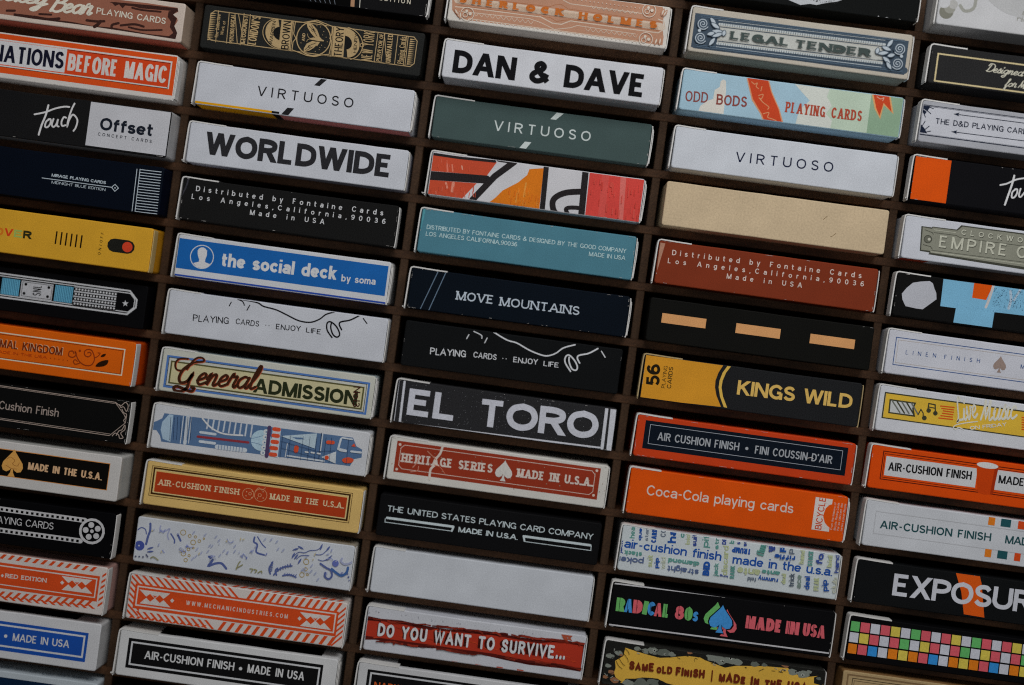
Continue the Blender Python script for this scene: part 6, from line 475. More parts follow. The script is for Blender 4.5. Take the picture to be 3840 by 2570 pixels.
{'x': -50.51,'z': 115.8,'w': 83.09,'h': 15.82,'p': 12,'base': (0.823,0.781,0.72),'label': 'White card box with an ornate copper engraved frame and spaced orange block capitals','el': [('P',0,118,[(0.65,10.38),(1.52,3.99),(3.79,1.69),(8.22,0.98),(30.28,1.29),(56.23,1.26),(77.84,1.18),(81.71,1.26),(81.74,4.2),(80.8,7.96),(80.65,13.77),(79.76,15.6),(45.54,16.28)],0),('L',0,119,2.66,[(3.05,8.09),(43.31,8.2),(80.05,8.08)],0),('L',0,120,0.172,[(2.84,9.58),(37.87,10.08),(39.48,10.94),(42.0,11.49),(44.78,10.13),(80.24,9.83)],0),('L',0,120,0.172,[(3.33,6.05),(38.42,6.04),(41.17,4.89),(43.66,5.65),(46.18,6.2),(79.84,6.45)],0),('L',0,119,0.39,[(2.54,5.43),(9.02,5.63),(34.99,5.81),(39.55,4.03),(43.01,4.05),(46.24,5.78),(79.52,5.63),(81.83,7.67),(81.06,10.16),(78.83,10.73)],0),('L',0,119,0.257,[(4.05,3.89),(30.82,4.61),(35.28,3.68),(40.72,1.81),(46.58,3.23),(49.02,4.41),(71.1,4.09)],0),('L',0,119,0.3,[(8.26,1.63),(73.61,1.48)],0),('L',0,119,0.3,[(42.65,13.09),(45.37,12.15),(72.6,12.06)],0),('L',0,119,0.172,[(9.65,4.2),(10.76,3.05),(11.59,4.24)],1),('L',0,119,0.172,[(11.73,4.17),(12.84,3.02),(13.68,4.21)],1),('L',0,119,0.172,[(13.82,4.14),(14.93,2.99),(15.76,4.18)],1),('L',0,119,0.172,[(15.9,4.11),(17.01,2.96),(17.85,4.15)],1),('L',0,119,0.172,[(17.99,4.08),(19.1,2.93),(19.93,4.12)],1),('L',0,119,0.172,[(20.07,4.06),(21.18,2.9),(22.01,4.1)],1),('L',0,119,0.172,[(22.15,4.03),(23.26,2.88),(24.1,4.07)],1),('L',0,119,0.172,[(24.23,4.0),(25.34,2.85),(26.18,4.04)],1),('L',0,119,0.172,[(26.32,3.97),(27.43,2.82),(28.26,4.01)],1),('L',0,119,0.172,[(28.4,3.94),(29.51,2.79),(30.34,3.98)],1),('L',0,119,0.172,[(30.48,3.92),(31.59,2.76),(32.42,3.96)],1),('L',0,119,0.172,[(52.11,3.96),(53.21,2.81),(54.06,3.91)],1),('L',0,119,0.172,[(54.09,3.96),(55.2,2.81),(56.05,3.92)],1),('L',0,119,0.172,[(56.08,3.96),(57.19,2.81),(58.03,3.92)],1),('L',0,119,0.172,[(58.07,3.97),(59.18,2.82),(60.02,3.92)],1),('L',0,119,0.172,[(60.06,3.97),(61.16,2.82),(62.01,3.92)],1),('L',0,119,0.172,[(62.04,3.97),(63.15,2.82),(63.99,3.93)],1),('L',0,119,0.172,[(64.03,3.98),(65.14,2.83),(65.98,3.93)],1),('L',0,119,0.172,[(66.02,3.98),(67.12,2.83),(67.97,3.93)],1),('L',0,119,0.172,[(68.0,3.98),(69.11,2.83),(69.95,3.94)],1),('L',0,119,0.172,[(69.99,3.99),(71.1,2.83),(71.94,3.94)],1),('L',0,119,0.172,[(53.1,12.52),(54.21,11.37),(55.05,12.52)],1),('L',0,119,0.172,[(55.09,12.52),(56.2,11.37),(57.03,12.52)],1),('L',0,119,0.172,[(57.08,12.53),(58.18,11.37),(59.02,12.52)],1),('L',0,119,0.172,[(59.06,12.53),(60.17,11.38),(61.01,12.52)],1),('L',0,119,0.172,[(61.05,12.53),(62.16,11.38),(63.0,12.53)],1),('L',0,119,0.172,[(63.04,12.53),(64.14,11.38),(64.98,12.53)],1),('L',0,119,0.172,[(65.02,12.54),(66.13,11.38),(66.97,12.53)],1),('L',0,119,0.172,[(67.01,12.54),(68.12,11.39),(68.95,12.53)],1),('L',0,119,0.172,[(69.0,12.54),(70.1,11.39),(70.94,12.54)],1),('C',0,121,(8.1,1.22,0.214,0.214)),('C',0,121,(9.66,1.22,0.214,0.214)),('C',0,121,(11.22,1.21,0.214,0.214)),('C',0,121,(12.79,1.21,0.214,0.214)),('C',0,121,(14.35,1.21,0.214,0.214)),('C',0,121,(15.91,1.2,0.214,0.214)),('C',0,121,(17.47,1.2,0.214,0.214)),('C',0,121,(19.03,1.19,0.214,0.214)),('C',0,121,(20.59,1.19,0.214,0.214)),('C',0,121,(22.15,1.19,0.214,0.214)),('C',0,121,(23.71,1.18,0.214,0.214)),('C',0,121,(25.27,1.18,0.214,0.214)),('C',0,121,(26.83,1.17,0.214,0.214)),('C',0,121,(28.39,1.17,0.214,0.214)),('C',0,121,(29.95,1.17,0.214,0.214)),('C',0,121,(31.51,1.16,0.214,0.214)),('C',0,121,(33.07,1.16,0.214,0.214)),('C',0,121,(34.62,1.15,0.214,0.214)),('C',0,121,(36.18,1.15,0.214,0.214)),('C',0,121,(37.74,1.15,0.214,0.214)),('C',0,121,(39.3,1.14,0.214,0.214)),('C',0,121,(40.86,1.14,0.214,0.214)),('C',0,121,(42.42,1.13,0.214,0.214)),('C',0,121,(43.97,1.13,0.214,0.214)),('C',0,121,(45.53,1.13,0.214,0.214)),('C',0,121,(47.09,1.12,0.214,0.214)),('C',0,121,(48.65,1.12,0.214,0.214)),('C',0,121,(50.2,1.11,0.214,0.214)),('C',0,121,(51.76,1.11,0.214,0.214)),('C',0,121,(53.32,1.11,0.214,0.214)),('C',0,121,(54.87,1.1,0.214,0.214)),('C',0,121,(56.43,1.1,0.214,0.214)),('C',0,121,(57.99,1.09,0.214,0.214)),('C',0,121,(59.54,1.09,0.214,0.214)),('C',0,121,(61.1,1.09,0.214,0.214)),('C',0,121,(62.65,1.08,0.214,0.214)),('C',0,121,(64.21,1.08,0.214,0.214)),('C',0,121,(65.76,1.07,0.214,0.214)),('C',0,121,(67.32,1.07,0.214,0.214)),('C',0,121,(68.87,1.07,0.214,0.214)),('C',0,121,(70.43,1.06,0.214,0.214)),('C',0,121,(71.98,1.06,0.214,0.214)),('C',0,121,(41.66,13.95,0.172,0.172)),('C',0,121,(43.22,13.95,0.172,0.172)),('C',0,121,(44.78,13.95,0.172,0.172)),('C',0,121,(46.34,13.94,0.172,0.172)),('C',0,121,(47.89,13.94,0.172,0.172)),('C',0,121,(49.45,13.93,0.172,0.172)),('C',0,121,(51.01,13.93,0.172,0.172)),('C',0,121,(52.57,13.92,0.172,0.172)),('C',0,121,(54.12,13.92,0.172,0.172)),('C',0,121,(55.68,13.91,0.172,0.172)),('C',0,121,(57.23,13.91,0.172,0.172)),('C',0,121,(58.79,13.9,0.172,0.172)),('C',0,121,(60.35,13.9,0.172,0.172)),('C',0,121,(61.9,13.89,0.172,0.172)),('C',0,121,(63.46,13.89,0.172,0.172)),('C',0,121,(65.01,13.88,0.172,0.172)),('C',0,121,(66.57,13.88,0.172,0.172)),('C',0,121,(68.12,13.87,0.172,0.172)),('C',0,121,(69.68,13.87,0.172,0.172)),('C',0,121,(71.23,13.87,0.172,0.172)),('O',0,122,(75.19,2.56,2.49,0.257)),('O',0,122,(74.47,2.11,0.86,0.257)),('C',0,122,(76.25,2.7,0.6,0.6)),('C',0,122,(74.83,3.59,0.52,0.52)),('O',0,122,(75.0,13.46,2.49,0.257)),('O',0,122,(74.28,13.02,0.86,0.257)),('C',0,122,(76.06,13.6,0.6,0.6)),('C',0,122,(74.64,14.49,0.52,0.52)),('O',0,122,(7.39,3.25,2.49,0.257)),('O',0,122,(6.67,2.81,0.86,0.257)),('C',0,122,(8.46,3.39,0.6,0.6)),('C',0,122,(7.03,4.29,0.52,0.52)),('P',25,118,[(79.46,3.84),(78.52,2.48),(78.75,0.84),(79.69,2.2)],1),('P',25,122,[(79.34,3.34),(78.85,2.4),(78.87,1.34),(79.35,2.28)],1),('P',25,118,[(80.64,4.07),(79.99,2.56),(80.53,0.99),(81.19,2.51)],1),('P',25,122,[(80.62,3.56),(80.33,2.54),(80.55,1.51),(80.84,2.52)],1),('P',25,118,[(80.53,14.99),(79.59,13.64),(79.82,12.0),(80.76,13.35)],1),('P',25,122,[(80.41,14.49),(79.92,13.56),(79.93,12.5),(80.42,13.43)],1),('P',25,118,[(81.73,14.58),(80.54,13.44),(80.43,11.79),(81.62,12.93)],1),('P',25,122,[(81.51,14.11),(80.85,13.29),(80.65,12.25),(81.31,13.07)],1),('P',25,118,[(3.4,4.46),(3.39,2.8),(4.51,1.57),(4.52,3.23)],1),('P',25,122,[(3.59,3.98),(3.71,2.92),(4.32,2.05),(4.2,3.11)],1),('P',25,118,[(4.79,4.03),(4.29,2.45),(4.99,0.95),(5.5,2.52)],1),('P',25,122,[(4.83,3.52),(4.64,2.47),(4.96,1.46),(5.15,2.5)],1),('P',25,118,[(2.28,4.79),(2.76,3.2),(4.18,2.35),(3.7,3.94)],1),('P',25,122,[(2.59,4.38),(3.03,3.41),(3.87,2.76),(3.43,3.73)],1),('L',26,123,0.107,[(2.94,8.86),(79.07,8.94)],0),('L',26,123,0.107,[(2.98,8.6),(79.1,8.69)],0),('L',26,123,0.107,[(3.01,8.35),(79.14,8.43)],0),('L',26,123,0.107,[(3.05,8.09),(79.17,8.18)],0),('L',26,123,0.107,[(3.08,7.84),(79.21,7.92)],0),('L',26,123,0.107,[(3.12,7.58),(79.24,7.67)],0),('L',26,123,0.107,[(3.15,7.33),(79.28,7.42)],0),('L',26,123,0.107,[(3.19,7.07),(79.31,7.16)],0),('T',2,124,'SHERLOCK','slab',(3.61,7.13,43.33,7.12,2.66),{'w': 0.4,'sl': 0.06,'con': 0.5,'asp': 1.25}),('T',2,124,'HOLMES','slab',(49.11,6.89,78.68,7.03,2.66),{'w': 0.4,'sl': 0.06,'con': 0.5,'asp': 1.25})],'fl': 0.6,'fr': 1,'side': (0.652,0.597,0.528)},
{'x': -49.41,'z': 93.92,'w': 82.21,'h': 14.14,'p': 15,'base': (0.781,0.802,0.86),'label': 'White card box with two huge bold black names joined by an ampersand','el': [('T',2,125,'DAN & DAVE','sans',(3.72,2.05,76.39,2.1,8.66),{'bold': 0.052})],'fl': 1.2,'fr': 1},
{'x': -50.97,'z': 72.03,'w': 82.8,'h': 15.83,'p': 7,'base': (0.07,0.114,0.111),'label': 'Dark green card box with thin widely spaced white capitals and white slash marks','el': [('T',2,126,'VIRTUOSO','sans',(23.25,5.65,60.21,6.3,3.81),{'asp': 1.1,'bold': 0.0}),('P',20,126,[(46.66,16.06),(49.49,16.09),(46.24,12.73),(44.1,12.71)],0),('P',20,126,[(35.68,2.98),(38.16,3.05),(35.75,-0.77),(33.06,-0.91)],0)],'fl': 1.2,'fr': 2,'wear': 8},
{'x': -49.51,'z': 50.15,'w': 81.43,'h': 16.77,'p': 7,'base': (0.77,0.77,0.812),'label': 'Card box painted with marker strokes: red,black and white bands and an orange patch','el': [('P',0,127,[(-2.32,15.89),(23.92,16.12),(24.65,15.56),(21.67,10.14),(-1.17,9.05)],0),('P',0,127,[(-1.26,5.53),(18.19,6.74),(13.4,0.15),(-1.26,0.07)],0),('P',0,128,[(-1.37,8.93),(22.1,10.19),(23.63,9.22),(21.65,7.07),(-1.13,5.55)],0),('L',0,128,1.04,[(-1.18,15.6),(10.01,15.44),(23.94,15.9)],0),('L',27,129,0.61,[(6.01,12.63),(6.64,9.65)],0),('L',27,130,0.52,[(8.0,12.46),(8.54,10.13)],0),('L',27,131,0.78,[(6.57,5.27),(7.24,3.61)],0),('L',27,131,1.13,[(9.37,5.65),(9.35,2.58)],0),('L',27,132,0.43,[(11.72,12.52),(12.11,11.26)],0),('L',0,128,2.42,[(31.27,16.67),(24.7,10.32),(17.34,0.16)],0),('P',0,133,[(25.5,18.3),(42.22,17.48),(42.2,16.95),(25.67,17.01)],0),('L',0,128,1.99,[(25.25,16.95),(30.94,16.84)],0),('P',0,134,[(33.74,9.13),(36.8,12.38),(37.35,14.73),(42.67,15.79),(43.08,-0.1),(28.01,-0.16),(23.63,-0.09),(26.13,2.43),(28.36,5.35)],0),('L',27,135,0.61,[(36.78,9.32),(36.62,4.06)],0),('L',27,135,0.43,[(33.87,5.0),(33.91,1.51)],0),('L',0,128,1.99,[(43.56,17.22),(44.27,-0.81)],0),('L',0,128,2.25,[(58.01,8.89),(52.28,7.69),(48.66,5.45),(47.78,2.93),(49.23,-0.36),(52.57,-0.79)],1),('L',0,128,1.56,[(58.86,2.68),(54.76,2.34),(53.13,1.47),(54.25,-0.34)],1),('L',0,128,2.42,[(58.53,17.91),(59.24,-0.11)],0),('P',0,136,[(60.23,16.61),(81.84,16.45),(82.1,0.13),(60.68,-0.13)],0),('P',27,137,[(65.03,16.6),(67.65,16.6),(68.17,-0.0),(65.54,0.08)],0),('P',27,138,[(72.01,16.58),(74.2,16.52),(75.13,0.06),(73.36,0.26)],0),('L',27,139,0.32,[(14.49,12.61),(14.7,11.17)],0),('L',27,140,0.237,[(10.86,2.09),(11.05,0.14)],0),('L',27,141,0.37,[(17.09,5.47),(17.35,3.51)],0),('L',27,140,0.261,[(14.13,2.69),(14.43,0.86)],0),('L',27,139,0.191,[(15.56,14.62),(15.45,13.72)],0),('L',27,140,0.223,[(3.48,14.3),(3.9,12.85)],0),('L',27,141,0.258,[(4.07,3.41),(4.33,2.12)],0),('L',27,141,0.238,[(1.19,2.24),(1.63,0.63)],0),('L',27,139,0.33,[(13.44,4.52),(13.86,2.71)],0),('L',27,139,0.215,[(7.04,1.71),(7.32,0.17)],0),('L',27,140,0.32,[(5.85,13.82),(5.98,12.59)],0),('L',27,141,0.252,[(6.71,4.74),(6.76,3.06)],0),('L',27,140,0.3,[(5.47,3.66),(5.48,1.96)],0),('L',27,141,0.237,[(18.17,3.08),(18.31,1.36)],0),('L',27,140,0.287,[(6.76,12.49),(7.1,11.45)],0),('L',27,141,0.234,[(9.73,4.06),(10.06,2.92)],0),('L',27,139,0.33,[(2.72,11.78),(2.76,10.74)],0),('L',27,140,0.37,[(9.73,3.74),(9.79,2.1)],0),('L',27,139,0.26,[(16.04,2.85),(15.98,1.87)],0),('L',27,139,0.206,[(13.7,2.71),(14.06,1.34)],0),('L',27,141,0.184,[(4.9,13.65),(4.87,12.37)],0),('L',27,140,0.279,[(3.32,1.71),(3.65,-0.35)],0),('L',27,140,0.35,[(3.08,1.58),(3.36,0.58)],0),('L',27,139,0.181,[(3.08,10.81),(3.3,9.39)],0),('L',27,139,0.238,[(8.65,12.54),(9.09,11.22)],0),('L',27,140,0.34,[(17.15,3.35),(17.64,1.54)],0),('L',27,141,0.178,[(8.07,3.21),(8.44,1.69)],0),('L',27,139,0.35,[(12.48,4.53),(12.81,3.01)],0),('L',27,140,0.235,[(16.01,1.98),(15.93,0.94)],0),('L',27,141,0.34,[(-0.21,10.08),(-0.06,9.0)],0),('L',27,142,0.39,[(37.66,2.2),(37.48,0.96)],0),('L',27,142,0.272,[(35.78,3.4),(35.64,1.81)],0),('L',27,142,0.34,[(34.49,6.24),(34.32,4.91)],0),('L',27,143,0.38,[(39.68,5.31),(39.65,3.01)],0),('L',27,142,0.254,[(34.92,5.53),(34.77,4.1)],0),('L',27,143,0.238,[(31.28,4.98),(31.23,2.77)],0),('L',27,143,0.37,[(34.99,1.6),(34.81,0.34)],0),('L',27,143,0.36,[(37.53,2.89),(37.32,1.86)],0),('L',27,142,0.39,[(42.18,4.57),(42.15,2.18)],0),('L',27,143,0.268,[(34.74,5.66),(34.7,3.39)],0),('L',27,142,0.32,[(34.28,6.92),(34.15,5.3)],0),('L',27,143,0.35,[(33.11,5.74),(33.02,3.83)],0),('L',27,143,0.285,[(36.95,2.66),(36.86,0.74)],0),('L',27,142,0.39,[(36.63,2.81),(36.57,0.63)],0),('L',27,143,0.288,[(38.91,4.25),(38.83,2.27)],0),('L',27,142,0.31,[(38.28,6.47),(38.12,5.07)],0),('L',27,143,0.267,[(42.58,4.17),(42.43,2.68)],0),('L',27,143,0.31,[(33.68,1.27),(33.48,0.15)],0),('L',27,142,0.31,[(36.98,6.58),(36.89,4.68)],0),('L',27,142,0.33,[(31.46,3.97),(31.26,2.86)],0),('L',27,142,0.3,[(41.86,3.01),(41.77,1.06)],0),('L',27,142,0.34,[(37.14,6.71),(37.11,4.35)],0),('L',27,143,0.287,[(41.35,5.03),(41.25,3.18)],0),('L',27,142,0.37,[(33.79,4.77),(33.68,3.05)],0),('L',27,143,0.271,[(37.25,7.46),(37.13,5.77)],0),('L',27,143,0.32,[(42.26,4.45),(42.17,2.54)],0),('L',27,143,0.26,[(30.89,6.04),(30.77,4.29)],0),('L',27,143,0.284,[(32.13,2.97),(32.07,0.87)],0),('L',27,142,0.179,[(31.51,5.87),(31.35,4.46)],0),('L',27,144,0.264,[(80.46,12.66),(80.55,10.03)],0),('L',27,145,0.31,[(68.78,10.75),(68.85,8.3)],0),('L',27,146,0.3,[(65.18,7.04),(65.27,4.52)],0),('L',27,145,0.67,[(78.8,4.54),(78.93,1.66)],0),('L',27,145,0.36,[(81.16,13.23),(81.15,11.35)],0),('L',27,145,0.47,[(81.1,4.6),(81.02,3.28)],0),('L',27,144,0.45,[(62.45,14.61),(62.49,12.43)],0),('L',27,145,0.64,[(73.12,3.61),(73.21,0.98)],0),('L',27,144,0.52,[(68.68,13.8),(68.63,12.19)],0),('L',27,145,0.4,[(82.27,3.73),(82.26,1.9)],0),('L',27,144,0.4,[(75.56,14.02),(75.57,12.03)],0),('L',27,144,0.66,[(68.31,5.5),(68.42,2.8)],0),('L',27,145,0.69,[(69.25,13.65),(69.17,12.32)],0),('L',27,145,0.41,[(70.72,10.09),(70.64,8.73)],0),('L',27,144,0.286,[(67.96,11.63),(67.91,10.08)],0),('L',27,146,0.61,[(80.8,5.37),(80.89,2.78)],0),('L',27,146,0.54,[(65.5,13.28),(65.59,10.75)],0),('L',27,144,0.42,[(61.8,9.96),(61.75,8.35)],0),('L',27,144,0.66,[(69.73,13.15),(69.78,10.87)],0),('L',27,146,0.34,[(78.07,12.23),(78.1,10.06)],0),('L',27,144,0.39,[(69.71,12.27),(69.81,9.65)],0),('L',27,144,0.282,[(79.39,14.24),(79.47,11.66)],0),('L',27,145,0.33,[(77.53,5.55),(77.54,3.51)],0),('L',27,144,0.277,[(69.26,13.73),(69.41,10.73)],0),('L',27,144,0.46,[(76.15,1.97),(76.21,-0.45)],0),('L',27,145,0.54,[(70.71,4.12),(70.75,1.97)],0),('L',27,146,0.47,[(79.04,7.17),(78.98,5.63)],0),('L',27,145,0.59,[(64.71,14.59),(64.71,12.71)],0),('L',27,145,0.38,[(75.73,11.62),(75.79,9.28)],0),('L',27,144,0.62,[(76.89,11.95),(76.81,10.6)],0),('L',27,146,0.45,[(72.14,4.21),(72.11,2.51)],0),('L',27,145,0.33,[(73.55,9.35),(73.68,6.47)],0),('L',27,146,0.47,[(80.4,2.97),(80.48,0.48)],0),('L',27,144,0.67,[(81.19,1.95),(81.24,-0.29)],0)],'fl': 1.5,'fr': 2,'wear': 10},
{'x': -50.56,'z': 28.27,'w': 82.35,'h': 16.71,'p': 6,'base': (0.095,0.277,0.364),'label': 'Teal card box with tiny light blue capitals in two lines','el': [('T',2,147,'DISTRIBUTED BY FONTAINE CARDS & DESIGNED BY THE GOOD COMPANY','sans',(2.57,8.97,79.06,9.88,1.65),{}),('T',2,147,'LOS ANGELES CALIFORNIA,90036','sans',(2.58,6.35,37.63,6.87,1.65),{}),('T',2,147,'MADE IN USA','sans',(65.17,6.99,79.12,7.22,1.65),{}),('L',21,148,0.95,[(0.76,15.83),(0.23,10.06),(-0.36,4.72)],1)],'fl': 1.3,'fr': 2,'wear': 22},
{'x': -51.49,'z': 6.38,'w': 83.93,'h': 15.72,'p': 6,'base': (0.004,0.008,0.015),'label': 'Dark navy card box with two thin diagonal lines and pale slab serif capitals','el': [('L',28,149,0.3,[(10.09,15.4),(5.26,0.28)],0),('L',28,149,0.3,[(13.14,15.59),(8.54,0.33)],0),('T',2,150,'MOVE','slab',(18.26,5.68,32.44,5.85,3.3),{'w': 0.15,'sl': 0.1}),('T',2,150,'MOUNTAINS','slab',(35.01,5.63,65.46,6.04,3.3),{'w': 0.15,'sl': 0.1})],'fl': 1.3,'fr': 2,'wear': 26},
{'x': -51.12,'z': -15.5,'w': 83.62,'h': 17.37,'p': 5,'base': (0.008,0.009,0.01),'label': 'Black card box with white handwritten capitals and a looping white line drawing','el': [('T',2,151,'PLAYING','hand',(10.79,5.68,24.54,6.37,2.26),{'w': 0.15,'sl': 0,'jit': 0.035}),('T',2,151,'CARDS','hand',(27.35,6.71,36.11,6.85,1.91),{'w': 0.15,'sl': 0,'jit': 0.035}),('T',2,151,'ENJOY','hand',(42.68,6.95,52.07,7.23,1.82),{'w': 0.15,'sl': 0,'jit': 0.035}),('T',2,151,'LIFE','hand',(54.28,7.09,60.09,7.23,1.65),{'w': 0.15,'sl': 0,'jit': 0.035}),('C',2,151,(38.62,7.72,0.174,0.174)),('C',2,151,(39.85,7.71,0.174,0.174)),('L',23,151,0.52,[(33.5,17.33),(39.09,14.93),(43.13,14.25),(48.24,12.19),(52.78,11.05),(55.41,11.02),(58.3,12.37),(61.03,14.85),(65.17,16.6)],1),('L',23,151,0.56,[(64.81,6.34),(62.45,9.21),(62.16,11.36),(63.33,12.4),(65.5,10.94),(67.14,8.54),(66.82,7.05),(65.2,7.4),(63.81,9.84),(63.58,11.56)],1),('L',23,151,0.56,[(67.83,9.95),(66.71,11.68),(67.3,12.85),(70.77,14.07),(73.96,16.35)],1),('L',23,151,0.39,[(24.55,14.98),(23.89,13.35)],1),('L',23,151,0.39,[(26.24,16.44),(29.24,15.4),(29.62,14.18)],1),('L',23,151,0.39,[(31.63,14.63),(30.92,12.69)],1),('L',23,151,0.39,[(75.48,15.5),(77.16,13.41)],1)],'wear': 3},
{'x': -50.91,'z': -37.39,'w': 84.34,'h': 16.49,'p': 5,'base': (0.031,0.031,0.034),'label': 'Black speckled card box with two huge white words between white bars','el': [('D',29,152,(1.22,1.31,83.15,15.52,260,0.06,0.16,5)),('L',30,153,0.65,[(2.46,-0.04),(79.48,0.93)],0),('L',30,153,1.04,[(-0.04,15.7),(0.08,0.65)],0),('L',30,153,0.87,[(2.42,15.77),(2.67,0.34)],0),('L',30,153,1.22,[(80.22,16.46),(80.42,0.84)],0),('L',30,153,2.17,[(82.74,16.59),(83.2,0.96)],0),('T',2,154,'EL','sans',(4.76,3.4,23.76,3.37,10.13),{'bold': 0.048}),('T',2,154,'TORO','sans',(31.82,2.89,78.09,3.77,10.43),{'bold': 0.045})],'fl': 1.2,'wear': 22},
{'x': -50.55,'z': -59.27,'w': 83.78,'h': 16.35,'p': 5,'base': (0.812,0.791,0.74),'label': 'Worn white card box with a cracked rust red panel and a white spade','el': [('R',3,155,(2.37,2.98,80.74,14.98)),('F',4,156,(3.96,4.39,78.94,13.74,0.217,1.3)),('C',4,156,(3.57,13.61,0.52,0.52)),('C',4,156,(3.54,4.12,0.52,0.52)),('C',4,156,(79.32,13.95,0.52,0.52)),('C',4,156,(79.3,4.48,0.52,0.52)),('T',2,157,'HERITAGE SERIES','slab',(4.89,7.12,39.85,7.63,3.39),{'w': 0.2,'sl': 0.11}),('K',13,158,(44.25,9.12,6.61,8.04)),('T',2,157,'MADE IN U.S.A.','slab',(49.36,7.41,78.42,7.69,3.3),{'w': 0.2,'sl': 0.11}),('L',31,159,0.87,[(19.8,15.19),(19.23,12.25),(17.8,9.86),(17.66,7.65),(16.39,5.71),(16.45,1.99)],1),('L',31,160,0.43,[(14.37,12.46),(16.33,10.98),(17.8,9.86)],1),('L',31,161,0.3,[(17.66,7.65),(19.94,7.08),(21.98,4.95)],1),('L',31,162,0.39,[(11.09,10.69),(11.01,8.05),(9.58,5.65)],1),('L',31,162,0.3,[(8.95,3.81),(11.48,4.6),(11.68,6.38)],1),('D',32,163,(1.37,2.43,84.74,14.19,60,0.1,0.4,9))],'fl': 1.3,'fr': 1,'wear': 10},
{'x': -51.81,'z': -81.15,'w': 85.39,'h': 16.11,'p': 5,'base': (0.007,0.007,0.008),'label': 'Black card box with thin white capitals above two outlined white bars','el': [('T',2,164,'THE UNITED STATES PLAYING CARD COMPANY','sans',(3.25,9.61,82.63,9.54,2.26),{'bold': 0.004}),('T',2,164,'MADE IN U.S.A.','sans',(31.31,5.45,54.17,5.55,2.0),{'bold': 0.035}),('L',30,164,0.91,[(3.73,7.08),(29.22,7.18)],0),('L',30,164,0.261,[(3.03,6.76),(3.08,5.36),(28.71,5.44),(29.45,7.17)],0),('L',30,164,0.69,[(29.32,7.15),(28.88,5.51)],0),('L',30,164,0.91,[(56.57,7.24),(81.88,7.34)],0),('L',30,164,0.261,[(56.14,7.18),(56.7,5.33),(82.37,5.39),(82.31,7.13)],0),('L',30,164,0.69,[(56.24,7.37),(56.83,5.61)],0)]},
{'x': -51.07,'z': -103.04,'w': 84.23,'h': 17.36,'p': 4,'base': (0.74,0.781,0.846),'label': 'Plain white card box with no print at all,third column','el': [],'fl': 1.2,'fr': 1},
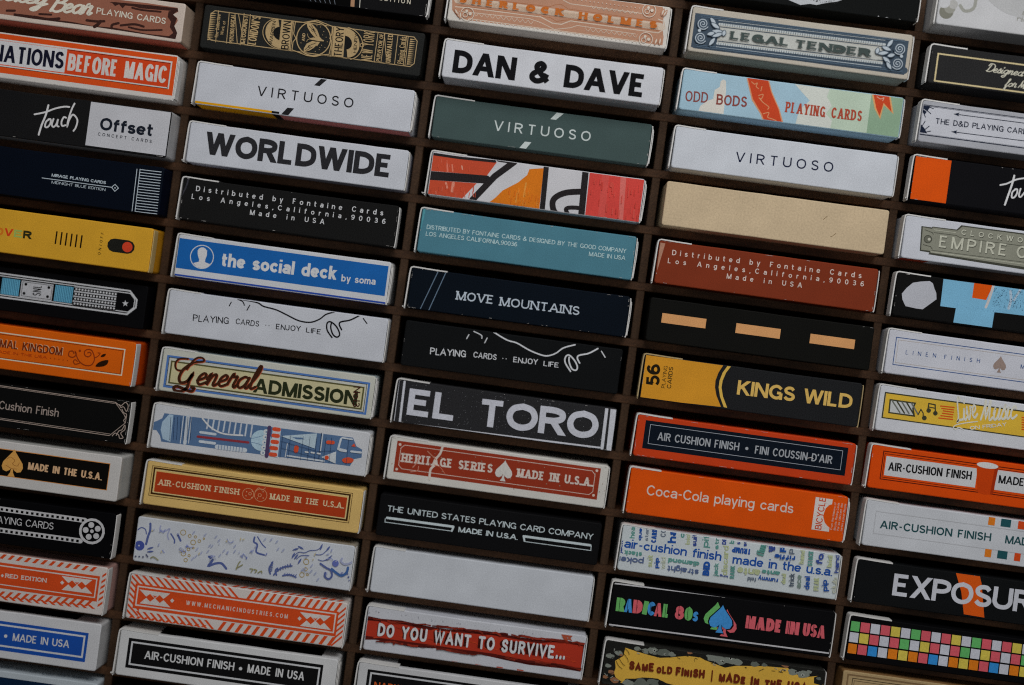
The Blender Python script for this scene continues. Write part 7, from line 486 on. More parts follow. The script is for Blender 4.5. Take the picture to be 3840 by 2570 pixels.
{'x': -50.5,'z': -124.92,'w': 83.92,'h': 16.84,'p': 6,'base': (0.72,0.74,0.802),'label': 'Grey white card box with a bleeding red band and ragged white capitals','el': [('P',0,165,[(-0.89,12.95),(5.32,12.5),(13.17,12.94),(22.05,12.21),(30.86,11.99),(39.45,13.33),(48.2,13.46),(58.8,12.75),(68.4,13.0),(74.35,14.27),(83.41,13.57),(83.31,3.05),(75.84,3.32),(63.65,2.92),(53.93,3.52),(45.07,4.25),(36.39,3.56),(27.53,4.2),(18.86,3.43),(10.0,3.94),(4.68,4.29),(-0.72,3.62)],0),('P',0,166,[(-0.19,11.07),(5.44,11.64),(13.35,11.65),(22.26,10.7),(35.32,11.43),(48.37,12.17),(65.97,11.56),(74.47,13.41),(83.07,12.87),(83.22,4.35),(75.64,4.82),(62.55,4.52),(49.31,5.29),(36.17,5.2),(22.99,5.32),(9.83,5.23),(-0.64,5.3)],0),('L',33,167,0.35,[(22.32,8.95),(23.65,9.07)],1),('L',33,167,0.48,[(60.2,7.03),(61.55,7.71)],1),('L',33,167,0.278,[(13.64,9.9),(14.95,9.81)],1),('L',33,168,0.51,[(72.22,5.32),(73.11,5.56)],1),('L',33,167,0.41,[(45.65,11.0),(46.92,11.62)],1),('L',33,167,0.3,[(25.18,10.85),(27.42,11.59)],1),('L',33,167,0.31,[(14.65,7.66),(16.91,8.39)],1),('L',33,169,0.52,[(13.54,7.19),(15.2,7.85)],1),('L',33,168,0.3,[(55.79,7.97),(57.28,8.36)],1),('L',33,168,0.33,[(71.39,7.81),(72.91,7.43)],1),('L',33,169,0.252,[(51.87,10.46),(53.94,11.02)],1),('L',33,168,0.36,[(3.81,10.28),(6.31,11.03)],1),('L',33,167,0.34,[(3.51,4.97),(5.95,5.57)],1),('L',33,169,0.22,[(29.21,10.77),(30.98,11.38)],1),('L',33,169,0.41,[(73.47,9.33),(75.61,9.45)],1),('L',33,167,0.36,[(76.12,8.21),(78.56,7.9)],1),('L',33,168,0.228,[(42.84,7.34),(44.18,6.93)],1),('L',33,168,0.34,[(37.54,7.45),(39.46,7.98)],1),('L',33,167,0.47,[(56.14,5.2),(57.23,5.53)],1),('L',33,169,0.43,[(60.63,7.25),(63.02,7.06)],1),('L',33,167,0.41,[(50.1,6.81),(51.28,7.29)],1),('L',33,167,0.46,[(79.41,6.66),(80.77,6.55)],1),('L',33,168,0.36,[(64.73,9.19),(66.42,9.44)],1),('L',33,167,0.34,[(8.85,5.85),(9.96,5.41)],1),('L',33,167,0.31,[(27.35,5.83),(29.9,6.25)],1),('L',33,167,0.257,[(43.16,7.76),(45.19,8.32)],1),('L',33,169,0.35,[(38.9,8.81),(41.13,8.42)],1),('L',33,168,0.33,[(47.96,7.65),(48.94,7.14)],1),('L',33,168,0.245,[(23.67,7.49),(26.07,7.27)],1),('L',33,167,0.34,[(27.62,9.96),(29.12,9.52)],1),('L',33,168,0.46,[(35.77,7.06),(37.58,6.68)],1),('L',33,167,0.48,[(20.38,10.17),(21.35,10.45)],1),('L',33,167,0.42,[(41.15,8.57),(42.79,8.32)],1),('L',33,168,0.34,[(11.59,10.16),(13.48,9.78)],1),('L',33,167,0.5,[(48.92,10.19),(49.72,10.8)],1),('L',33,167,0.35,[(13.77,5.89),(14.89,6.07)],1),('L',33,168,0.289,[(7.48,10.33),(9.43,10.63)],1),('L',33,167,0.41,[(64.96,5.54),(67.35,5.46)],1),('L',33,169,0.34,[(45.76,6.89),(47.31,6.7)],1),('L',33,167,0.223,[(66.89,5.77),(67.97,5.66)],1),('T',11,170,'DO YOU WANT TO SURVIVE...','sans',(4.57,6.12,76.91,7.06,4.21),{'bold': 0.1}),('T',2,171,'DO YOU WANT TO SURVIVE...','hand',(4.85,6.33,76.75,7.25,3.99),{'w': 0.27,'sl': 0,'jit': 0.025,'track': 0.2}),('P',34,172,[(74.22,16.22),(78.6,16.18),(77.83,15.41),(78.64,14.22),(77.06,14.65),(76.71,13.95),(75.34,14.41)],0),('D',32,173,(-0.35,13.99,83.27,15.44,40,0.1,0.35,3)),('L',33,174,0.85,[(72.11,13.74),(73.61,13.72),(76.78,13.79)],1),('L',33,175,0.68,[(6.08,3.96),(8.84,4.12),(9.86,4.3)],1),('L',33,175,0.36,[(16.85,4.32),(18.65,4.49),(21.54,4.44)],1),('L',33,175,0.44,[(70.87,4.57),(73.79,4.75),(75.01,4.18)],1),('L',33,176,0.46,[(23.78,4.9),(26.66,5.1),(27.51,4.72)],1),('L',33,177,0.67,[(65.33,4.33),(66.43,4.14),(68.94,4.02)],1),('L',33,176,0.66,[(30.73,12.77),(32.94,12.85),(34.81,13.06)],1),('L',33,174,0.5,[(66.8,13.73),(69.2,13.66),(70.76,13.84)],1),('L',33,175,0.61,[(2.56,12.11),(4.07,12.37),(5.29,11.55)],1),('L',33,176,0.37,[(73.39,13.8),(75.61,14.11),(76.69,13.3)],1),('L',33,176,0.44,[(76.56,4.17),(78.24,4.21),(80.96,3.92)],1),('L',33,174,0.75,[(8.14,12.09),(9.54,11.86),(12.05,11.92)],1),('L',33,177,0.5,[(58.26,13.58),(60.96,13.54),(61.61,13.05)],1),('L',33,177,0.38,[(81.34,14.05),(82.61,13.47),(84.9,13.94)],1),('L',33,175,0.49,[(78.25,4.34),(80.62,4.24),(81.59,4.26)],1),('L',33,177,0.7,[(75.14,4.49),(77.25,4.13),(78.32,4.33)],1),('L',33,176,0.41,[(74.18,13.92),(77.03,13.57),(77.32,13.35)],1),('L',33,175,0.35,[(16.98,4.31),(19.19,4.26),(21.15,4.51)],1),('L',33,176,0.73,[(82.41,13.86),(85.06,13.79),(85.75,13.49)],1),('L',33,176,0.56,[(67.32,13.55),(68.91,13.53),(70.68,13.1)],1),('L',33,175,0.59,[(51.6,4.54),(53.9,4.43),(55.02,4.22)],1),('L',33,174,0.77,[(11.39,4.46),(13.8,4.12),(15.78,4.27)],1),('L',33,174,0.72,[(35.35,13.01),(37.1,13.16),(38.52,12.67)],1),('L',33,176,0.48,[(72.74,13.91),(75.46,13.87),(76.02,13.59)],1),('L',33,175,0.65,[(50.33,13.05),(51.86,13.46),(53.88,13.44)],1),('L',33,177,0.59,[(39.18,12.79),(41.27,13.06),(43.7,12.63)],1),('L',33,176,0.73,[(60.0,13.55),(62.37,13.39),(63.83,12.95)],1),('L',33,176,0.53,[(63.33,4.59),(66.15,4.67),(65.99,4.47)],1),('L',33,175,0.37,[(43.47,4.39),(45.67,4.6),(47.3,4.5)],1),('L',33,174,0.86,[(54.56,4.62),(56.42,4.26),(58.34,4.42)],1),('L',33,175,0.84,[(41.72,12.89),(43.49,12.98),(45.71,12.54)],1),('L',33,174,0.55,[(36.72,4.15),(38.75,4.13),(40.73,4.08)],1),('L',33,177,0.82,[(33.22,4.47),(34.91,4.02),(37.69,4.33)],1),('L',33,177,0.38,[(45.99,13.11),(47.38,12.93),(48.97,13.08)],1),('L',33,177,0.48,[(64.68,4.41),(65.74,4.3),(68.79,4.23)],1),('L',33,177,0.48,[(21.36,4.62),(23.27,4.53),(25.74,4.67)],1),('L',33,177,0.84,[(35.78,4.49),(36.83,4.02),(40.14,4.05)],1),('L',33,176,0.62,[(55.57,13.44),(56.71,13.3),(58.49,12.84)],1),('L',33,175,0.5,[(25.27,12.59),(27.35,12.79),(28.51,12.88)],1),('L',33,174,0.4,[(68.88,13.84),(70.89,13.9),(73.02,14.01)],1),('L',33,175,0.38,[(39.58,4.42),(42.67,4.14),(42.96,4.04)],1),('L',33,177,0.59,[(26.95,12.89),(29.98,12.95),(31.34,12.82)],1),('L',33,177,0.81,[(26.98,12.6),(28.35,12.71),(31.07,13.03)],1),('L',33,175,0.48,[(37.16,13.0),(38.98,12.6),(39.98,12.44)],1),('L',33,174,0.61,[(8.43,4.07),(10.77,4.46),(11.56,3.63)],1),('L',33,175,0.56,[(17.7,12.5),(18.84,12.23),(22.43,12.87)],1),('L',33,174,0.83,[(81.02,13.88),(83.67,13.67),(84.82,13.51)],1),('L',33,175,0.83,[(20.33,4.78),(22.43,4.32),(23.69,4.63)],1),('L',33,175,0.61,[(-0.18,11.94),(1.64,12.26),(3.27,12.31)],1),('L',33,177,0.68,[(40.55,4.29),(41.87,3.92),(43.82,4.58)],1),('L',33,174,0.67,[(81.0,4.29),(82.69,3.99),(84.8,3.96)],1),('L',33,174,0.5,[(60.46,13.55),(62.62,13.32),(63.64,12.84)],1),('L',33,175,0.42,[(77.5,13.77),(79.32,13.57),(80.54,13.61)],1),('L',33,176,0.58,[(78.86,13.65),(80.71,14.17),(81.61,13.23)],1),('L',33,177,0.5,[(4.77,3.83),(7.24,4.1),(7.97,3.84)],1),('L',33,175,0.35,[(54.54,4.54),(57.61,4.45),(58.28,4.61)],1),('L',33,174,0.42,[(66.08,4.16),(68.01,4.49),(69.07,4.44)],1),('L',33,177,0.85,[(28.17,4.22),(30.09,4.49),(32.76,4.22)],1),('L',33,174,0.66,[(54.36,4.56),(57.46,4.13),(58.66,4.65)],1),('L',33,177,0.47,[(10.46,4.44),(11.49,4.11),(14.1,4.41)],1),('L',33,177,0.87,[(58.67,13.49),(59.59,13.56),(62.48,13.44)],1),('L',33,174,0.84,[(64.17,13.38),(65.39,13.28),(66.85,13.52)],1),('L',33,174,0.39,[(67.23,13.52),(69.49,13.56),(71.85,13.46)],1),('L',33,175,0.52,[(58.4,4.23),(60.86,4.21),(61.21,3.97)],1),('L',33,174,0.48,[(30.68,12.81),(32.21,13.01),(33.99,12.54)],1),('L',33,177,0.36,[(53.73,4.57),(54.97,4.57),(57.38,3.99)],1),('L',33,175,0.82,[(15.48,4.33),(16.85,4.22),(19.57,4.59)],1),('L',33,174,0.78,[(31.92,4.38),(33.2,4.21),(35.77,4.2)],1),('L',33,175,0.42,[(83.48,4.29),(84.61,4.51),(86.82,4.39)],1),('L',33,174,0.8,[(65.7,4.4),(68.51,4.66),(69.26,4.42)],1),('L',33,174,0.77,[(48.46,13.16),(49.64,13.39),(51.31,12.68)],1),('L',33,177,0.38,[(65.59,4.34),(67.94,4.16),(70.03,3.96)],1),('L',33,175,0.53,[(74.09,4.49),(76.43,4.63),(78.92,4.03)],1),('L',33,177,0.48,[(83.05,4.49),(84.03,4.24),(86.73,4.3)],1),('L',33,175,0.78,[(40.12,4.57),(42.43,4.77),(43.28,4.59)],1),('L',33,174,0.77,[(16.96,4.28),(18.41,4.05),(20.54,4.24)],1),('L',33,174,0.72,[(59.46,13.54),(60.88,13.57),(63.66,13.37)],1),('L',33,174,0.86,[(70.79,13.82),(73.7,13.84),(74.62,13.84)],1),('L',33,176,0.48,[(20.38,12.54),(22.16,12.74),(24.41,12.68)],1),('L',33,176,0.4,[(2.47,12.18),(4.81,12.21),(5.45,12.24)],1),('L',33,175,0.35,[(43.45,13.02),(44.89,12.73),(47.13,13.13)],1),('L',33,176,0.68,[(41.56,13.12),(42.91,13.25),(44.43,12.5)],1),('L',33,177,0.69,[(71.28,13.84),(73.78,13.69),(75.75,13.9)],1),('L',33,176,0.73,[(68.65,13.39),(69.71,13.75),(71.71,13.74)],1),('L',33,177,0.44,[(33.62,4.32),(36.05,4.34),(37.83,4.72)],1),('L',33,176,0.4,[(11.44,12.45),(12.78,12.21),(15.2,12.69)],1),('L',33,177,0.45,[(78.48,4.56),(81.3,4.2),(83.2,4.49)],1),('L',33,175,0.74,[(61.29,4.29),(63.14,4.19),(65.47,4.34)],1),('L',33,175,0.36,[(22.93,4.68),(25.36,4.84),(26.51,4.68)],1),('L',33,176,0.55,[(67.61,4.59),(69.78,4.55),(71.56,4.63)],1),('L',34,178,0.69,[(34.45,0.13),(36.43,0.06)],0),('L',34,178,0.69,[(43.43,0.21),(45.41,0.14)],0),('L',34,178,0.69,[(51.72,0.45),(53.7,0.38)],0),('L',34,178,0.69,[(59.6,0.51),(61.58,0.44)],0)],'fl': 1.6,'fr': 1,'wear': 3},
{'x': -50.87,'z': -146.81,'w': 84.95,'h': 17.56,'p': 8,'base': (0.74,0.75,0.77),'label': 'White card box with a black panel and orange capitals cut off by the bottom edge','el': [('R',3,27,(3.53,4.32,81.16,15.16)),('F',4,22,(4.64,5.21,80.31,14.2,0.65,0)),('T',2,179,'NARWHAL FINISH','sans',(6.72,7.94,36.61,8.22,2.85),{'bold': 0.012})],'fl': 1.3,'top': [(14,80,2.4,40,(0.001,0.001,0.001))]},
{'x': 37.98,'z': 137.68,'w': 86.11,'h': 12.89,'p': 13,'base': (0.007,0.008,0.008),'label': 'Black card box with a white chalky sketch,cut by the top edge','el': [('P',0,180,[(33.41,3.33),(40.11,1.42),(42.34,0.85),(45.65,1.72),(48.24,1.63),(51.51,2.79),(55.65,3.89),(59.26,5.66),(59.43,7.62),(42.4,6.67)],0),('D',0,181,(36.25,2.84,55.79,4.57,60,0.1,0.4,4)),('L',35,182,0.214,[(27.48,-0.37),(40.36,-0.4),(40.75,-0.09),(41.22,-0.37),(64.82,-0.49),(83.22,-0.43)],0),('P',34,183,[(66.52,-0.39),(67.3,0.14),(69.01,0.19),(69.71,-0.27)],0),('P',34,183,[(70.76,-0.13),(71.6,0.62),(72.78,-0.17)],0),('P',34,183,[(73.53,0.02),(74.53,0.49),(76.71,0.22),(77.0,-0.3),(73.6,-0.49)],0)],'fr': 1,'wear': 10},
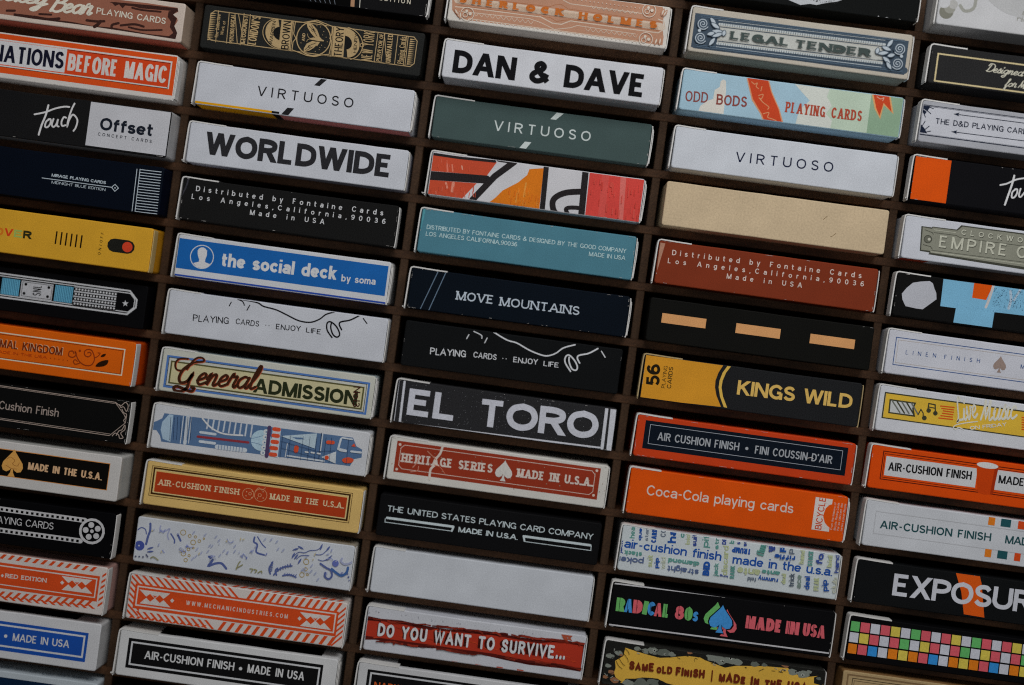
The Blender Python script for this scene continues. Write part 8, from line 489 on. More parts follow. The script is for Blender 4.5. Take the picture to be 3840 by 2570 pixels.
{'x': 40.58,'z': 115.8,'w': 82.71,'h': 16.81,'p': 14,'base': (0.633,0.579,0.488),'label': 'Greige card box engraved in banknote blue with scroll corners and shaded serif capitals','el': [('R',3,184,(1.11,1.6,81.3,14.41)),('R',3,185,(10.52,3.08,72.69,13.41)),('L',0,184,2.56,[(2.29,13.05),(79.79,13.19)],0),('L',0,184,2.56,[(2.43,2.53),(81.14,3.28)],0),('L',0,186,0.85,[(10.57,11.47),(72.61,11.94)],0),('L',0,186,0.85,[(10.71,4.18),(72.38,4.87)],0),('L',0,186,0.214,[(10.05,12.78),(72.48,13.51)],0),('L',0,186,0.214,[(10.54,2.87),(72.36,3.41)],0),('L',0,184,0.34,[(10.71,10.46),(72.39,11.05)],0),('L',0,184,0.34,[(10.89,5.06),(72.68,5.81)],0),('L',0,187,4.49,[(12.44,7.85),(70.23,8.06)],0),('L',26,184,0.128,[(11.05,11.79),(11.06,11.02)],0),('L',26,184,0.128,[(11.18,4.5),(11.2,3.73)],0),('L',26,184,0.128,[(11.92,11.8),(11.94,11.03)],0),('L',26,184,0.128,[(12.06,4.51),(12.08,3.74)],0),('L',26,184,0.128,[(12.8,11.81),(12.82,11.03)],0),('L',26,184,0.128,[(12.94,4.51),(12.96,3.74)],0),('L',26,184,0.128,[(13.68,11.81),(13.7,11.04)],0),('L',26,184,0.128,[(13.82,4.52),(13.84,3.75)],0),('L',26,184,0.128,[(14.56,11.82),(14.58,11.05)],0),('L',26,184,0.128,[(14.7,4.53),(14.71,3.75)],0),('L',26,184,0.128,[(15.44,11.82),(15.46,11.05)],0),('L',26,184,0.128,[(15.57,4.53),(15.59,3.76)],0),('L',26,184,0.128,[(16.32,11.83),(16.34,11.06)],0),('L',26,184,0.128,[(16.45,4.54),(16.47,3.77)],0),('L',26,184,0.128,[(17.2,11.84),(17.22,11.07)],0),('L',26,184,0.128,[(17.33,4.55),(17.35,3.77)],0),('L',26,184,0.128,[(18.08,11.84),(18.09,11.07)],0),('L',26,184,0.128,[(18.21,4.55),(18.23,3.78)],0),('L',26,184,0.128,[(18.95,11.85),(18.97,11.08)],0),('L',26,184,0.128,[(19.09,4.56),(19.11,3.79)],0),('L',26,184,0.128,[(19.83,11.86),(19.85,11.09)],0),('L',26,184,0.128,[(19.97,4.57),(19.99,3.79)],0),('L',26,184,0.128,[(20.71,11.86),(20.73,11.09)],0),('L',26,184,0.128,[(20.85,4.57),(20.86,3.8)],0),('L',26,184,0.128,[(21.59,11.87),(21.61,11.1)],0),('L',26,184,0.128,[(21.72,4.58),(21.74,3.81)],0),('L',26,184,0.128,[(22.47,11.88),(22.49,11.1)],0),('L',26,184,0.128,[(22.6,4.59),(22.62,3.81)],0),('L',26,184,0.128,[(23.35,11.88),(23.36,11.11)],0),('L',26,184,0.128,[(23.48,4.59),(23.5,3.82)],0),('L',26,184,0.128,[(24.22,11.89),(24.24,11.12)],0),('L',26,184,0.128,[(24.36,4.6),(24.38,3.83)],0),('L',26,184,0.128,[(25.1,11.89),(25.12,11.12)],0),('L',26,184,0.128,[(25.24,4.6),(25.26,3.83)],0),('L',26,184,0.128,[(25.98,11.9),(26.0,11.13)],0),('L',26,184,0.128,[(26.11,4.61),(26.13,3.84)],0),('L',26,184,0.128,[(26.86,11.91),(26.88,11.14)],0),('L',26,184,0.128,[(26.99,4.62),(27.01,3.85)],0),('L',26,184,0.128,[(27.74,11.91),(27.76,11.14)],0),('L',26,184,0.128,[(27.87,4.62),(27.89,3.85)],0),('L',26,184,0.128,[(28.61,11.92),(28.63,11.15)],0),('L',26,184,0.128,[(28.75,4.63),(28.77,3.86)],0),('L',26,184,0.128,[(29.49,11.93),(29.51,11.15)],0),('L',26,184,0.128,[(29.63,4.64),(29.65,3.87)],0),('L',26,184,0.128,[(30.37,11.93),(30.39,11.16)],0),('L',26,184,0.128,[(30.5,4.64),(30.52,3.87)],0),('L',26,184,0.128,[(31.25,11.94),(31.27,11.17)],0),('L',26,184,0.128,[(31.38,4.65),(31.4,3.88)],0),('L',26,184,0.128,[(32.12,11.94),(32.14,11.17)],0),('L',26,184,0.128,[(32.26,4.66),(32.28,3.89)],0),('L',26,184,0.128,[(33.0,11.95),(33.02,11.18)],0),('L',26,184,0.128,[(33.14,4.66),(33.16,3.89)],0),('L',26,184,0.128,[(33.88,11.96),(33.9,11.19)],0),('L',26,184,0.128,[(34.02,4.67),(34.03,3.9)],0),('L',26,184,0.128,[(34.76,11.96),(34.78,11.19)],0),('L',26,184,0.128,[(34.89,4.68),(34.91,3.91)],0),('L',26,184,0.128,[(35.63,11.97),(35.65,11.2)],0),('L',26,184,0.128,[(35.77,4.68),(35.79,3.91)],0),('L',26,184,0.128,[(36.51,11.98),(36.53,11.21)],0),('L',26,184,0.128,[(36.65,4.69),(36.67,3.92)],0),('L',26,184,0.128,[(37.39,11.98),(37.41,11.21)],0),('L',26,184,0.128,[(37.52,4.7),(37.54,3.93)],0),('L',26,184,0.128,[(38.27,11.99),(38.29,11.22)],0),('L',26,184,0.128,[(38.4,4.7),(38.42,3.93)],0),('L',26,184,0.128,[(39.14,12.0),(39.16,11.22)],0),('L',26,184,0.128,[(39.28,4.71),(39.3,3.94)],0),('L',26,184,0.128,[(40.02,12.0),(40.04,11.23)],0),('L',26,184,0.128,[(40.16,4.72),(40.18,3.95)],0),('L',26,184,0.128,[(40.9,12.01),(40.92,11.24)],0),('L',26,184,0.128,[(41.03,4.72),(41.05,3.95)],0),('L',26,184,0.128,[(41.78,12.01),(41.8,11.24)],0),('L',26,184,0.128,[(41.91,4.73),(41.93,3.96)],0),('L',26,184,0.128,[(42.65,12.02),(42.67,11.25)],0),('L',26,184,0.128,[(42.79,4.74),(42.81,3.97)],0),('L',26,184,0.128,[(43.53,12.03),(43.55,11.26)],0),('L',26,184,0.128,[(43.67,4.74),(43.68,3.97)],0),('L',26,184,0.128,[(44.41,12.03),(44.43,11.26)],0),('L',26,184,0.128,[(44.54,4.75),(44.56,3.98)],0),('L',26,184,0.128,[(45.28,12.04),(45.3,11.27)],0),('L',26,184,0.128,[(45.42,4.76),(45.44,3.98)],0),('L',26,184,0.128,[(46.16,12.05),(46.18,11.28)],0),('L',26,184,0.128,[(46.3,4.76),(46.32,3.99)],0),('L',26,184,0.128,[(47.04,12.05),(47.06,11.28)],0),('L',26,184,0.128,[(47.17,4.77),(47.19,4.0)],0),('L',26,184,0.128,[(47.91,12.06),(47.93,11.29)],0),('L',26,184,0.128,[(48.05,4.78),(48.07,4.0)],0),('L',26,184,0.128,[(48.79,12.07),(48.81,11.29)],0),('L',26,184,0.128,[(48.93,4.78),(48.95,4.01)],0),('L',26,184,0.128,[(49.67,12.07),(49.69,11.3)],0),('L',26,184,0.128,[(49.8,4.79),(49.82,4.02)],0),('L',26,184,0.128,[(50.54,12.08),(50.56,11.31)],0),('L',26,184,0.128,[(50.68,4.79),(50.7,4.02)],0),('L',26,184,0.128,[(51.42,12.08),(51.44,11.31)],0),('L',26,184,0.128,[(51.56,4.8),(51.58,4.03)],0),('L',26,184,0.128,[(52.3,12.09),(52.32,11.32)],0),('L',26,184,0.128,[(52.43,4.81),(52.45,4.04)],0),('L',26,184,0.128,[(53.17,12.1),(53.19,11.33)],0),('L',26,184,0.128,[(53.31,4.81),(53.33,4.04)],0),('L',26,184,0.128,[(54.05,12.1),(54.07,11.33)],0),('L',26,184,0.128,[(54.19,4.82),(54.2,4.05)],0),('L',26,184,0.128,[(54.93,12.11),(54.95,11.34)],0),('L',26,184,0.128,[(55.06,4.83),(55.08,4.06)],0),('L',26,184,0.128,[(55.8,12.12),(55.82,11.35)],0),('L',26,184,0.128,[(55.94,4.83),(55.96,4.06)],0),('L',26,184,0.128,[(56.68,12.12),(56.7,11.35)],0),('L',26,184,0.128,[(56.81,4.84),(56.83,4.07)],0),('L',26,184,0.128,[(57.55,12.13),(57.57,11.36)],0),('L',26,184,0.128,[(57.69,4.85),(57.71,4.08)],0),('L',26,184,0.128,[(58.43,12.13),(58.45,11.36)],0),('L',26,184,0.128,[(58.57,4.85),(58.59,4.08)],0),('L',26,184,0.128,[(59.31,12.14),(59.33,11.37)],0),('L',26,184,0.128,[(59.44,4.86),(59.46,4.09)],0),('L',26,184,0.128,[(60.18,12.15),(60.2,11.38)],0),('L',26,184,0.128,[(60.32,4.87),(60.34,4.1)],0),('L',26,184,0.128,[(61.06,12.15),(61.08,11.38)],0),('L',26,184,0.128,[(61.19,4.87),(61.21,4.1)],0),('L',26,184,0.128,[(61.93,12.16),(61.95,11.39)],0),('L',26,184,0.128,[(62.07,4.88),(62.09,4.11)],0),('L',26,184,0.128,[(62.81,12.17),(62.83,11.4)],0),('L',26,184,0.128,[(62.95,4.89),(62.97,4.12)],0),('L',26,184,0.128,[(63.69,12.17),(63.71,11.4)],0),('L',26,184,0.128,[(63.82,4.89),(63.84,4.12)],0),('L',26,184,0.128,[(64.56,12.18),(64.58,11.41)],0),('L',26,184,0.128,[(64.7,4.9),(64.72,4.13)],0),('L',26,184,0.128,[(65.44,12.18),(65.46,11.41)],0),('L',26,184,0.128,[(65.57,4.91),(65.59,4.14)],0),('L',26,184,0.128,[(66.31,12.19),(66.33,11.42)],0),('L',26,184,0.128,[(66.45,4.91),(66.47,4.14)],0),('L',26,184,0.128,[(67.19,12.2),(67.21,11.43)],0),('L',26,184,0.128,[(67.33,4.92),(67.34,4.15)],0),('L',26,184,0.128,[(68.06,12.2),(68.08,11.43)],0),('L',26,184,0.128,[(68.2,4.93),(68.22,4.16)],0),('L',26,184,0.128,[(68.94,12.21),(68.96,11.44)],0),('L',26,184,0.128,[(69.08,4.93),(69.1,4.16)],0),('L',26,184,0.128,[(69.82,12.22),(69.83,11.45)],0),('L',26,184,0.128,[(69.95,4.94),(69.97,4.17)],0),('L',26,184,0.128,[(70.69,12.22),(70.71,11.45)],0),('L',26,184,0.128,[(70.83,4.94),(70.85,4.17)],0),('L',26,184,0.128,[(71.57,12.23),(71.59,11.46)],0),('L',26,184,0.128,[(71.7,4.95),(71.72,4.18)],0),('L',26,188,0.128,[(3.05,13.79),(79.61,14.53)],0),('L',26,188,0.128,[(2.85,2.58),(80.3,3.17)],0),('L',26,188,0.128,[(3.13,13.2),(79.69,13.94)],0),('L',26,188,0.128,[(2.94,1.99),(80.38,2.58)],0),('C',36,184,(4.42,10.66,2.39,2.39)),('L',36,189,0.299,[(6.4,9.66),(5.41,8.77),(4.15,8.63),(3.08,9.24),(2.58,10.3),(2.79,11.4),(3.56,12.14),(4.57,12.27),(5.42,11.82),(5.82,11.0),(5.68,10.15),(5.11,9.58),(4.36,9.47),(3.73,9.8),(3.44,10.38),(3.53,10.98),(3.93,11.36),(4.42,11.43),(4.82,11.21),(4.98,10.85),(4.91,10.51),(4.68,10.32),(4.43,10.32),(4.28,10.45)],1),('C',36,184,(4.2,5.34,2.39,2.39)),('L',36,189,0.299,[(6.18,4.34),(5.19,3.45),(3.92,3.31),(2.86,3.92),(2.36,4.98),(2.57,6.08),(3.34,6.82),(4.35,6.95),(5.2,6.5),(5.6,5.68),(5.46,4.83),(4.89,4.26),(4.14,4.15),(3.51,4.48),(3.22,5.06),(3.31,5.66),(3.71,6.04),(4.2,6.11),(4.6,5.89),(4.76,5.53),(4.69,5.19),(4.46,5.0),(4.21,5.0),(4.06,5.13)],1),('C',36,184,(78.17,10.96,2.39,2.39)),('L',36,189,0.299,[(76.54,9.48),(77.72,8.88),(78.97,9.08),(79.84,9.93),(80.03,11.08),(79.54,12.09),(78.6,12.6),(77.6,12.47),(76.9,11.81),(76.73,10.91),(77.09,10.13),(77.8,9.74),(78.55,9.82),(79.06,10.3),(79.19,10.94),(78.93,11.49),(78.45,11.76),(77.96,11.69),(77.64,11.38),(77.58,10.99),(77.74,10.68),(78.01,10.56),(78.25,10.62),(78.36,10.79)],1),('C',36,184,(78.08,5.36,2.39,2.39)),('L',36,189,0.299,[(76.44,3.89),(77.63,3.29),(78.88,3.49),(79.74,4.34),(79.94,5.49),(79.44,6.5),(78.51,7.01),(77.5,6.88),(76.81,6.22),(76.64,5.32),(77.0,4.54),(77.7,4.15),(78.45,4.23),(78.97,4.71),(79.09,5.35),(78.84,5.9),(78.36,6.17),(77.87,6.1),(77.55,5.79),(77.48,5.4),(77.65,5.09),(77.92,4.97),(78.16,5.03),(78.27,5.2)],1),('P',25,184,[(9.38,10.75),(8.65,12.75),(6.62,13.41),(7.35,11.41)],1),('P',25,189,[(9.11,11.01),(8.44,12.54),(6.9,13.15),(7.56,11.62)],1),('P',25,184,[(10.98,9.54),(9.49,11.34),(7.17,11.46),(8.66,9.66)],1),('P',25,189,[(10.6,9.73),(9.36,11.07),(7.55,11.27),(8.79,9.93)],1),('P',25,184,[(9.7,6.25),(7.81,4.9),(7.53,2.59),(9.42,3.94)],1),('P',25,189,[(9.48,5.88),(8.07,4.75),(7.75,2.96),(9.16,4.09)],1),('P',25,184,[(12.76,8.58),(10.17,9.44),(7.65,8.42),(10.24,7.56)],1),('P',25,189,[(12.25,8.56),(10.18,9.14),(8.16,8.44),(10.23,7.86)],1),('P',25,184,[(12.69,8.3),(9.98,8.08),(8.06,6.16),(10.77,6.38)],1),('P',25,189,[(12.23,8.09),(10.11,7.81),(8.53,6.38),(10.65,6.65)],1),('P',25,184,[(12.78,9.44),(11.68,8.3),(12.44,6.91),(13.54,8.04)],1),('P',25,189,[(12.75,9.19),(11.98,8.26),(12.47,7.16),(13.24,8.08)],1),('P',25,184,[(75.41,14.29),(73.53,12.94),(73.25,10.64),(75.14,11.98)],1),('P',25,189,[(75.2,13.92),(73.79,12.79),(73.47,11.01),(74.88,12.14)],1),('P',25,184,[(75.38,9.84),(73.58,11.3),(71.29,10.97),(73.09,9.5)],1),('P',25,189,[(74.97,9.95),(73.5,11.02),(71.7,10.85),(73.17,9.79)],1),('P',25,184,[(74.57,9.08),(72.08,9.46),(70.04,8.01),(72.52,7.64)],1),('P',25,189,[(74.12,8.98),(72.15,9.17),(70.49,8.12),(72.45,7.93)],1),('P',25,184,[(75.7,5.04),(74.4,6.97),(72.12,7.33),(73.41,5.4)],1),('P',25,189,[(75.34,5.27),(74.25,6.72),(72.47,7.1),(73.57,5.65)],1),('P',25,184,[(76.27,2.73),(75.74,4.79),(73.79,5.65),(74.32,3.58)],1),('P',25,189,[(76.02,3.02),(75.52,4.6),(74.04,5.36),(74.55,3.78)],1),('P',25,184,[(70.27,10.46),(69.16,9.24),(69.91,7.77),(71.01,8.98)],1),('P',25,189,[(70.23,10.19),(69.46,9.2),(69.94,8.04),(70.72,9.02)],1),('P',25,184,[(9.4,7.87),(7.48,8.21),(6.18,6.77),(8.1,6.43)],1),('P',25,189,[(9.08,7.76),(7.58,7.93),(6.51,6.88),(8.0,6.72)],1),('P',25,184,[(76.96,8.65),(75.05,8.98),(73.76,7.54),(75.66,7.21)],1),('P',25,189,[(76.64,8.54),(75.15,8.7),(74.08,7.65),(75.57,7.49)],1),('C',36,189,(3.41,7.95,0.6,0.6)),('C',36,189,(79.18,8.26,0.6,0.6)),('T',2,190,'LEGAL','slab',(15.13,6.36,37.28,6.49,2.91),{'w': 0.38,'sl': 0.1,'con': 0.5}),('T',2,190,'TENDER','slab',(39.13,6.43,67.66,6.52,2.91),{'w': 0.38,'sl': 0.1,'con': 0.5})],'fl': 0.5,'fr': 1,'under': [(0.6,82.1,0.45,13.7,(0.464,0.419,0.338))]},
{'x': 40.39,'z': 93.92,'w': 82.92,'h': 15.29,'p': 13,'base': (0.449,0.671,0.812),'label': 'Pale blue and green card box with a red ribbon crossing it and western style lettering','el': [('P',0,191,[(6.82,-2.41),(7.9,2.26),(10.18,4.51),(12.29,5.43),(12.38,8.89),(14.13,10.2),(14.18,12.36),(15.01,13.21),(16.15,12.75),(16.66,9.03),(16.95,-2.57)],0),('P',0,192,[(41.58,15.14),(55.05,15.42),(70.68,15.56),(70.86,-1.49),(57.47,-2.33),(41.59,-2.3),(43.92,-0.48),(44.43,3.68),(45.35,6.38),(48.13,9.55),(45.23,11.96)],0),('P',0,193,[(55.06,15.34),(70.59,15.55),(70.93,-1.39),(59.94,-1.57),(57.07,0.63),(57.35,3.25),(54.69,5.48),(56.61,8.74),(54.25,11.87)],0),('P',0,194,[(70.59,15.55),(83.25,15.94),(83.17,-0.71),(69.61,-1.78),(70.73,-0.56)],0),('P',0,195,[(23.59,14.9),(32.08,15.04),(33.81,10.88),(37.41,4.9),(39.95,-1.14),(34.79,-2.69),(31.93,-0.57),(30.47,2.25),(26.62,6.91)],0),('P',0,196,[(24.01,14.96),(31.66,14.98),(33.38,10.82),(36.99,4.84),(39.41,-1.29),(34.28,-2.06),(32.43,-0.5),(31.02,2.32),(26.98,7.39)],0),('L',0,98,0.3,[(25.69,13.68),(26.86,12.97),(27.86,13.53),(27.61,12.21),(28.57,11.47)],1),('L',0,98,0.3,[(28.92,8.94),(30.55,9.58),(30.14,7.81),(29.24,8.12),(30.95,6.62),(33.29,5.21),(32.98,4.31)],1),('L',0,98,0.3,[(31.53,2.39),(33.58,3.1),(33.39,1.35),(35.16,0.94),(36.72,0.5)],1),('L',0,98,0.3,[(29.72,12.49),(29.53,10.74)],1),('P',0,197,[(70.62,15.34),(77.66,15.5),(79.75,8.68),(75.72,11.5),(75.09,6.13),(72.56,9.58)],0),('P',0,196,[(71.22,15.33),(77.12,15.43),(78.93,9.35),(75.53,12.34),(74.67,7.28),(73.01,10.07)],0),('L',0,198,0.257,[(72.77,14.33),(74.15,13.66),(75.35,14.25),(75.07,13.14)],1),('T',2,199,'ODD','slab',(1.95,3.28,10.38,3.67,3.94),{'w': 0.13,'sl': 0.03,'con': 0.8}),('T',2,199,'BODS','slab',(13.66,3.55,25.07,4.03,3.94),{'w': 0.15,'sl': 0.03,'con': 0.8}),('T',2,200,'PLAYING','slab',(39.56,4.11,54.44,4.15,3.94),{'w': 0.17,'sl': 0.05,'con': 0.7}),('T',2,200,'CARDS','slab',(56.79,4.25,68.21,4.44,3.94),{'w': 0.17,'sl': 0.05,'con': 0.7})],'fl': 1.5,'fr': 1},
{'x': 40.53,'z': 72.03,'w': 83.59,'h': 15.79,'p': 12,'base': (0.75,0.791,0.86),'label': 'White card box with thin spaced dark capitals and nothing else,fourth column','el': [('T',2,201,'VIRTUOSO','sans',(23.58,5.27,60.3,6.17,3.77),{'asp': 1.1,'bold': 0.0})],'fl': 1.3,'fr': 1},
{'x': 39.87,'z': 50.15,'w': 84.0,'h': 16.7,'p': 12,'base': (0.76,0.597,0.391),'label': 'Plain kraft brown card box with no lettering','el': [('L',37,202,0.172,[(59.89,10.04),(61.08,11.41)],1),('L',37,202,0.172,[(63.37,4.04),(64.1,4.35),(65.22,5.58)],1),('D',37,203,(0.62,1.68,84.21,15.46,130,0.05,0.13,2))],'kind': 'kraft'},
{'x': 40.17,'z': 28.27,'w': 82.88,'h': 16.31,'p': 11,'base': (0.266,0.041,0.013),'label': 'Rust red card box with three lines of small widely spaced pale type','el': [('T',2,204,'Distributed by Fontaine Cards','sans',(5.27,11.2,76.78,12.08,2.02),{'asp': 0.93,'bold': 0.008}),('T',2,204,'Los Angeles,California,90036','sans',(4.07,8.0,78.04,9.1,1.93),{'asp': 0.93,'bold': 0.008}),('T',2,204,'Made in USA','sans',(26.73,5.18,55.21,5.49,1.93),{'asp': 0.93,'bold': 0.008}),('P',21,205,[(0.18,15.27),(2.22,15.2),(1.6,11.22),(0.55,4.58),(0.17,10.59)],0)],'fl': 1.3,'fr': 1,'wear': 16},
{'x': 39.84,'z': 6.38,'w': 84.87,'h': 16.47,'p': 10,'base': (0.008,0.008,0.007),'label': 'Black card box with three plain tan bars','el': [('R',30,206,(5.1,7.42,21.85,11.04)),('R',30,206,(33.23,7.3,50.05,11.01)),('R',30,206,(61.33,7.21,78.22,10.81))],'wear': 3},
{'x': 40.74,'z': -15.5,'w': 82.65,'h': 16.74,'p': 9,'base': (0.019,0.02,0.022),'label': 'Card box half yellow and half black,divided by a curved double line','el': [('P',3,207,[(-1.8,18.04),(29.81,16.79),(28.23,13.44),(27.53,10.31),(27.71,7.73),(28.63,4.81),(30.91,0.78),(-1.06,-0.12)],0),('P',38,208,[(31.46,16.79),(29.8,13.66),(29.06,10.52),(29.07,7.91),(30.05,4.57),(31.98,0.84),(33.29,0.76),(31.15,4.72),(30.13,8.06),(30.21,10.67),(31.08,13.83),(32.83,16.85)],0),('T',2,209,'56','sans',(6.87,5.4,6.19,13.56,5.09),{'bold': 0.04}),('T',2,210,'PLAYING','sans',(9.02,4.87,8.91,13.33,1.38),{}),('T',2,210,'CARDS','sans',(11.34,5.05,11.1,13.19,1.64),{'bold': 0.015}),('T',2,211,'KINGS WILD','sans',(36.12,6.27,79.64,6.72,5.44),{'bold': 0.035})],'fl': 0.5,'fr': 1,'wear': 2,'core': (0.55,0.42,0.22)},
{'x': 41.22,'z': -37.39,'w': 82.81,'h': 15.84,'p': 9,'base': (0.73,0.062,0.01),'label': 'Red card box with a dark navy panel,grey condensed capitals and white scuffed ends','el': [('R',3,212,(3.08,3.21,80.03,13.89)),('F',4,213,(4.97,5.13,78.17,12.56,0.173,0)),('T',2,214,'AIR CUSHION FINISH','sans',(8.28,7.02,39.3,7.16,3.02),{'bold': 0.006}),('C',17,214,(42.2,8.43,0.6,0.6)),('T',2,214,"FINI COUSSIN D'AIR",'sans',(45.34,6.99,74.59,7.03,3.02),{'bold': 0.006}),('L',34,215,0.216,[(65.31,7.92),(66.55,8.31),(67.46,8.0)],1)],'fl': 1.4,'fr': 1,'wear': 46},
{'x': 41.4,'z': -59.27,'w': 82.6,'h': 17.41,'p': 8,'base': (0.93,0.108,0.002),'label': 'Orange card box with plain white lettering and a small white logo at its right','el': [('T',2,216,'Coca-Cola playing cards','sans',(6.94,7.68,62.7,8.3,3.8),{'bold': -0.002}),('P',39,9,[(70.4,15.67),(76.86,15.61),(76.81,13.73),(75.79,13.29),(74.68,11.91),(74.27,10.12),(74.17,8.62),(74.97,6.56),(76.22,5.34),(77.02,4.89),(77.06,3.28),(70.39,3.31)],0),('T',2,217,'BICYCLE','sans',(74.08,3.61,74.35,15.87,2.51),{'bold': 0.005}),('T',2,218,'From the Makers of','sans',(78.11,4.17,78.29,14.59,0.73),{}),('T',2,218,'Bicycle. Playing Cards','sans',(79.37,4.17,79.55,14.59,0.73),{}),('T',2,218,'Par les fabricant des','sans',(80.62,4.17,80.8,14.59,0.73),{}),('T',2,218,'cartes a jouer Bicycle','sans',(81.88,4.17,82.06,14.59,0.73),{})],'fl': 1.0,'fr': 2,'wear': 22},
{'x': 41.26,'z': -81.15,'w': 83.07,'h': 17.28,'p': 8,'base': (0.74,0.812,0.846),'label': 'White card box covered in a cloud of small blue,green and olive words','el': [('T',2,219,'air-cushion finish','sans',(1.37,8.64,38.39,8.64,3.46),{'bold': 0.022}),('T',2,219,'made in the u.s.a.','sans',(42.69,8.28,80.62,8.69,3.46),{'bold': 0.022}),('T',40,220,'jack','sans',(0.99,6.32,0.75,11.25,1.27),{'bold': 0.06}),('T',40,221,'hea','sans',(4.91,12.62,4.6,16.84,1.91),{'bold': 0.03}),('T',40,219,'que','sans',(7.51,12.11,7.29,16.87,1.43),{'bold': 0.07}),('T',40,222,'star','sans',(10.1,12.25,9.77,17.21,1.35),{'bold': 0.03}),('T',40,219,'CARD','sans',(13.17,12.02,12.97,17.31,1.91),{'bold': 0.07}),('T',40,223,'CO','sans',(16.5,14.66,16.28,17.9,1.99),{'bold': 0.03}),('T',40,219,'ha','sans',(20.65,12.97,20.15,18.21,3.18),{'bold': 0.05}),('T',40,221,'c','sans',(23.57,15.42,23.39,17.36,1.99),{'bold': 0.05}),('T',40,224,'bid','sans',(25.84,13.13,25.58,17.23,1.59),{'bold': 0.06}),('T',40,220,'suit','sans',(28.49,12.75,28.13,17.67,1.83),{'bold': 0.06}),('T',40,221,'pif','sans',(32.94,12.94,32.79,17.88,2.46),{'bold': 0.03}),('T',40,221,'str','sans',(36.87,12.78,36.5,17.43,1.59),{'bold': 0.05}),('T',40,220,'DE','sans',(39.47,15.02,39.34,17.61,1.59),{'bold': 0.06}),('T',40,221,'bi','sans',(42.41,15.73,42.35,17.81,1.75),{'bold': 0.05}),('T',40,220,'st','sans',(44.79,15.76,44.7,17.7,1.59),{'bold': 0.03}),('T',40,220,'su','sans',(47.23,15.36,47.12,17.82,1.59),{'bold': 0.05}),('T',40,219,'TRUMP','sans',(49.11,14.62,42.0,14.63,2.07),{'bold': 0.06}),('T',40,224,'discard','sans',(41.47,3.54,40.59,14.74,2.23),{'bold': 0.03}),('T',40,221,'stack','sans',(8.53,7.8,1.79,7.74,1.83),{'bold': 0.06}),('T',40,225,'poker','sans',(9.5,5.41,-0.78,5.2,2.39),{'bold': 0.03}),('T',40,224,'suit','sans',(12.91,2.75,12.71,7.38,1.99),{'bold': 0.03}),('T',40,219,'pip','sans',(15.31,2.65,15.04,6.62,1.59),{'bold': 0.07}),('T',40,226,'wild','sans',(17.92,2.66,17.74,7.21,1.83),{'bold': 0.03}),('T',40,221,'diamond','sans',(30.42,7.23,18.62,7.11,1.91),{'bold': 0.06}),('T',40,225,'straight','sans',(30.65,4.22,18.66,4.29,2.23),{'bold': 0.03}),('T',40,219,'BID','sans',(34.67,2.47,34.51,7.8,2.54),{'bold': 0.08}),('T',40,221,'jack','sans',(37.89,2.74,37.65,7.67,1.75),{'bold': 0.03}),('T',40,220,'king','sans',(41.77,3.54,38.65,3.5,0.8),{'bold': 0.06}),('T',40,221,'RANK','sans',(44.18,2.75,43.91,7.58,1.67),{'bold': 0.04}),('T',40,224,'ante','sans',(53.65,7.42,44.85,7.37,2.78),{'bold': 0.05}),('T',40,227,'fold','sans',(52.52,4.21,49.19,4.18,1.59),{'bold': 0.03}),('T',40,221,'flush','sans',(53.92,12.46,54.92,17.82,2.98),{'bold': 0.03}),('T',40,220,'suit','sans',(57.09,14.64,56.83,18.08,1.99),{'bold': 0.05}),('T',40,219,'rummy','sans',(60.63,5.04,53.1,4.95,1.67),{'bold': 0.04}),('T',40,221,'ante','sans',(61.03,7.79,54.03,7.69,1.75),{'bold': 0.08}),('T',40,224,'deal','sans',(63.59,3.36,63.36,7.25,1.67),{'bold': 0.06}),('T',40,228,'trick','sans',(66.84,2.73,66.5,7.77,1.99),{'bold': 0.03}),('T',40,229,'ace','sans',(69.55,2.54,69.2,7.62,1.99),{'bold': 0.03}),('T',40,219,'deal','sans',(72.79,2.56,72.42,7.55,2.07),{'bold': 0.03}),('T',40,224,'PEAK','sans',(76.25,2.61,75.89,7.47,1.91),{'bold': 0.06}),('T',40,219,'pip','sans',(79.67,2.91,78.87,7.23,2.07),{'bold': 0.04}),('T',40,230,'club','sans',(82.76,2.47,82.67,8.54,1.83),{'bold': 0.03}),('T',40,219,'riffle','sans',(65.86,14.33,57.99,14.24,1.91),{'bold': 0.06}),('T',40,227,'p','sans',(64.81,15.06,64.76,17.01,1.99),{'bold': 0.03}),('T',40,219,'p','sans',(61.54,15.25,61.43,17.63,2.39),{'bold': 0.08}),('T',40,220,'s','sans',(58.08,15.21,57.97,16.93,1.83),{'bold': 0.05}),('T',40,221,'flus','sans',(53.9,12.45,54.54,17.33,2.78),{'bold': 0.03}),('T',40,224,'hand','sans',(69.36,11.91,69.2,17.19,1.83),{'bold': 0.05}),('T',40,221,'STACK','sans',(72.66,11.5,72.4,17.2,1.83),{'bold': 0.06}),('T',40,220,'fol','sans',(76.21,12.42,76.62,17.35,2.62),{'bold': 0.05}),('T',40,224,'bid','sans',(79.94,12.07,79.77,16.48,1.83),{'bold': 0.06}),('T',40,220,'hand','sans',(82.86,10.31,82.26,17.26,1.75),{'bold': 0.04})],'fl': 1.0,'fr': 1,'wear': 6},
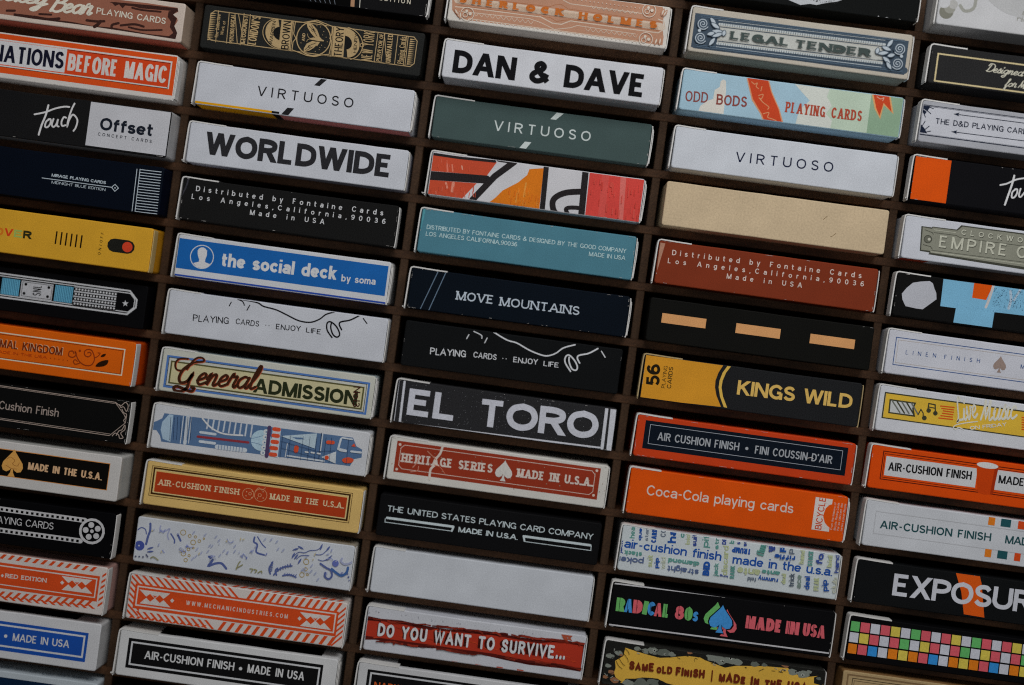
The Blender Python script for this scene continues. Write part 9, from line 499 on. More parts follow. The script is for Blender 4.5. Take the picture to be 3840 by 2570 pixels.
{'x': 40.63,'z': -103.04,'w': 84.39,'h': 17.43,'p': 8,'base': (0.005,0.005,0.006),'label': 'Black card box with stencilled green,blue and pink letters and three overlapping spades','el': [('T',2,231,'R','sans',(2.11,6.31,5.45,6.38,5.19),{'bold': 0.1}),('L',41,28,0.173,[(3.22,11.69),(3.41,6.14)],0),('T',2,232,'A','sans',(5.36,6.41,8.32,6.43,5.1),{'bold': 0.1}),('L',41,28,0.173,[(6.32,11.69),(6.5,6.22)],0),('T',2,233,'D','sans',(8.54,6.42,12.13,6.53,5.1),{'bold': 0.1}),('L',41,28,0.173,[(9.76,11.73),(9.94,6.27)],0),('T',2,231,'I','sans',(12.08,6.57,13.89,6.43,5.1),{'bold': 0.1}),('T',2,232,'C','sans',(14.05,6.49,16.96,6.51,5.1),{'bold': 0.1}),('L',41,28,0.173,[(14.99,11.77),(15.17,6.3)],0),('T',2,233,'A','sans',(16.67,6.42,19.58,6.44,5.1),{'bold': 0.1}),('L',41,28,0.173,[(17.61,11.7),(17.79,6.23)],0),('T',2,231,'L','sans',(19.8,6.43,22.66,6.43,5.1),{'bold': 0.1}),('L',41,28,0.173,[(20.72,11.69),(20.9,6.23)],0),('T',2,233,'8','sans',(24.58,6.4,27.96,6.48,5.1),{'bold': 0.06}),('L',41,28,0.173,[(25.72,11.7),(25.9,6.23)],0),('T',2,231,'0','sans',(28.14,6.46,31.17,6.49,5.1),{'bold': 0.1}),('L',41,28,0.173,[(29.13,11.74),(29.31,6.27)],0),('T',2,232,'s','sans',(31.2,6.63,33.25,6.52,5.1),{'bold': 0.06}),('T',2,233,'MADE','sans',(51.44,6.67,65.35,6.7,4.84),{'bold': 0.075}),('T',2,233,'IN','sans',(66.65,6.71,71.72,6.73,4.84),{'bold': 0.075}),('T',2,233,'USA','sans',(73.13,6.84,81.58,6.8,4.84),{'bold': 0.075}),('L',41,28,0.173,[(52.55,11.61),(52.65,6.41)],0),('L',41,28,0.173,[(56.01,11.66),(56.11,6.45)],0),('L',41,28,0.173,[(59.05,11.65),(59.15,6.44)],0),('L',41,28,0.173,[(62.29,11.67),(62.4,6.46)],0),('L',41,28,0.173,[(67.51,11.53),(67.61,6.32)],0),('L',41,28,0.173,[(70.1,11.63),(70.2,6.43)],0),('L',41,28,0.173,[(74.43,11.63),(74.53,6.42)],0),('L',41,28,0.173,[(77.0,11.81),(77.1,6.61)],0),('L',41,28,0.173,[(79.61,11.74),(79.71,6.54)],0),('K',13,233,(43.87,7.61,8.86,10.37)),('K',13,26,(42.37,8.71,9.46,11.15)),('K',13,231,(39.93,9.76,8.86,10.59)),('K',13,26,(41.82,8.94,9.38,11.06)),('K',13,232,(42.05,8.84,8.86,10.59)),('L',42,234,0.56,[(0.71,16.62),(83.95,18.09)],0),('L',42,234,0.56,[(0.37,0.92),(85.11,1.65)],0)],'fl': 0.9,'fr': 1,'wear': 8},
{'x': 41.04,'z': -124.92,'w': 83.36,'h': 16.96,'p': 8,'base': (0.028,0.028,0.025),'label': 'Yellow card box framed by grey cartoon heads with blotchy brown lettering,bottom row','el': [('P',3,235,[(-0.74,15.09),(7.42,14.87),(11.6,14.1),(16.21,13.39),(20.79,12.9),(24.32,13.53),(30.82,15.44),(35.83,15.14),(39.6,13.96),(45.62,12.77),(49.51,13.99),(60.14,15.26),(69.07,15.83),(72.02,13.99),(75.26,13.32),(79.52,15.04),(83.17,14.65),(84.42,2.19),(61.99,1.73),(39.4,2.17),(28.09,2.39),(22.86,4.37),(19.16,4.98),(15.14,4.64),(11.24,3.41),(7.91,1.36),(5.07,2.32),(3.88,4.41),(4.56,7.68),(2.38,8.73),(-0.12,3.85),(-0.96,0.11),(-2.21,12.62)],0),('P',0,236,[(-1.37,16.36),(14.87,16.59),(37.43,16.59),(59.93,16.81),(83.75,16.99),(83.99,15.22),(79.64,14.16),(75.72,13.24),(71.99,14.21),(69.08,15.74),(60.14,15.26),(49.52,13.9),(45.55,12.62),(42.38,13.35),(37.74,14.37),(35.83,15.14),(30.87,15.08),(24.32,13.53),(19.89,12.91),(15.25,13.8),(11.61,14.01),(7.33,15.54),(6.96,11.64),(4.1,9.43),(4.68,6.79),(4.26,4.92),(5.17,3.24),(7.85,1.8),(3.41,1.18),(-1.08,1.0),(-1.16,8.23)],0),('P',0,236,[(7.14,0.35),(9.0,3.32),(12.99,3.88),(17.37,4.86),(20.96,5.0),(23.83,3.82),(28.41,3.34),(34.97,1.55),(7.5,-2.32)],0),('P',0,236,[(79.26,13.65),(82.61,15.48),(83.73,13.83),(82.77,10.98),(79.56,11.44)],0),('P',0,237,[(13.29,15.16),(13.17,14.68),(12.42,14.56),(11.78,14.41),(11.24,14.37),(10.66,14.86),(10.59,15.38),(11.08,15.82),(11.57,15.96),(12.42,15.97),(12.73,15.62)],0),('P',0,237,[(16.49,14.81),(16.7,14.36),(15.95,13.82),(15.02,13.69),(14.27,14.0),(13.72,14.49),(13.34,14.98),(14.2,15.44),(14.72,15.71),(15.68,15.6),(16.34,15.31)],0),('P',0,237,[(19.93,15.22),(19.96,14.51),(19.0,13.87),(17.59,13.82),(16.79,14.08),(15.38,14.68),(15.66,15.56),(16.45,16.32),(17.31,16.3),(18.26,16.53),(19.86,15.81)],0),('P',0,238,[(24.43,15.09),(24.03,14.06),(23.33,13.96),(21.61,13.81),(20.04,13.9),(18.84,14.41),(19.17,15.64),(20.11,16.07),(21.27,16.33),(22.61,16.5),(24.15,15.86)],0),('P',0,237,[(26.63,14.9),(26.51,14.36),(25.67,14.12),(24.96,13.97),(24.2,14.2),(23.7,14.55),(23.71,15.06),(23.98,15.37),(24.73,15.87),(25.5,15.63),(25.84,15.25)],0),('P',0,237,[(42.04,15.71),(42.43,15.2),(41.46,14.5),(40.07,14.45),(38.73,14.52),(38.57,15.5),(37.74,16.21),(38.76,16.83),(39.73,17.05),(41.0,16.95),(41.98,16.58)],0),('P',0,237,[(46.02,15.18),(45.36,14.2),(44.92,13.85),(43.41,13.3),(42.09,14.14),(41.05,14.65),(41.34,15.65),(41.66,16.64),(42.85,17.1),(44.24,16.54),(45.78,16.29)],0),('P',0,237,[(48.97,15.66),(49.03,15.07),(48.3,14.24),(46.92,14.47),(45.48,14.52),(44.59,15.25),(45.21,16.06),(45.21,16.55),(46.55,16.98),(47.76,16.87),(49.22,16.37)],0),('P',0,237,[(51.96,15.46),(51.72,14.87),(50.85,14.2),(49.71,14.16),(48.52,14.45),(48.06,15.09),(48.14,15.65),(48.72,16.27),(49.37,16.64),(50.18,16.57),(51.33,16.14)],0),('P',0,238,[(58.44,15.58),(57.63,14.88),(57.18,14.7),(56.39,14.52),(55.62,14.6),(54.9,15.23),(55.1,15.86),(55.34,16.36),(56.18,16.35),(57.05,16.57),(57.57,16.11)],0),('P',0,238,[(61.43,15.74),(60.89,15.27),(60.73,15.21),(60.02,15.08),(59.38,15.17),(59.01,15.46),(59.22,15.89),(59.4,16.15),(59.83,16.58),(60.58,16.23),(61.02,16.06)],0),('P',0,237,[(72.88,14.53),(72.86,13.95),(71.88,13.52),(70.98,13.3),(69.73,13.64),(69.58,14.28),(69.22,14.89),(69.45,15.35),(70.55,15.79),(71.7,15.56),(72.61,15.27)],0),('P',0,237,[(77.6,14.25),(76.9,13.43),(76.3,13.24),(75.01,12.89),(73.57,12.88),(73.18,13.74),(72.63,14.48),(73.58,15.03),(74.57,15.66),(76.05,15.67),(77.07,15.07)],0),('P',0,237,[(78.17,15.38),(78.01,15.06),(77.84,14.91),(77.17,14.84),(76.38,14.92),(76.4,15.19),(76.28,15.65),(76.31,16.01),(76.92,16.13),(77.71,15.91),(78.28,15.81)],0),('P',0,238,[(81.88,13.44),(82.13,13.24),(81.54,12.89),(80.99,12.93),(80.6,13.07),(80.11,13.25),(80.17,13.61),(80.42,13.88),(80.89,13.93),(81.4,14.14),(81.83,13.83)],0),('P',0,237,[(3.76,10.99),(3.55,10.47),(2.84,10.05),(1.92,10.18),(1.38,10.18),(0.34,10.63),(0.61,11.24),(1.15,11.59),(1.76,11.92),(2.56,11.69),(3.41,11.6)],0),('P',0,237,[(6.72,12.54),(6.62,12.02),(5.7,11.76),(4.99,11.59),(4.17,11.91),(3.7,12.26),(3.33,12.67),(3.69,13.16),(4.68,13.41),(5.64,13.51),(6.29,13.02)],0),('P',0,238,[(18.17,2.54),(17.68,1.41),(16.27,1.15),(14.9,0.63),(13.27,0.87),(12.0,1.95),(12.73,2.88),(13.3,3.84),(14.27,4.39),(15.74,4.21),(16.94,3.3)],0),('P',0,238,[(21.17,3.38),(21.67,2.82),(20.42,2.12),(19.16,2.39),(18.15,2.42),(17.27,3.07),(17.05,3.86),(17.83,4.48),(18.95,4.64),(20.25,4.45),(21.51,4.39)],0),('P',0,237,[(12.51,1.97),(12.09,1.2),(11.0,0.69),(9.98,0.5),(9.08,0.87),(7.81,1.44),(8.12,2.14),(8.68,2.73),(9.6,3.19),(10.82,2.83),(11.79,2.62)],0),('P',0,237,[(3.08,7.32),(2.55,6.79),(2.16,6.67),(1.59,6.53),(0.97,6.68),(0.6,7.08),(0.71,7.45),(0.75,7.87),(1.4,8.07),(2.05,7.85),(2.55,7.74)],0),('P',0,239,[(18.89,15.34),(18.91,15.03),(18.67,14.92),(18.31,14.82),(17.85,14.97),(17.54,15.22),(17.7,15.48),(17.89,15.83),(18.16,15.8),(18.52,15.82),(18.97,15.71)],0),('C',0,236,(18.33,15.36,0.3,0.3)),('P',0,239,[(45.01,14.94),(44.74,14.64),(44.52,14.42),(44.15,14.47),(43.85,14.46),(43.69,14.76),(43.35,15.08),(43.7,15.33),(44.02,15.48),(44.5,15.46),(44.7,15.26)],0),('C',0,236,(44.2,14.92,0.3,0.3)),('P',0,239,[(47.87,16.38),(47.86,16.17),(47.57,15.86),(47.13,15.84),(46.74,16.03),(46.47,16.25),(46.44,16.53),(46.64,16.79),(46.94,17.0),(47.33,16.92),(47.77,16.61)],0),('C',0,236,(47.16,16.37,0.3,0.3)),('P',0,239,[(75.62,13.95),(75.47,13.64),(75.37,13.52),(74.91,13.37),(74.63,13.48),(74.25,13.76),(74.16,14.1),(74.45,14.41),(74.74,14.57),(75.16,14.5),(75.52,14.19)],0),('C',0,236,(74.95,13.95,0.3,0.3)),('P',0,240,[(4.39,4.99),(4.36,4.63),(4.02,4.2),(3.25,4.23),(2.47,4.44),(2.1,4.74),(2.08,5.21),(2.19,5.68),(3.06,5.78),(3.81,5.81),(4.28,5.34)],0),('P',0,240,[(6.5,2.04),(6.27,1.43),(5.67,1.16),(4.8,0.98),(3.93,1.41),(3.44,1.82),(3.03,2.3),(3.81,2.94),(4.44,3.32),(5.35,3.05),(6.32,2.55)],0),('P',0,240,[(2.48,2.94),(1.92,2.53),(1.61,2.25),(1.07,2.37),(0.67,2.36),(0.25,2.69),(0.09,3.12),(0.44,3.34),(0.9,3.66),(1.55,3.46),(1.82,3.27)],0),('P',0,240,[(32.82,16.4),(32.27,16.09),(31.99,15.89),(31.56,15.9),(30.98,15.8),(30.82,16.16),(30.63,16.55),(30.74,16.89),(31.42,16.91),(31.94,17.04),(32.23,16.64)],0),('P',0,240,[(6.75,11.98),(6.54,11.77),(6.36,11.54),(6.0,11.53),(5.6,11.61),(5.41,11.82),(5.43,12.06),(5.61,12.29),(5.88,12.29),(6.18,12.34),(6.54,12.2)],0),('P',0,240,[(69.34,16.6),(69.07,16.09),(68.59,15.85),(67.97,15.7),(67.43,16.07),(66.59,16.3),(66.49,16.83),(67.1,17.34),(67.75,17.34),(68.51,17.19),(69.07,17.15)],0),('L',0,241,0.151,[(18.29,13.99),(17.36,14.39),(18.69,14.51)],1),('L',0,236,0.151,[(14.14,14.68),(14.48,14.62),(12.56,14.95)],1),('L',0,236,0.151,[(80.27,15.34),(80.4,15.46),(81.17,15.27)],1),('L',0,241,0.151,[(67.52,14.63),(66.77,14.93),(66.29,13.87)],1),('L',0,236,0.151,[(18.71,14.96),(19.69,15.48),(19.83,15.87)],1),('L',0,236,0.151,[(44.17,14.91),(44.92,14.87),(44.67,14.51)],1),('L',0,241,0.151,[(73.44,15.03),(73.66,15.13),(72.32,14.27)],1),('L',0,236,0.151,[(53.61,13.97),(52.97,13.83),(53.56,13.55)],1),('L',0,236,0.151,[(16.24,14.36),(16.13,14.89),(16.46,13.96)],1),('L',0,241,0.151,[(41.22,14.12),(41.41,14.5),(40.88,13.17)],1),('L',0,236,0.151,[(34.86,14.43),(33.89,14.65),(33.92,13.52)],1),('L',0,236,0.151,[(63.12,13.97),(64.21,13.98),(64.46,14.1)],1),('L',0,241,0.151,[(41.0,13.58),(41.97,13.15),(41.02,13.09)],1),('L',0,236,0.151,[(40.16,13.48),(41.06,13.87),(41.43,14.23)],1),('L',0,236,0.151,[(17.67,13.71),(17.22,13.62),(17.99,14.58)],1),('L',0,241,0.151,[(64.33,15.05),(64.15,15.22),(65.14,14.72)],1),('L',0,236,0.151,[(31.33,14.97),(30.87,15.02),(29.93,15.4)],1),('L',0,236,0.151,[(65.69,14.31),(66.83,13.86),(66.82,14.7)],1),('L',0,241,0.151,[(22.3,14.49),(22.22,14.45),(22.39,14.76)],1),('L',0,236,0.151,[(72.06,15.12),(72.04,14.63),(72.96,15.62)],1),('L',0,236,0.151,[(28.27,13.68),(27.13,13.99),(28.38,13.63)],1),('L',0,241,0.151,[(22.55,14.96),(21.94,14.53),(22.56,14.09)],1),('L',0,236,0.151,[(67.4,13.84),(66.32,14.08),(65.88,13.75)],1),('L',0,236,0.151,[(34.99,15.1),(35.02,15.62),(34.34,15.47)],1),('L',0,241,0.151,[(68.46,14.85),(67.85,15.34),(68.27,14.59)],1),('L',0,236,0.151,[(59.45,13.86),(60.09,14.27),(58.39,13.25)],1),('L',0,236,0.151,[(67.57,14.67),(68.31,14.71),(66.81,15.17)],1),('L',0,241,0.151,[(11.97,13.78),(12.92,13.4),(11.91,13.47)],1),('L',0,236,0.151,[(77.64,14.25),(77.85,14.39),(77.62,14.84)],1),('L',0,236,0.151,[(23.94,13.85),(25.04,13.94),(23.62,14.07)],1),('L',0,241,0.151,[(1.87,4.09),(1.84,3.51),(0.75,4.27)],1),('L',0,236,0.151,[(1.51,9.35),(2.35,9.06),(2.88,9.34)],1),('L',0,236,0.151,[(-0.81,6.82),(-0.7,6.85),(-1.44,6.35)],1),('L',0,241,0.151,[(3.03,13.77),(3.38,13.98),(3.17,13.07)],1),('L',0,236,0.151,[(4.27,6.59),(3.66,5.98),(3.25,6.66)],1),('L',0,236,0.151,[(2.97,10.86),(2.54,10.23),(4.3,11.38)],1),('L',0,241,0.151,[(0.59,10.99),(-0.27,11.19),(1.98,11.95)],1),('L',0,236,0.151,[(-0.43,11.96),(-1.35,11.8),(0.41,11.46)],1),('L',0,236,0.151,[(2.83,4.02),(1.7,4.14),(4.16,4.99)],1),('L',0,241,0.151,[(0.29,8.22),(-0.22,8.09),(-1.18,8.49)],1),('L',0,236,0.151,[(3.35,13.25),(4.19,13.77),(4.92,13.15)],1),('L',0,236,0.151,[(1.69,13.04),(0.75,12.58),(0.61,13.45)],1),('L',0,241,0.151,[(3.96,3.41),(3.03,2.69),(4.03,3.63)],1),('L',0,236,0.151,[(-0.73,9.34),(0.31,9.76),(-1.97,9.81)],1),('L',0,236,0.151,[(-0.7,9.85),(0.15,10.51),(-1.55,8.94)],1),('L',0,241,0.151,[(5.07,2.14),(4.49,2.24),(6.47,2.36)],1),('L',0,242,0.173,[(6.98,14.81),(8.49,13.66),(9.09,12.62)],1),('L',0,242,0.173,[(6.27,13.35),(8.63,10.97),(9.04,9.67)],1),('L',0,242,0.173,[(5.25,10.94),(6.88,8.91),(7.96,8.25)],1),('L',0,242,0.173,[(4.54,9.49),(5.67,7.83),(7.15,6.91)],1),('T',2,243,'SamE','hand',(9.71,7.41,19.0,7.81,2.42),{'w': 0.36,'sl': 0,'jit': 0.02}),('T',2,243,'oLD','hand',(20.18,7.43,26.09,7.81,2.16),{'w': 0.36,'sl': 0,'jit': 0.02}),('T',2,243,'FIniSH','hand',(27.38,7.63,38.38,8.0,2.42),{'w': 0.36,'sl': 0,'jit': 0.02}),('L',2,243,0.47,[(41.0,10.9),(41.18,6.94)],0),('T',2,243,'mADe In thE USA','hand',(43.82,7.77,77.31,8.18,2.59),{'w': 0.36,'sl': 0,'jit': 0.02})],'fl': 0.9,'fr': 1},
{'x': 130.68,'z': 137.68,'w': 87.11,'h': 14.44,'p': 15,'base': (0.681,0.69,0.71),'label': 'White card box with loose grey ink wash shapes,in the top right corner','el': [('C',0,244,(3.25,4.87,2.65,2.65)),('C',0,245,(4.39,6.51,2.13,2.13)),('C',0,246,(5.47,7.94,1.71,1.71)),('C',0,247,(2.01,8.34,2.22,2.22)),('L',0,248,1.19,[(8.04,7.85),(9.76,6.15),(12.04,6.58),(13.32,8.12),(13.52,10.71)],1),('P',0,249,[(18.09,12.17),(23.79,7.79),(28.61,6.71),(32.01,6.73),(30.98,14.29)],1),('T',2,250,'A new','sans',(31.09,7.25,35.35,7.17,1.71),{}),('T',2,250,'nice','sans',(29.5,4.91,35.67,4.86,1.88),{})],'fl': 0.8},
{'x': 130.74,'z': 115.8,'w': 87.35,'h': 14.34,'p': 14,'base': (0.028,0.028,0.029),'label': 'Charcoal card box with a thin gold frame and pale script lettering','el': [('F',43,251,(2.33,0.69,83.59,11.45,0.56,0)),('T',2,252,'Designed by Tom','script',(20.75,6.97,46.31,6.94,2.91),{'w': 0.1,'sl': 0,'slant': 0.28,'track': 0}),('T',2,252,'for Mr. Wilson','script',(28.4,2.42,46.93,2.35,2.82),{'w': 0.1,'sl': 0,'slant': 0.28,'track': 0})],'fl': 0.8,'wear': 3},
{'x': 130.68,'z': 93.92,'w': 86.11,'h': 15.67,'p': 12,'base': (0.488,0.504,0.554),'label': 'Grey card box with hand lettered capitals between two long arrows','el': [('R',3,253,(-0.56,2.53,78.94,13.99)),('R',3,254,(0.09,3.15,78.31,13.38)),('F',4,254,(-0.08,2.93,78.29,13.68,0.129,0)),('L',44,253,0.3,[(11.99,11.89),(45.12,11.96)],0),('P',44,253,[(11.86,11.87),(14.02,12.68),(13.58,11.84),(14.09,11.22)],0),('L',44,253,0.3,[(12.04,5.22),(46.02,5.41)],0),('P',44,253,[(11.91,5.21),(14.07,6.01),(13.63,5.18),(14.15,4.52)],0),('P',44,253,[(0.06,13.62),(2.97,13.62),(2.31,12.19),(1.27,10.33),(0.23,11.06)],0),('P',44,253,[(0.05,6.73),(1.75,5.23),(3.08,3.38),(0.12,3.38)],0),('L',44,254,0.214,[(0.59,12.18),(2.45,11.14),(3.34,10.91)],0),('L',44,253,0.3,[(1.71,13.41),(4.14,12.87)],0),('L',44,253,0.3,[(0.75,12.63),(3.43,10.84)],0),('L',44,253,0.3,[(0.23,11.7),(1.63,9.3)],0),('L',44,253,0.3,[(0.59,5.29),(1.7,7.81)],0),('L',44,253,0.3,[(1.48,4.12),(3.47,6.19)],0),('L',44,253,0.3,[(2.18,3.69),(4.22,4.4)],0),('T',2,253,'THE D&D PLAYING CARD SHOP','hand',(5.6,7.55,48.65,8.04,1.8),{'w': 0.17,'sl': 0,'jit': 0.03})],'fl': 1.3},
{'x': 130.68,'z': 72.03,'w': 87.14,'h': 16.87,'p': 11,'base': (0.006,0.006,0.008),'label': 'Card box with an orange square at its left end,black beyond with brushed white script','el': [('R',3,255,(-0.55,-0.16,13.76,16.93)),('L',2,256,0.6,[(32.98,9.9),(35.35,10.73),(37.32,11.99),(39.33,12.99),(43.87,14.25)],1),('L',2,256,0.73,[(37.68,14.06),(37.27,10.78),(36.38,6.35),(35.66,2.8)],1),('L',2,256,0.6,[(38.79,9.04),(37.8,7.83),(37.81,5.89),(38.78,6.02),(39.54,7.63),(39.42,9.13),(38.58,9.01)],1),('L',2,256,0.6,[(40.66,9.51),(40.34,7.09),(41.07,6.46),(42.3,8.43)],1)],'fl': 1.2,'wear': 12},
{'x': 130.77,'z': 50.15,'w': 87.35,'h': 16.17,'p': 10,'base': (0.73,0.76,0.834),'label': 'White card box with a grey embossed metal nameplate picture','el': [('P',45,257,[(6.06,12.74),(10.02,12.71),(10.23,13.08),(19.33,13.18),(20.8,15.02),(46.98,15.09),(48.83,1.53),(10.03,2.55),(10.37,3.25),(6.69,3.4)],0),('P',45,258,[(6.63,12.38),(10.01,12.19),(10.57,12.78),(19.6,12.79),(21.29,14.57),(47.05,14.59),(48.68,2.59),(10.8,3.22),(10.7,3.94),(7.1,3.89)],0),('L',45,257,0.215,[(11.04,10.9),(19.42,10.95),(21.01,10.3),(47.62,10.35)],0),('L',45,259,0.215,[(10.98,11.97),(19.06,11.98)],0),('L',45,259,0.215,[(10.74,3.64),(48.54,3.65)],0),('L',45,257,0.172,[(11.09,4.21),(48.43,4.41)],0),('C',45,257,(9.14,8.14,1.55,1.55)),('C',45,260,(9.14,8.14,1.29,1.29)),('C',45,261,(9.6,8.2,0.56,0.56)),('L',45,257,0.215,[(7.52,11.51),(10.41,10.82),(10.92,10.24)],0),('L',45,257,0.215,[(7.64,5.9),(10.49,5.51),(11.25,4.66)],0),('T',2,257,'CLOCKWORK','sans',(21.31,11.29,51.06,11.28,1.98),{'asp': 1.1,'bold': 0.02}),('T',2,257,'EMPIRE','sans',(13.63,5.5,39.05,5.56,4.48),{'asp': 1,'bold': 0.01}),('T',2,257,'CITY','sans',(42.74,5.54,61.27,5.54,4.48),{'asp': 1,'bold': 0.01}),('T',2,262,'CLOCKWORK','sans',(21.15,11.53,50.9,11.52,1.98),{'asp': 1.1,'bold': 0.02}),('T',2,262,'EMPIRE','sans',(13.47,5.74,38.89,5.8,4.48),{'asp': 1,'bold': 0.01}),('T',2,262,'CITY','sans',(42.58,5.78,61.11,5.78,4.48),{'asp': 1,'bold': 0.01})],'fl': 1.4,'under': [(0.6,10.9,0.42,9.7,(0.35,0.045,0.02)),(10.9,86.8,0.42,9.7,(0.73,0.76,0.834))]},
{'x': 130.68,'z': 28.27,'w': 86.92,'h': 16.44,'p': 9,'base': (0.008,0.008,0.008),'label': 'Black card box with a grey blob,a light blue stepped shape and an orange square','el': [('P',0,263,[(6.12,13.13),(8.82,13.93),(12.26,14.61),(13.56,13.92),(14.48,11.88),(15.32,10.48),(15.72,8.15),(11.07,3.71),(8.49,3.7),(4.56,4.04),(3.03,6.43),(2.57,8.53),(4.06,10.9)],0),('P',0,264,[(17.29,16.59),(50.07,17.56),(51.57,6.52),(37.85,6.26),(37.72,0.23),(23.12,-0.03),(23.36,5.81),(17.47,5.79)],0),('P',0,265,[(28.88,16.86),(35.85,16.85),(35.46,14.29),(34.85,12.47),(34.19,10.35),(28.84,10.49)],0),('L',0,266,0.95,[(36.23,16.56),(35.64,13.01),(35.14,10.35),(34.43,7.66)],1),('L',0,267,1.03,[(42.7,14.84),(43.32,11.89),(42.94,8.38)],1),('L',0,267,0.78,[(46.38,16.2),(44.43,11.61)],1),('D',29,268,(36.62,8.22,51.34,15.31,300,0.08,0.22,8)),('D',29,269,(22.15,6.23,43.01,7.72,60,0.06,0.14,11))],'fl': 1.0,'wear': 10},
{'x': 130.87,'z': 6.38,'w': 87.35,'h': 16.78,'p': 8,'base': (0.74,0.76,0.842),'label': 'White card box with thin navy rules,small spaced capitals and a taupe spade','el': [('F',4,270,(2.72,3.4,83.43,14.05,0.3,0)),('F',4,271,(3.67,4.29,82.59,13.12,0.216,0)),('T',2,270,'LINEN','sans',(7.07,7.99,18.56,8.25,1.56),{'asp': 0.95}),('T',2,270,'FINISH','sans',(21.63,8.24,35.13,8.52,1.56),{'asp': 0.95}),('K',13,272,(42.65,9.02,4.84,6.31)),('T',2,270,'MADE IN USA','sans',(50.47,8.53,75.93,8.63,1.56),{'asp': 0.95})],'fl': 1.0},
{'x': 130.68,'z': -15.5,'w': 87.14,'h': 17.35,'p': 7,'base': (0.791,0.812,0.874),'label': 'White card box with a yellow banner panel,music notes and white script','el': [('F',4,273,(1.75,4.77,84.93,14.78,0.52,0)),('R',3,274,(2.31,5.21,84.5,14.27)),('P',0,273,[(3.85,12.35),(14.02,12.31),(13.35,9.95),(14.32,6.91),(4.02,6.93)],0),('P',0,275,[(4.44,11.78),(13.23,11.76),(12.74,10.0),(13.42,7.48),(4.6,7.45)],0),('L',0,276,0.56,[(5.01,11.73),(8.37,7.75)],0),('L',0,273,0.56,[(6.83,11.76),(10.09,7.81)],0),('L',0,276,0.56,[(8.64,11.79),(11.81,7.87)],0),('L',0,273,0.56,[(10.45,11.82),(13.54,7.93)],0),('L',0,276,0.56,[(12.27,11.85),(15.26,8.0)],0),('L',0,273,0.43,[(15.27,7.91),(16.06,10.02),(17.1,8.73),(17.31,7.23)],0),('C',0,273,(17.77,6.99,0.91,0.91)),('C',0,273,(19.01,9.99,0.87,0.87)),('C',0,273,(21.65,9.31,0.87,0.87)),('L',0,273,0.48,[(18.66,10.03),(18.73,12.65),(21.14,12.46),(21.65,9.35)],0),('L',0,273,0.39,[(18.7,11.34),(21.31,11.17)],0),('L',0,277,0.43,[(23.23,12.31),(28.36,12.44)],0),('L',0,277,0.43,[(23.78,11.47),(28.27,11.52)],0),('L',0,277,0.43,[(24.41,10.64),(28.31,10.61)],0),('L',0,277,0.43,[(24.32,9.72),(28.22,9.69)],0),('L',0,277,0.43,[(23.81,8.73),(28.21,8.77)],0),('L',0,277,0.43,[(23.16,7.73),(28.33,7.88)],0),('L',0,277,0.43,[(54.09,12.19),(59.17,12.24)],0),('L',0,277,0.43,[(54.21,11.3),(59.29,11.34)],0),('L',0,277,0.43,[(54.33,10.4),(59.41,10.45)],0),('L',0,277,0.43,[(54.45,9.51),(59.54,9.55)],0),('L',0,277,0.43,[(54.57,8.61),(59.66,8.66)],0),('L',0,277,0.43,[(54.7,7.72),(59.78,7.76)],0),('T',2,278,'Live','script',(29.88,7.0,37.25,9.97,9.09),{'w': 0.1,'sl': 0,'slant': 0.28,'track': 0}),('T',2,278,'Music','script',(38.5,8.75,51.59,11.5,9.09),{'w': 0.1,'sl': 0,'slant': 0.28,'track': 0}),('L',2,278,0.39,[(37.68,8.38),(33.51,7.28),(29.81,5.91),(29.11,4.72),(30.03,4.29),(30.99,5.2),(33.01,4.61)],1),('T',2,278,'ON FRIDAY','sans',(35.36,4.84,48.85,8.17,1.39),{'bold': 0.03})],'fl': 1.3,'wear': 2},
{'x': 130.68,'z': -37.39,'w': 87.1,'h': 16.45,'p': 7,'base': (0.888,0.089,0.002),'label': 'Orange red card box with white strips either side of a drinking cup picture','el': [('F',4,279,(4.19,3.63,85.83,14.58,0.35,0)),('F',4,279,(4.87,4.46,85.41,13.63,0.217,0)),('R',3,280,(5.62,5.38,40.18,12.69)),('R',3,280,(47.44,5.58,83.87,13.18)),('P',46,281,[(39.49,14.43),(47.96,14.43),(47.16,3.76),(43.94,3.31),(41.38,3.74)],0),('P',46,282,[(46.59,14.02),(47.96,14.43),(47.16,3.76),(46.06,3.61)],0),('P',46,283,[(47.84,14.37),(47.64,13.97),(46.97,13.61),(45.91,13.35),(44.59,13.2),(43.16,13.18),(41.81,13.31),(40.68,13.55),(39.93,13.9),(39.64,14.29),(39.85,14.69),(40.53,15.04),(41.59,15.31),(42.92,15.45),(44.35,15.46),(45.7,15.33),(46.82,15.08),(47.56,14.74)],0),('T',2,284,'AIR-CUSHION FINISH','sans',(6.85,7.37,38.41,8.11,3.2),{'bold': 0.02}),('T',2,284,'MADE IN USA','sans',(48.58,8.3,71.28,8.52,3.03),{'bold': 0.02})],'fl': 1.3,'wear': 8,'side': (0.652,0.053,0.002)},
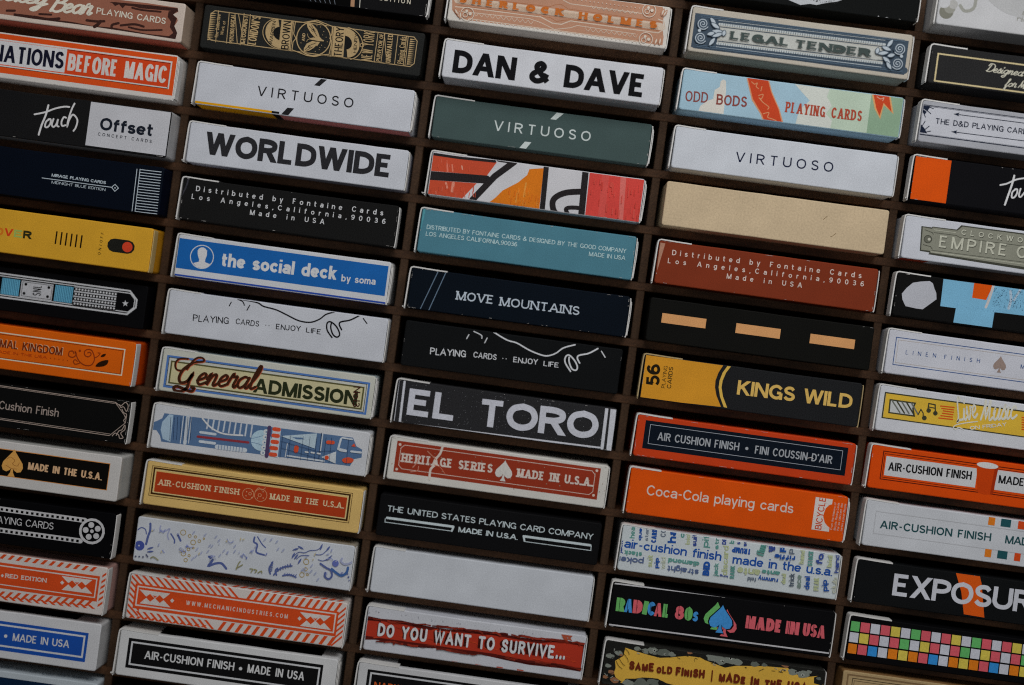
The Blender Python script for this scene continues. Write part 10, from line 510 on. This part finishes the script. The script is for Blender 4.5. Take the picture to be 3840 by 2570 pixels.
{'x': 131.54,'z': -59.27,'w': 86.83,'h': 17.41,'p': 7,'base': (0.73,0.76,0.812),'label': 'White card box with dark green capitals and small orange and green tabs at its right','el': [('F',4,285,(3.6,4.77,83.84,13.47,0.3,0)),('T',2,286,'AIR-CUSHION FINISH','sans',(5.88,7.17,47.92,8.0,3.03),{'bold': 0.025,'asp': 1.05}),('T',2,286,'MADE IN USA','sans',(53.27,8.01,78.58,8.35,3.03),{'bold': 0.025,'asp': 1.05}),('R',47,14,(46.0,14.06,48.51,17.49)),('R',47,287,(50.75,14.14,54.52,17.58)),('R',47,288,(57.22,14.06,59.81,17.5)),('R',47,14,(62.4,14.16,66.25,17.59)),('R',47,14,(46.3,1.95,48.76,4.93)),('R',47,287,(51.05,2.04,54.77,5.03)),('R',47,288,(57.44,1.95,59.77,4.93)),('R',47,14,(62.61,2.04,66.2,5.03))],'fl': 1.0},
{'x': 131.43,'z': -81.15,'w': 86.94,'h': 16.42,'p': 6,'base': (0.008,0.009,0.01),'label': 'Black card box with large white capitals crossed by an orange band','el': [('P',0,289,[(36.41,17.46),(45.76,17.11),(47.15,13.29),(49.88,0.83),(42.06,1.05),(40.0,9.25)],0),('T',2,290,'EXPOSURE','sans',(14.22,4.43,73.87,4.97,8.33),{'bold': 0.03})],'fl': 0.9,'wear': 4},
{'x': 131.34,'z': -103.04,'w': 87.04,'h': 16.93,'p': 7,'base': (0.004,0.004,0.005),'label': 'Black card box printed with three rows of pastel and bright colour squares','el': [('P',48,291,[(0.18,14.73),(3.61,14.73),(3.67,11.04),(0.25,11.04)],0),('P',48,292,[(4.02,14.74),(7.45,14.74),(7.52,11.05),(4.09,11.05)],0),('P',48,293,[(7.86,14.75),(11.29,14.75),(11.36,11.06),(7.93,11.06)],0),('P',48,292,[(11.7,14.76),(15.12,14.76),(15.19,11.07),(11.77,11.07)],0),('P',48,294,[(15.54,14.77),(18.96,14.77),(19.03,11.08),(15.61,11.08)],0),('P',48,293,[(19.38,14.78),(22.8,14.78),(22.87,11.09),(19.45,11.09)],0),('P',48,291,[(23.22,14.79),(26.64,14.79),(26.7,11.11),(23.29,11.11)],0),('P',48,292,[(27.05,14.8),(30.47,14.8),(30.54,11.12),(27.12,11.12)],0),('P',48,293,[(30.89,14.81),(34.3,14.81),(34.37,11.13),(30.96,11.13)],0),('P',48,292,[(34.72,14.82),(38.14,14.82),(38.21,11.14),(34.79,11.14)],0),('P',48,294,[(38.55,14.84),(41.97,14.84),(42.04,11.15),(38.62,11.15)],0),('P',48,293,[(42.39,14.85),(45.8,14.85),(45.87,11.16),(42.46,11.16)],0),('P',48,291,[(46.22,14.86),(49.63,14.86),(49.7,11.17),(46.29,11.17)],0),('P',48,292,[(50.05,14.87),(53.46,14.87),(53.53,11.18),(50.12,11.18)],0),('P',48,293,[(53.88,14.88),(57.29,14.88),(57.36,11.19),(53.95,11.19)],0),('P',48,292,[(57.7,14.89),(61.11,14.89),(61.18,11.2),(57.77,11.2)],0),('P',48,294,[(61.53,14.9),(64.94,14.9),(65.01,11.21),(61.6,11.21)],0),('P',48,293,[(65.36,14.91),(68.76,14.91),(68.83,11.23),(65.43,11.23)],0),('P',48,291,[(69.18,14.92),(72.59,14.92),(72.66,11.24),(69.25,11.24)],0),('P',48,292,[(73.0,14.93),(76.41,14.93),(76.48,11.25),(73.07,11.25)],0),('P',48,293,[(76.83,14.94),(80.23,14.94),(80.3,11.26),(76.9,11.26)],0),('P',48,292,[(80.65,14.95),(84.05,14.95),(84.12,11.27),(80.72,11.27)],0),('P',48,294,[(84.47,14.96),(87.87,14.96),(87.94,11.28),(84.54,11.28)],0),('P',48,293,[(0.24,10.52),(3.66,10.52),(3.73,6.83),(0.31,6.82)],0),('P',48,294,[(4.08,10.53),(7.5,10.53),(7.57,6.84),(4.15,6.84)],0),('P',48,292,[(7.92,10.54),(11.34,10.54),(11.41,6.85),(7.99,6.85)],0),('P',48,293,[(11.76,10.55),(15.18,10.55),(15.25,6.86),(11.83,6.86)],0),('P',48,292,[(15.6,10.56),(19.02,10.56),(19.09,6.87),(15.67,6.87)],0),('P',48,291,[(19.44,10.57),(22.85,10.57),(22.92,6.88),(19.5,6.88)],0),('P',48,293,[(23.27,10.58),(26.69,10.58),(26.76,6.89),(23.34,6.89)],0),('P',48,294,[(27.11,10.59),(30.52,10.59),(30.59,6.91),(27.18,6.9)],0),('P',48,292,[(30.94,10.6),(34.36,10.6),(34.43,6.92),(31.01,6.92)],0),('P',48,293,[(34.78,10.61),(38.19,10.61),(38.26,6.93),(34.85,6.93)],0),('P',48,292,[(38.61,10.63),(42.02,10.63),(42.09,6.94),(38.68,6.94)],0),('P',48,291,[(42.44,10.64),(45.85,10.64),(45.92,6.95),(42.51,6.95)],0),('P',48,293,[(46.27,10.65),(49.68,10.65),(49.75,6.96),(46.34,6.96)],0),('P',48,294,[(50.1,10.66),(53.51,10.66),(53.58,6.97),(50.17,6.97)],0),('P',48,292,[(53.93,10.67),(57.34,10.67),(57.41,6.99),(54.0,6.98)],0),('P',48,293,[(57.76,10.68),(61.17,10.68),(61.24,7.0),(57.83,7.0)],0),('P',48,292,[(61.58,10.69),(64.99,10.69),(65.06,7.01),(61.65,7.01)],0),('P',48,291,[(65.41,10.7),(68.82,10.7),(68.89,7.02),(65.48,7.02)],0),('P',48,293,[(69.24,10.71),(72.64,10.71),(72.71,7.03),(69.31,7.03)],0),('P',48,294,[(73.06,10.72),(76.47,10.72),(76.54,7.04),(73.13,7.04)],0),('P',48,292,[(76.88,10.73),(80.29,10.74),(80.36,7.05),(76.95,7.05)],0),('P',48,293,[(80.7,10.75),(84.11,10.75),(84.18,7.07),(80.77,7.06)],0),('P',48,292,[(84.52,10.76),(87.93,10.76),(88.0,7.08),(84.59,7.08)],0),('P',48,295,[(0.17,6.24),(3.59,6.24),(3.66,2.55),(0.24,2.55)],0),('P',48,292,[(4.01,6.25),(7.43,6.25),(7.5,2.56),(4.08,2.56)],0),('P',48,296,[(7.85,6.26),(11.27,6.26),(11.34,2.57),(7.92,2.57)],0),('P',48,293,[(11.69,6.27),(15.11,6.27),(15.18,2.59),(11.76,2.58)],0),('P',48,295,[(15.53,6.29),(18.95,6.29),(19.02,2.6),(15.6,2.6)],0),('P',48,294,[(19.37,6.3),(22.79,6.3),(22.86,2.61),(19.44,2.61)],0),('P',48,295,[(23.2,6.31),(26.62,6.31),(26.69,2.62),(23.27,2.62)],0),('P',48,292,[(27.04,6.32),(30.46,6.32),(30.53,2.63),(27.11,2.63)],0),('P',48,296,[(30.88,6.33),(34.29,6.33),(34.36,2.65),(30.94,2.64)],0),('P',48,293,[(34.71,6.34),(38.12,6.34),(38.19,2.66),(34.78,2.66)],0),('P',48,295,[(38.54,6.35),(41.96,6.36),(42.03,2.67),(38.61,2.67)],0),('P',48,294,[(42.37,6.37),(45.79,6.37),(45.86,2.68),(42.44,2.68)],0),('P',48,295,[(46.2,6.38),(49.62,6.38),(49.69,2.69),(46.27,2.69)],0),('P',48,292,[(50.03,6.39),(53.45,6.39),(53.52,2.71),(50.1,2.7)],0),('P',48,296,[(53.86,6.4),(57.27,6.4),(57.34,2.72),(53.93,2.72)],0),('P',48,293,[(57.69,6.41),(61.1,6.41),(61.17,2.73),(57.76,2.73)],0),('P',48,295,[(61.52,6.42),(64.93,6.42),(65.0,2.74),(61.59,2.74)],0),('P',48,294,[(65.34,6.44),(68.75,6.44),(68.82,2.75),(65.41,2.75)],0),('P',48,295,[(69.17,6.45),(72.58,6.45),(72.65,2.77),(69.24,2.76)],0),('P',48,292,[(72.99,6.46),(76.4,6.46),(76.47,2.78),(73.06,2.78)],0),('P',48,296,[(76.82,6.47),(80.22,6.47),(80.29,2.79),(76.89,2.79)],0),('P',48,293,[(80.64,6.48),(84.04,6.48),(84.11,2.8),(80.71,2.8)],0),('P',48,295,[(84.46,6.49),(87.86,6.49),(87.93,2.81),(84.53,2.81)],0)],'fl': 1.0,'wear': 4},
{'x': 131.25,'z': -124.92,'w': 87.12,'h': 17.79,'p': 7,'base': (0.545,0.391,0.199),'label': 'Tan card box with a worn edge and thin dark rules,in the bottom right corner','el': [('F',4,297,(3.67,4.76,83.89,15.3,0.26,0)),('F',4,297,(4.42,5.61,83.05,14.4,0.173,0)),('F',4,298,(1.6,3.46,85.62,16.64,0.61,0))],'kind': 'kraft','side': (0.35,0.185,0.072)}]
for D in BOXES: D["el"]=[(e[0],NAMES[e[1]],COLS[e[2]])+e[3:] for e in D["el"]]
for idx,B in enumerate(BOXES):
    root=make_box(B,idx)
    if B.get('topswirl'):
        g=Mesh(); mt=pmat((.13,.2,.27)); r=random.Random(5)
        for t in range(16):
            cx=B['w']-4-t*5.6; cy=3+r.uniform(0,2.5); s=r.uniform(1.6,2.6); sg=r.choice((1,-1))
            P=[(cx+s*(1-a/20)*math.cos(sg*a*.55),cy+s*(1-a/20)*math.sin(sg*a*.55)) for a in range(17)]
            v,f=ribbon(P,.22); g.add([(x,y,B['h']+.1+.01*t) for x,y in v],[q[::-1] for q in f],mt)
        g.build('scroll_print',root)
    if B.get('topstripe'):
        g=Mesh(); mt=pmat(tuple(BOXES[10]['el'][0][2])); n=26
        for t in range(n):
            x=1.5+(B['w']-3)*t/n; s=(B['w']-3)/n*.45; d=-1.6 if t<n*.45 else 1.6
            g.add([(x,.45,B['h']+.1),(x+s,.45,B['h']+.1),(x+s+d,4,B['h']+.1),(x+d,4,B['h']+.1)],[(0,1,2,3)],mt)
        g.build('stripe_print',root)
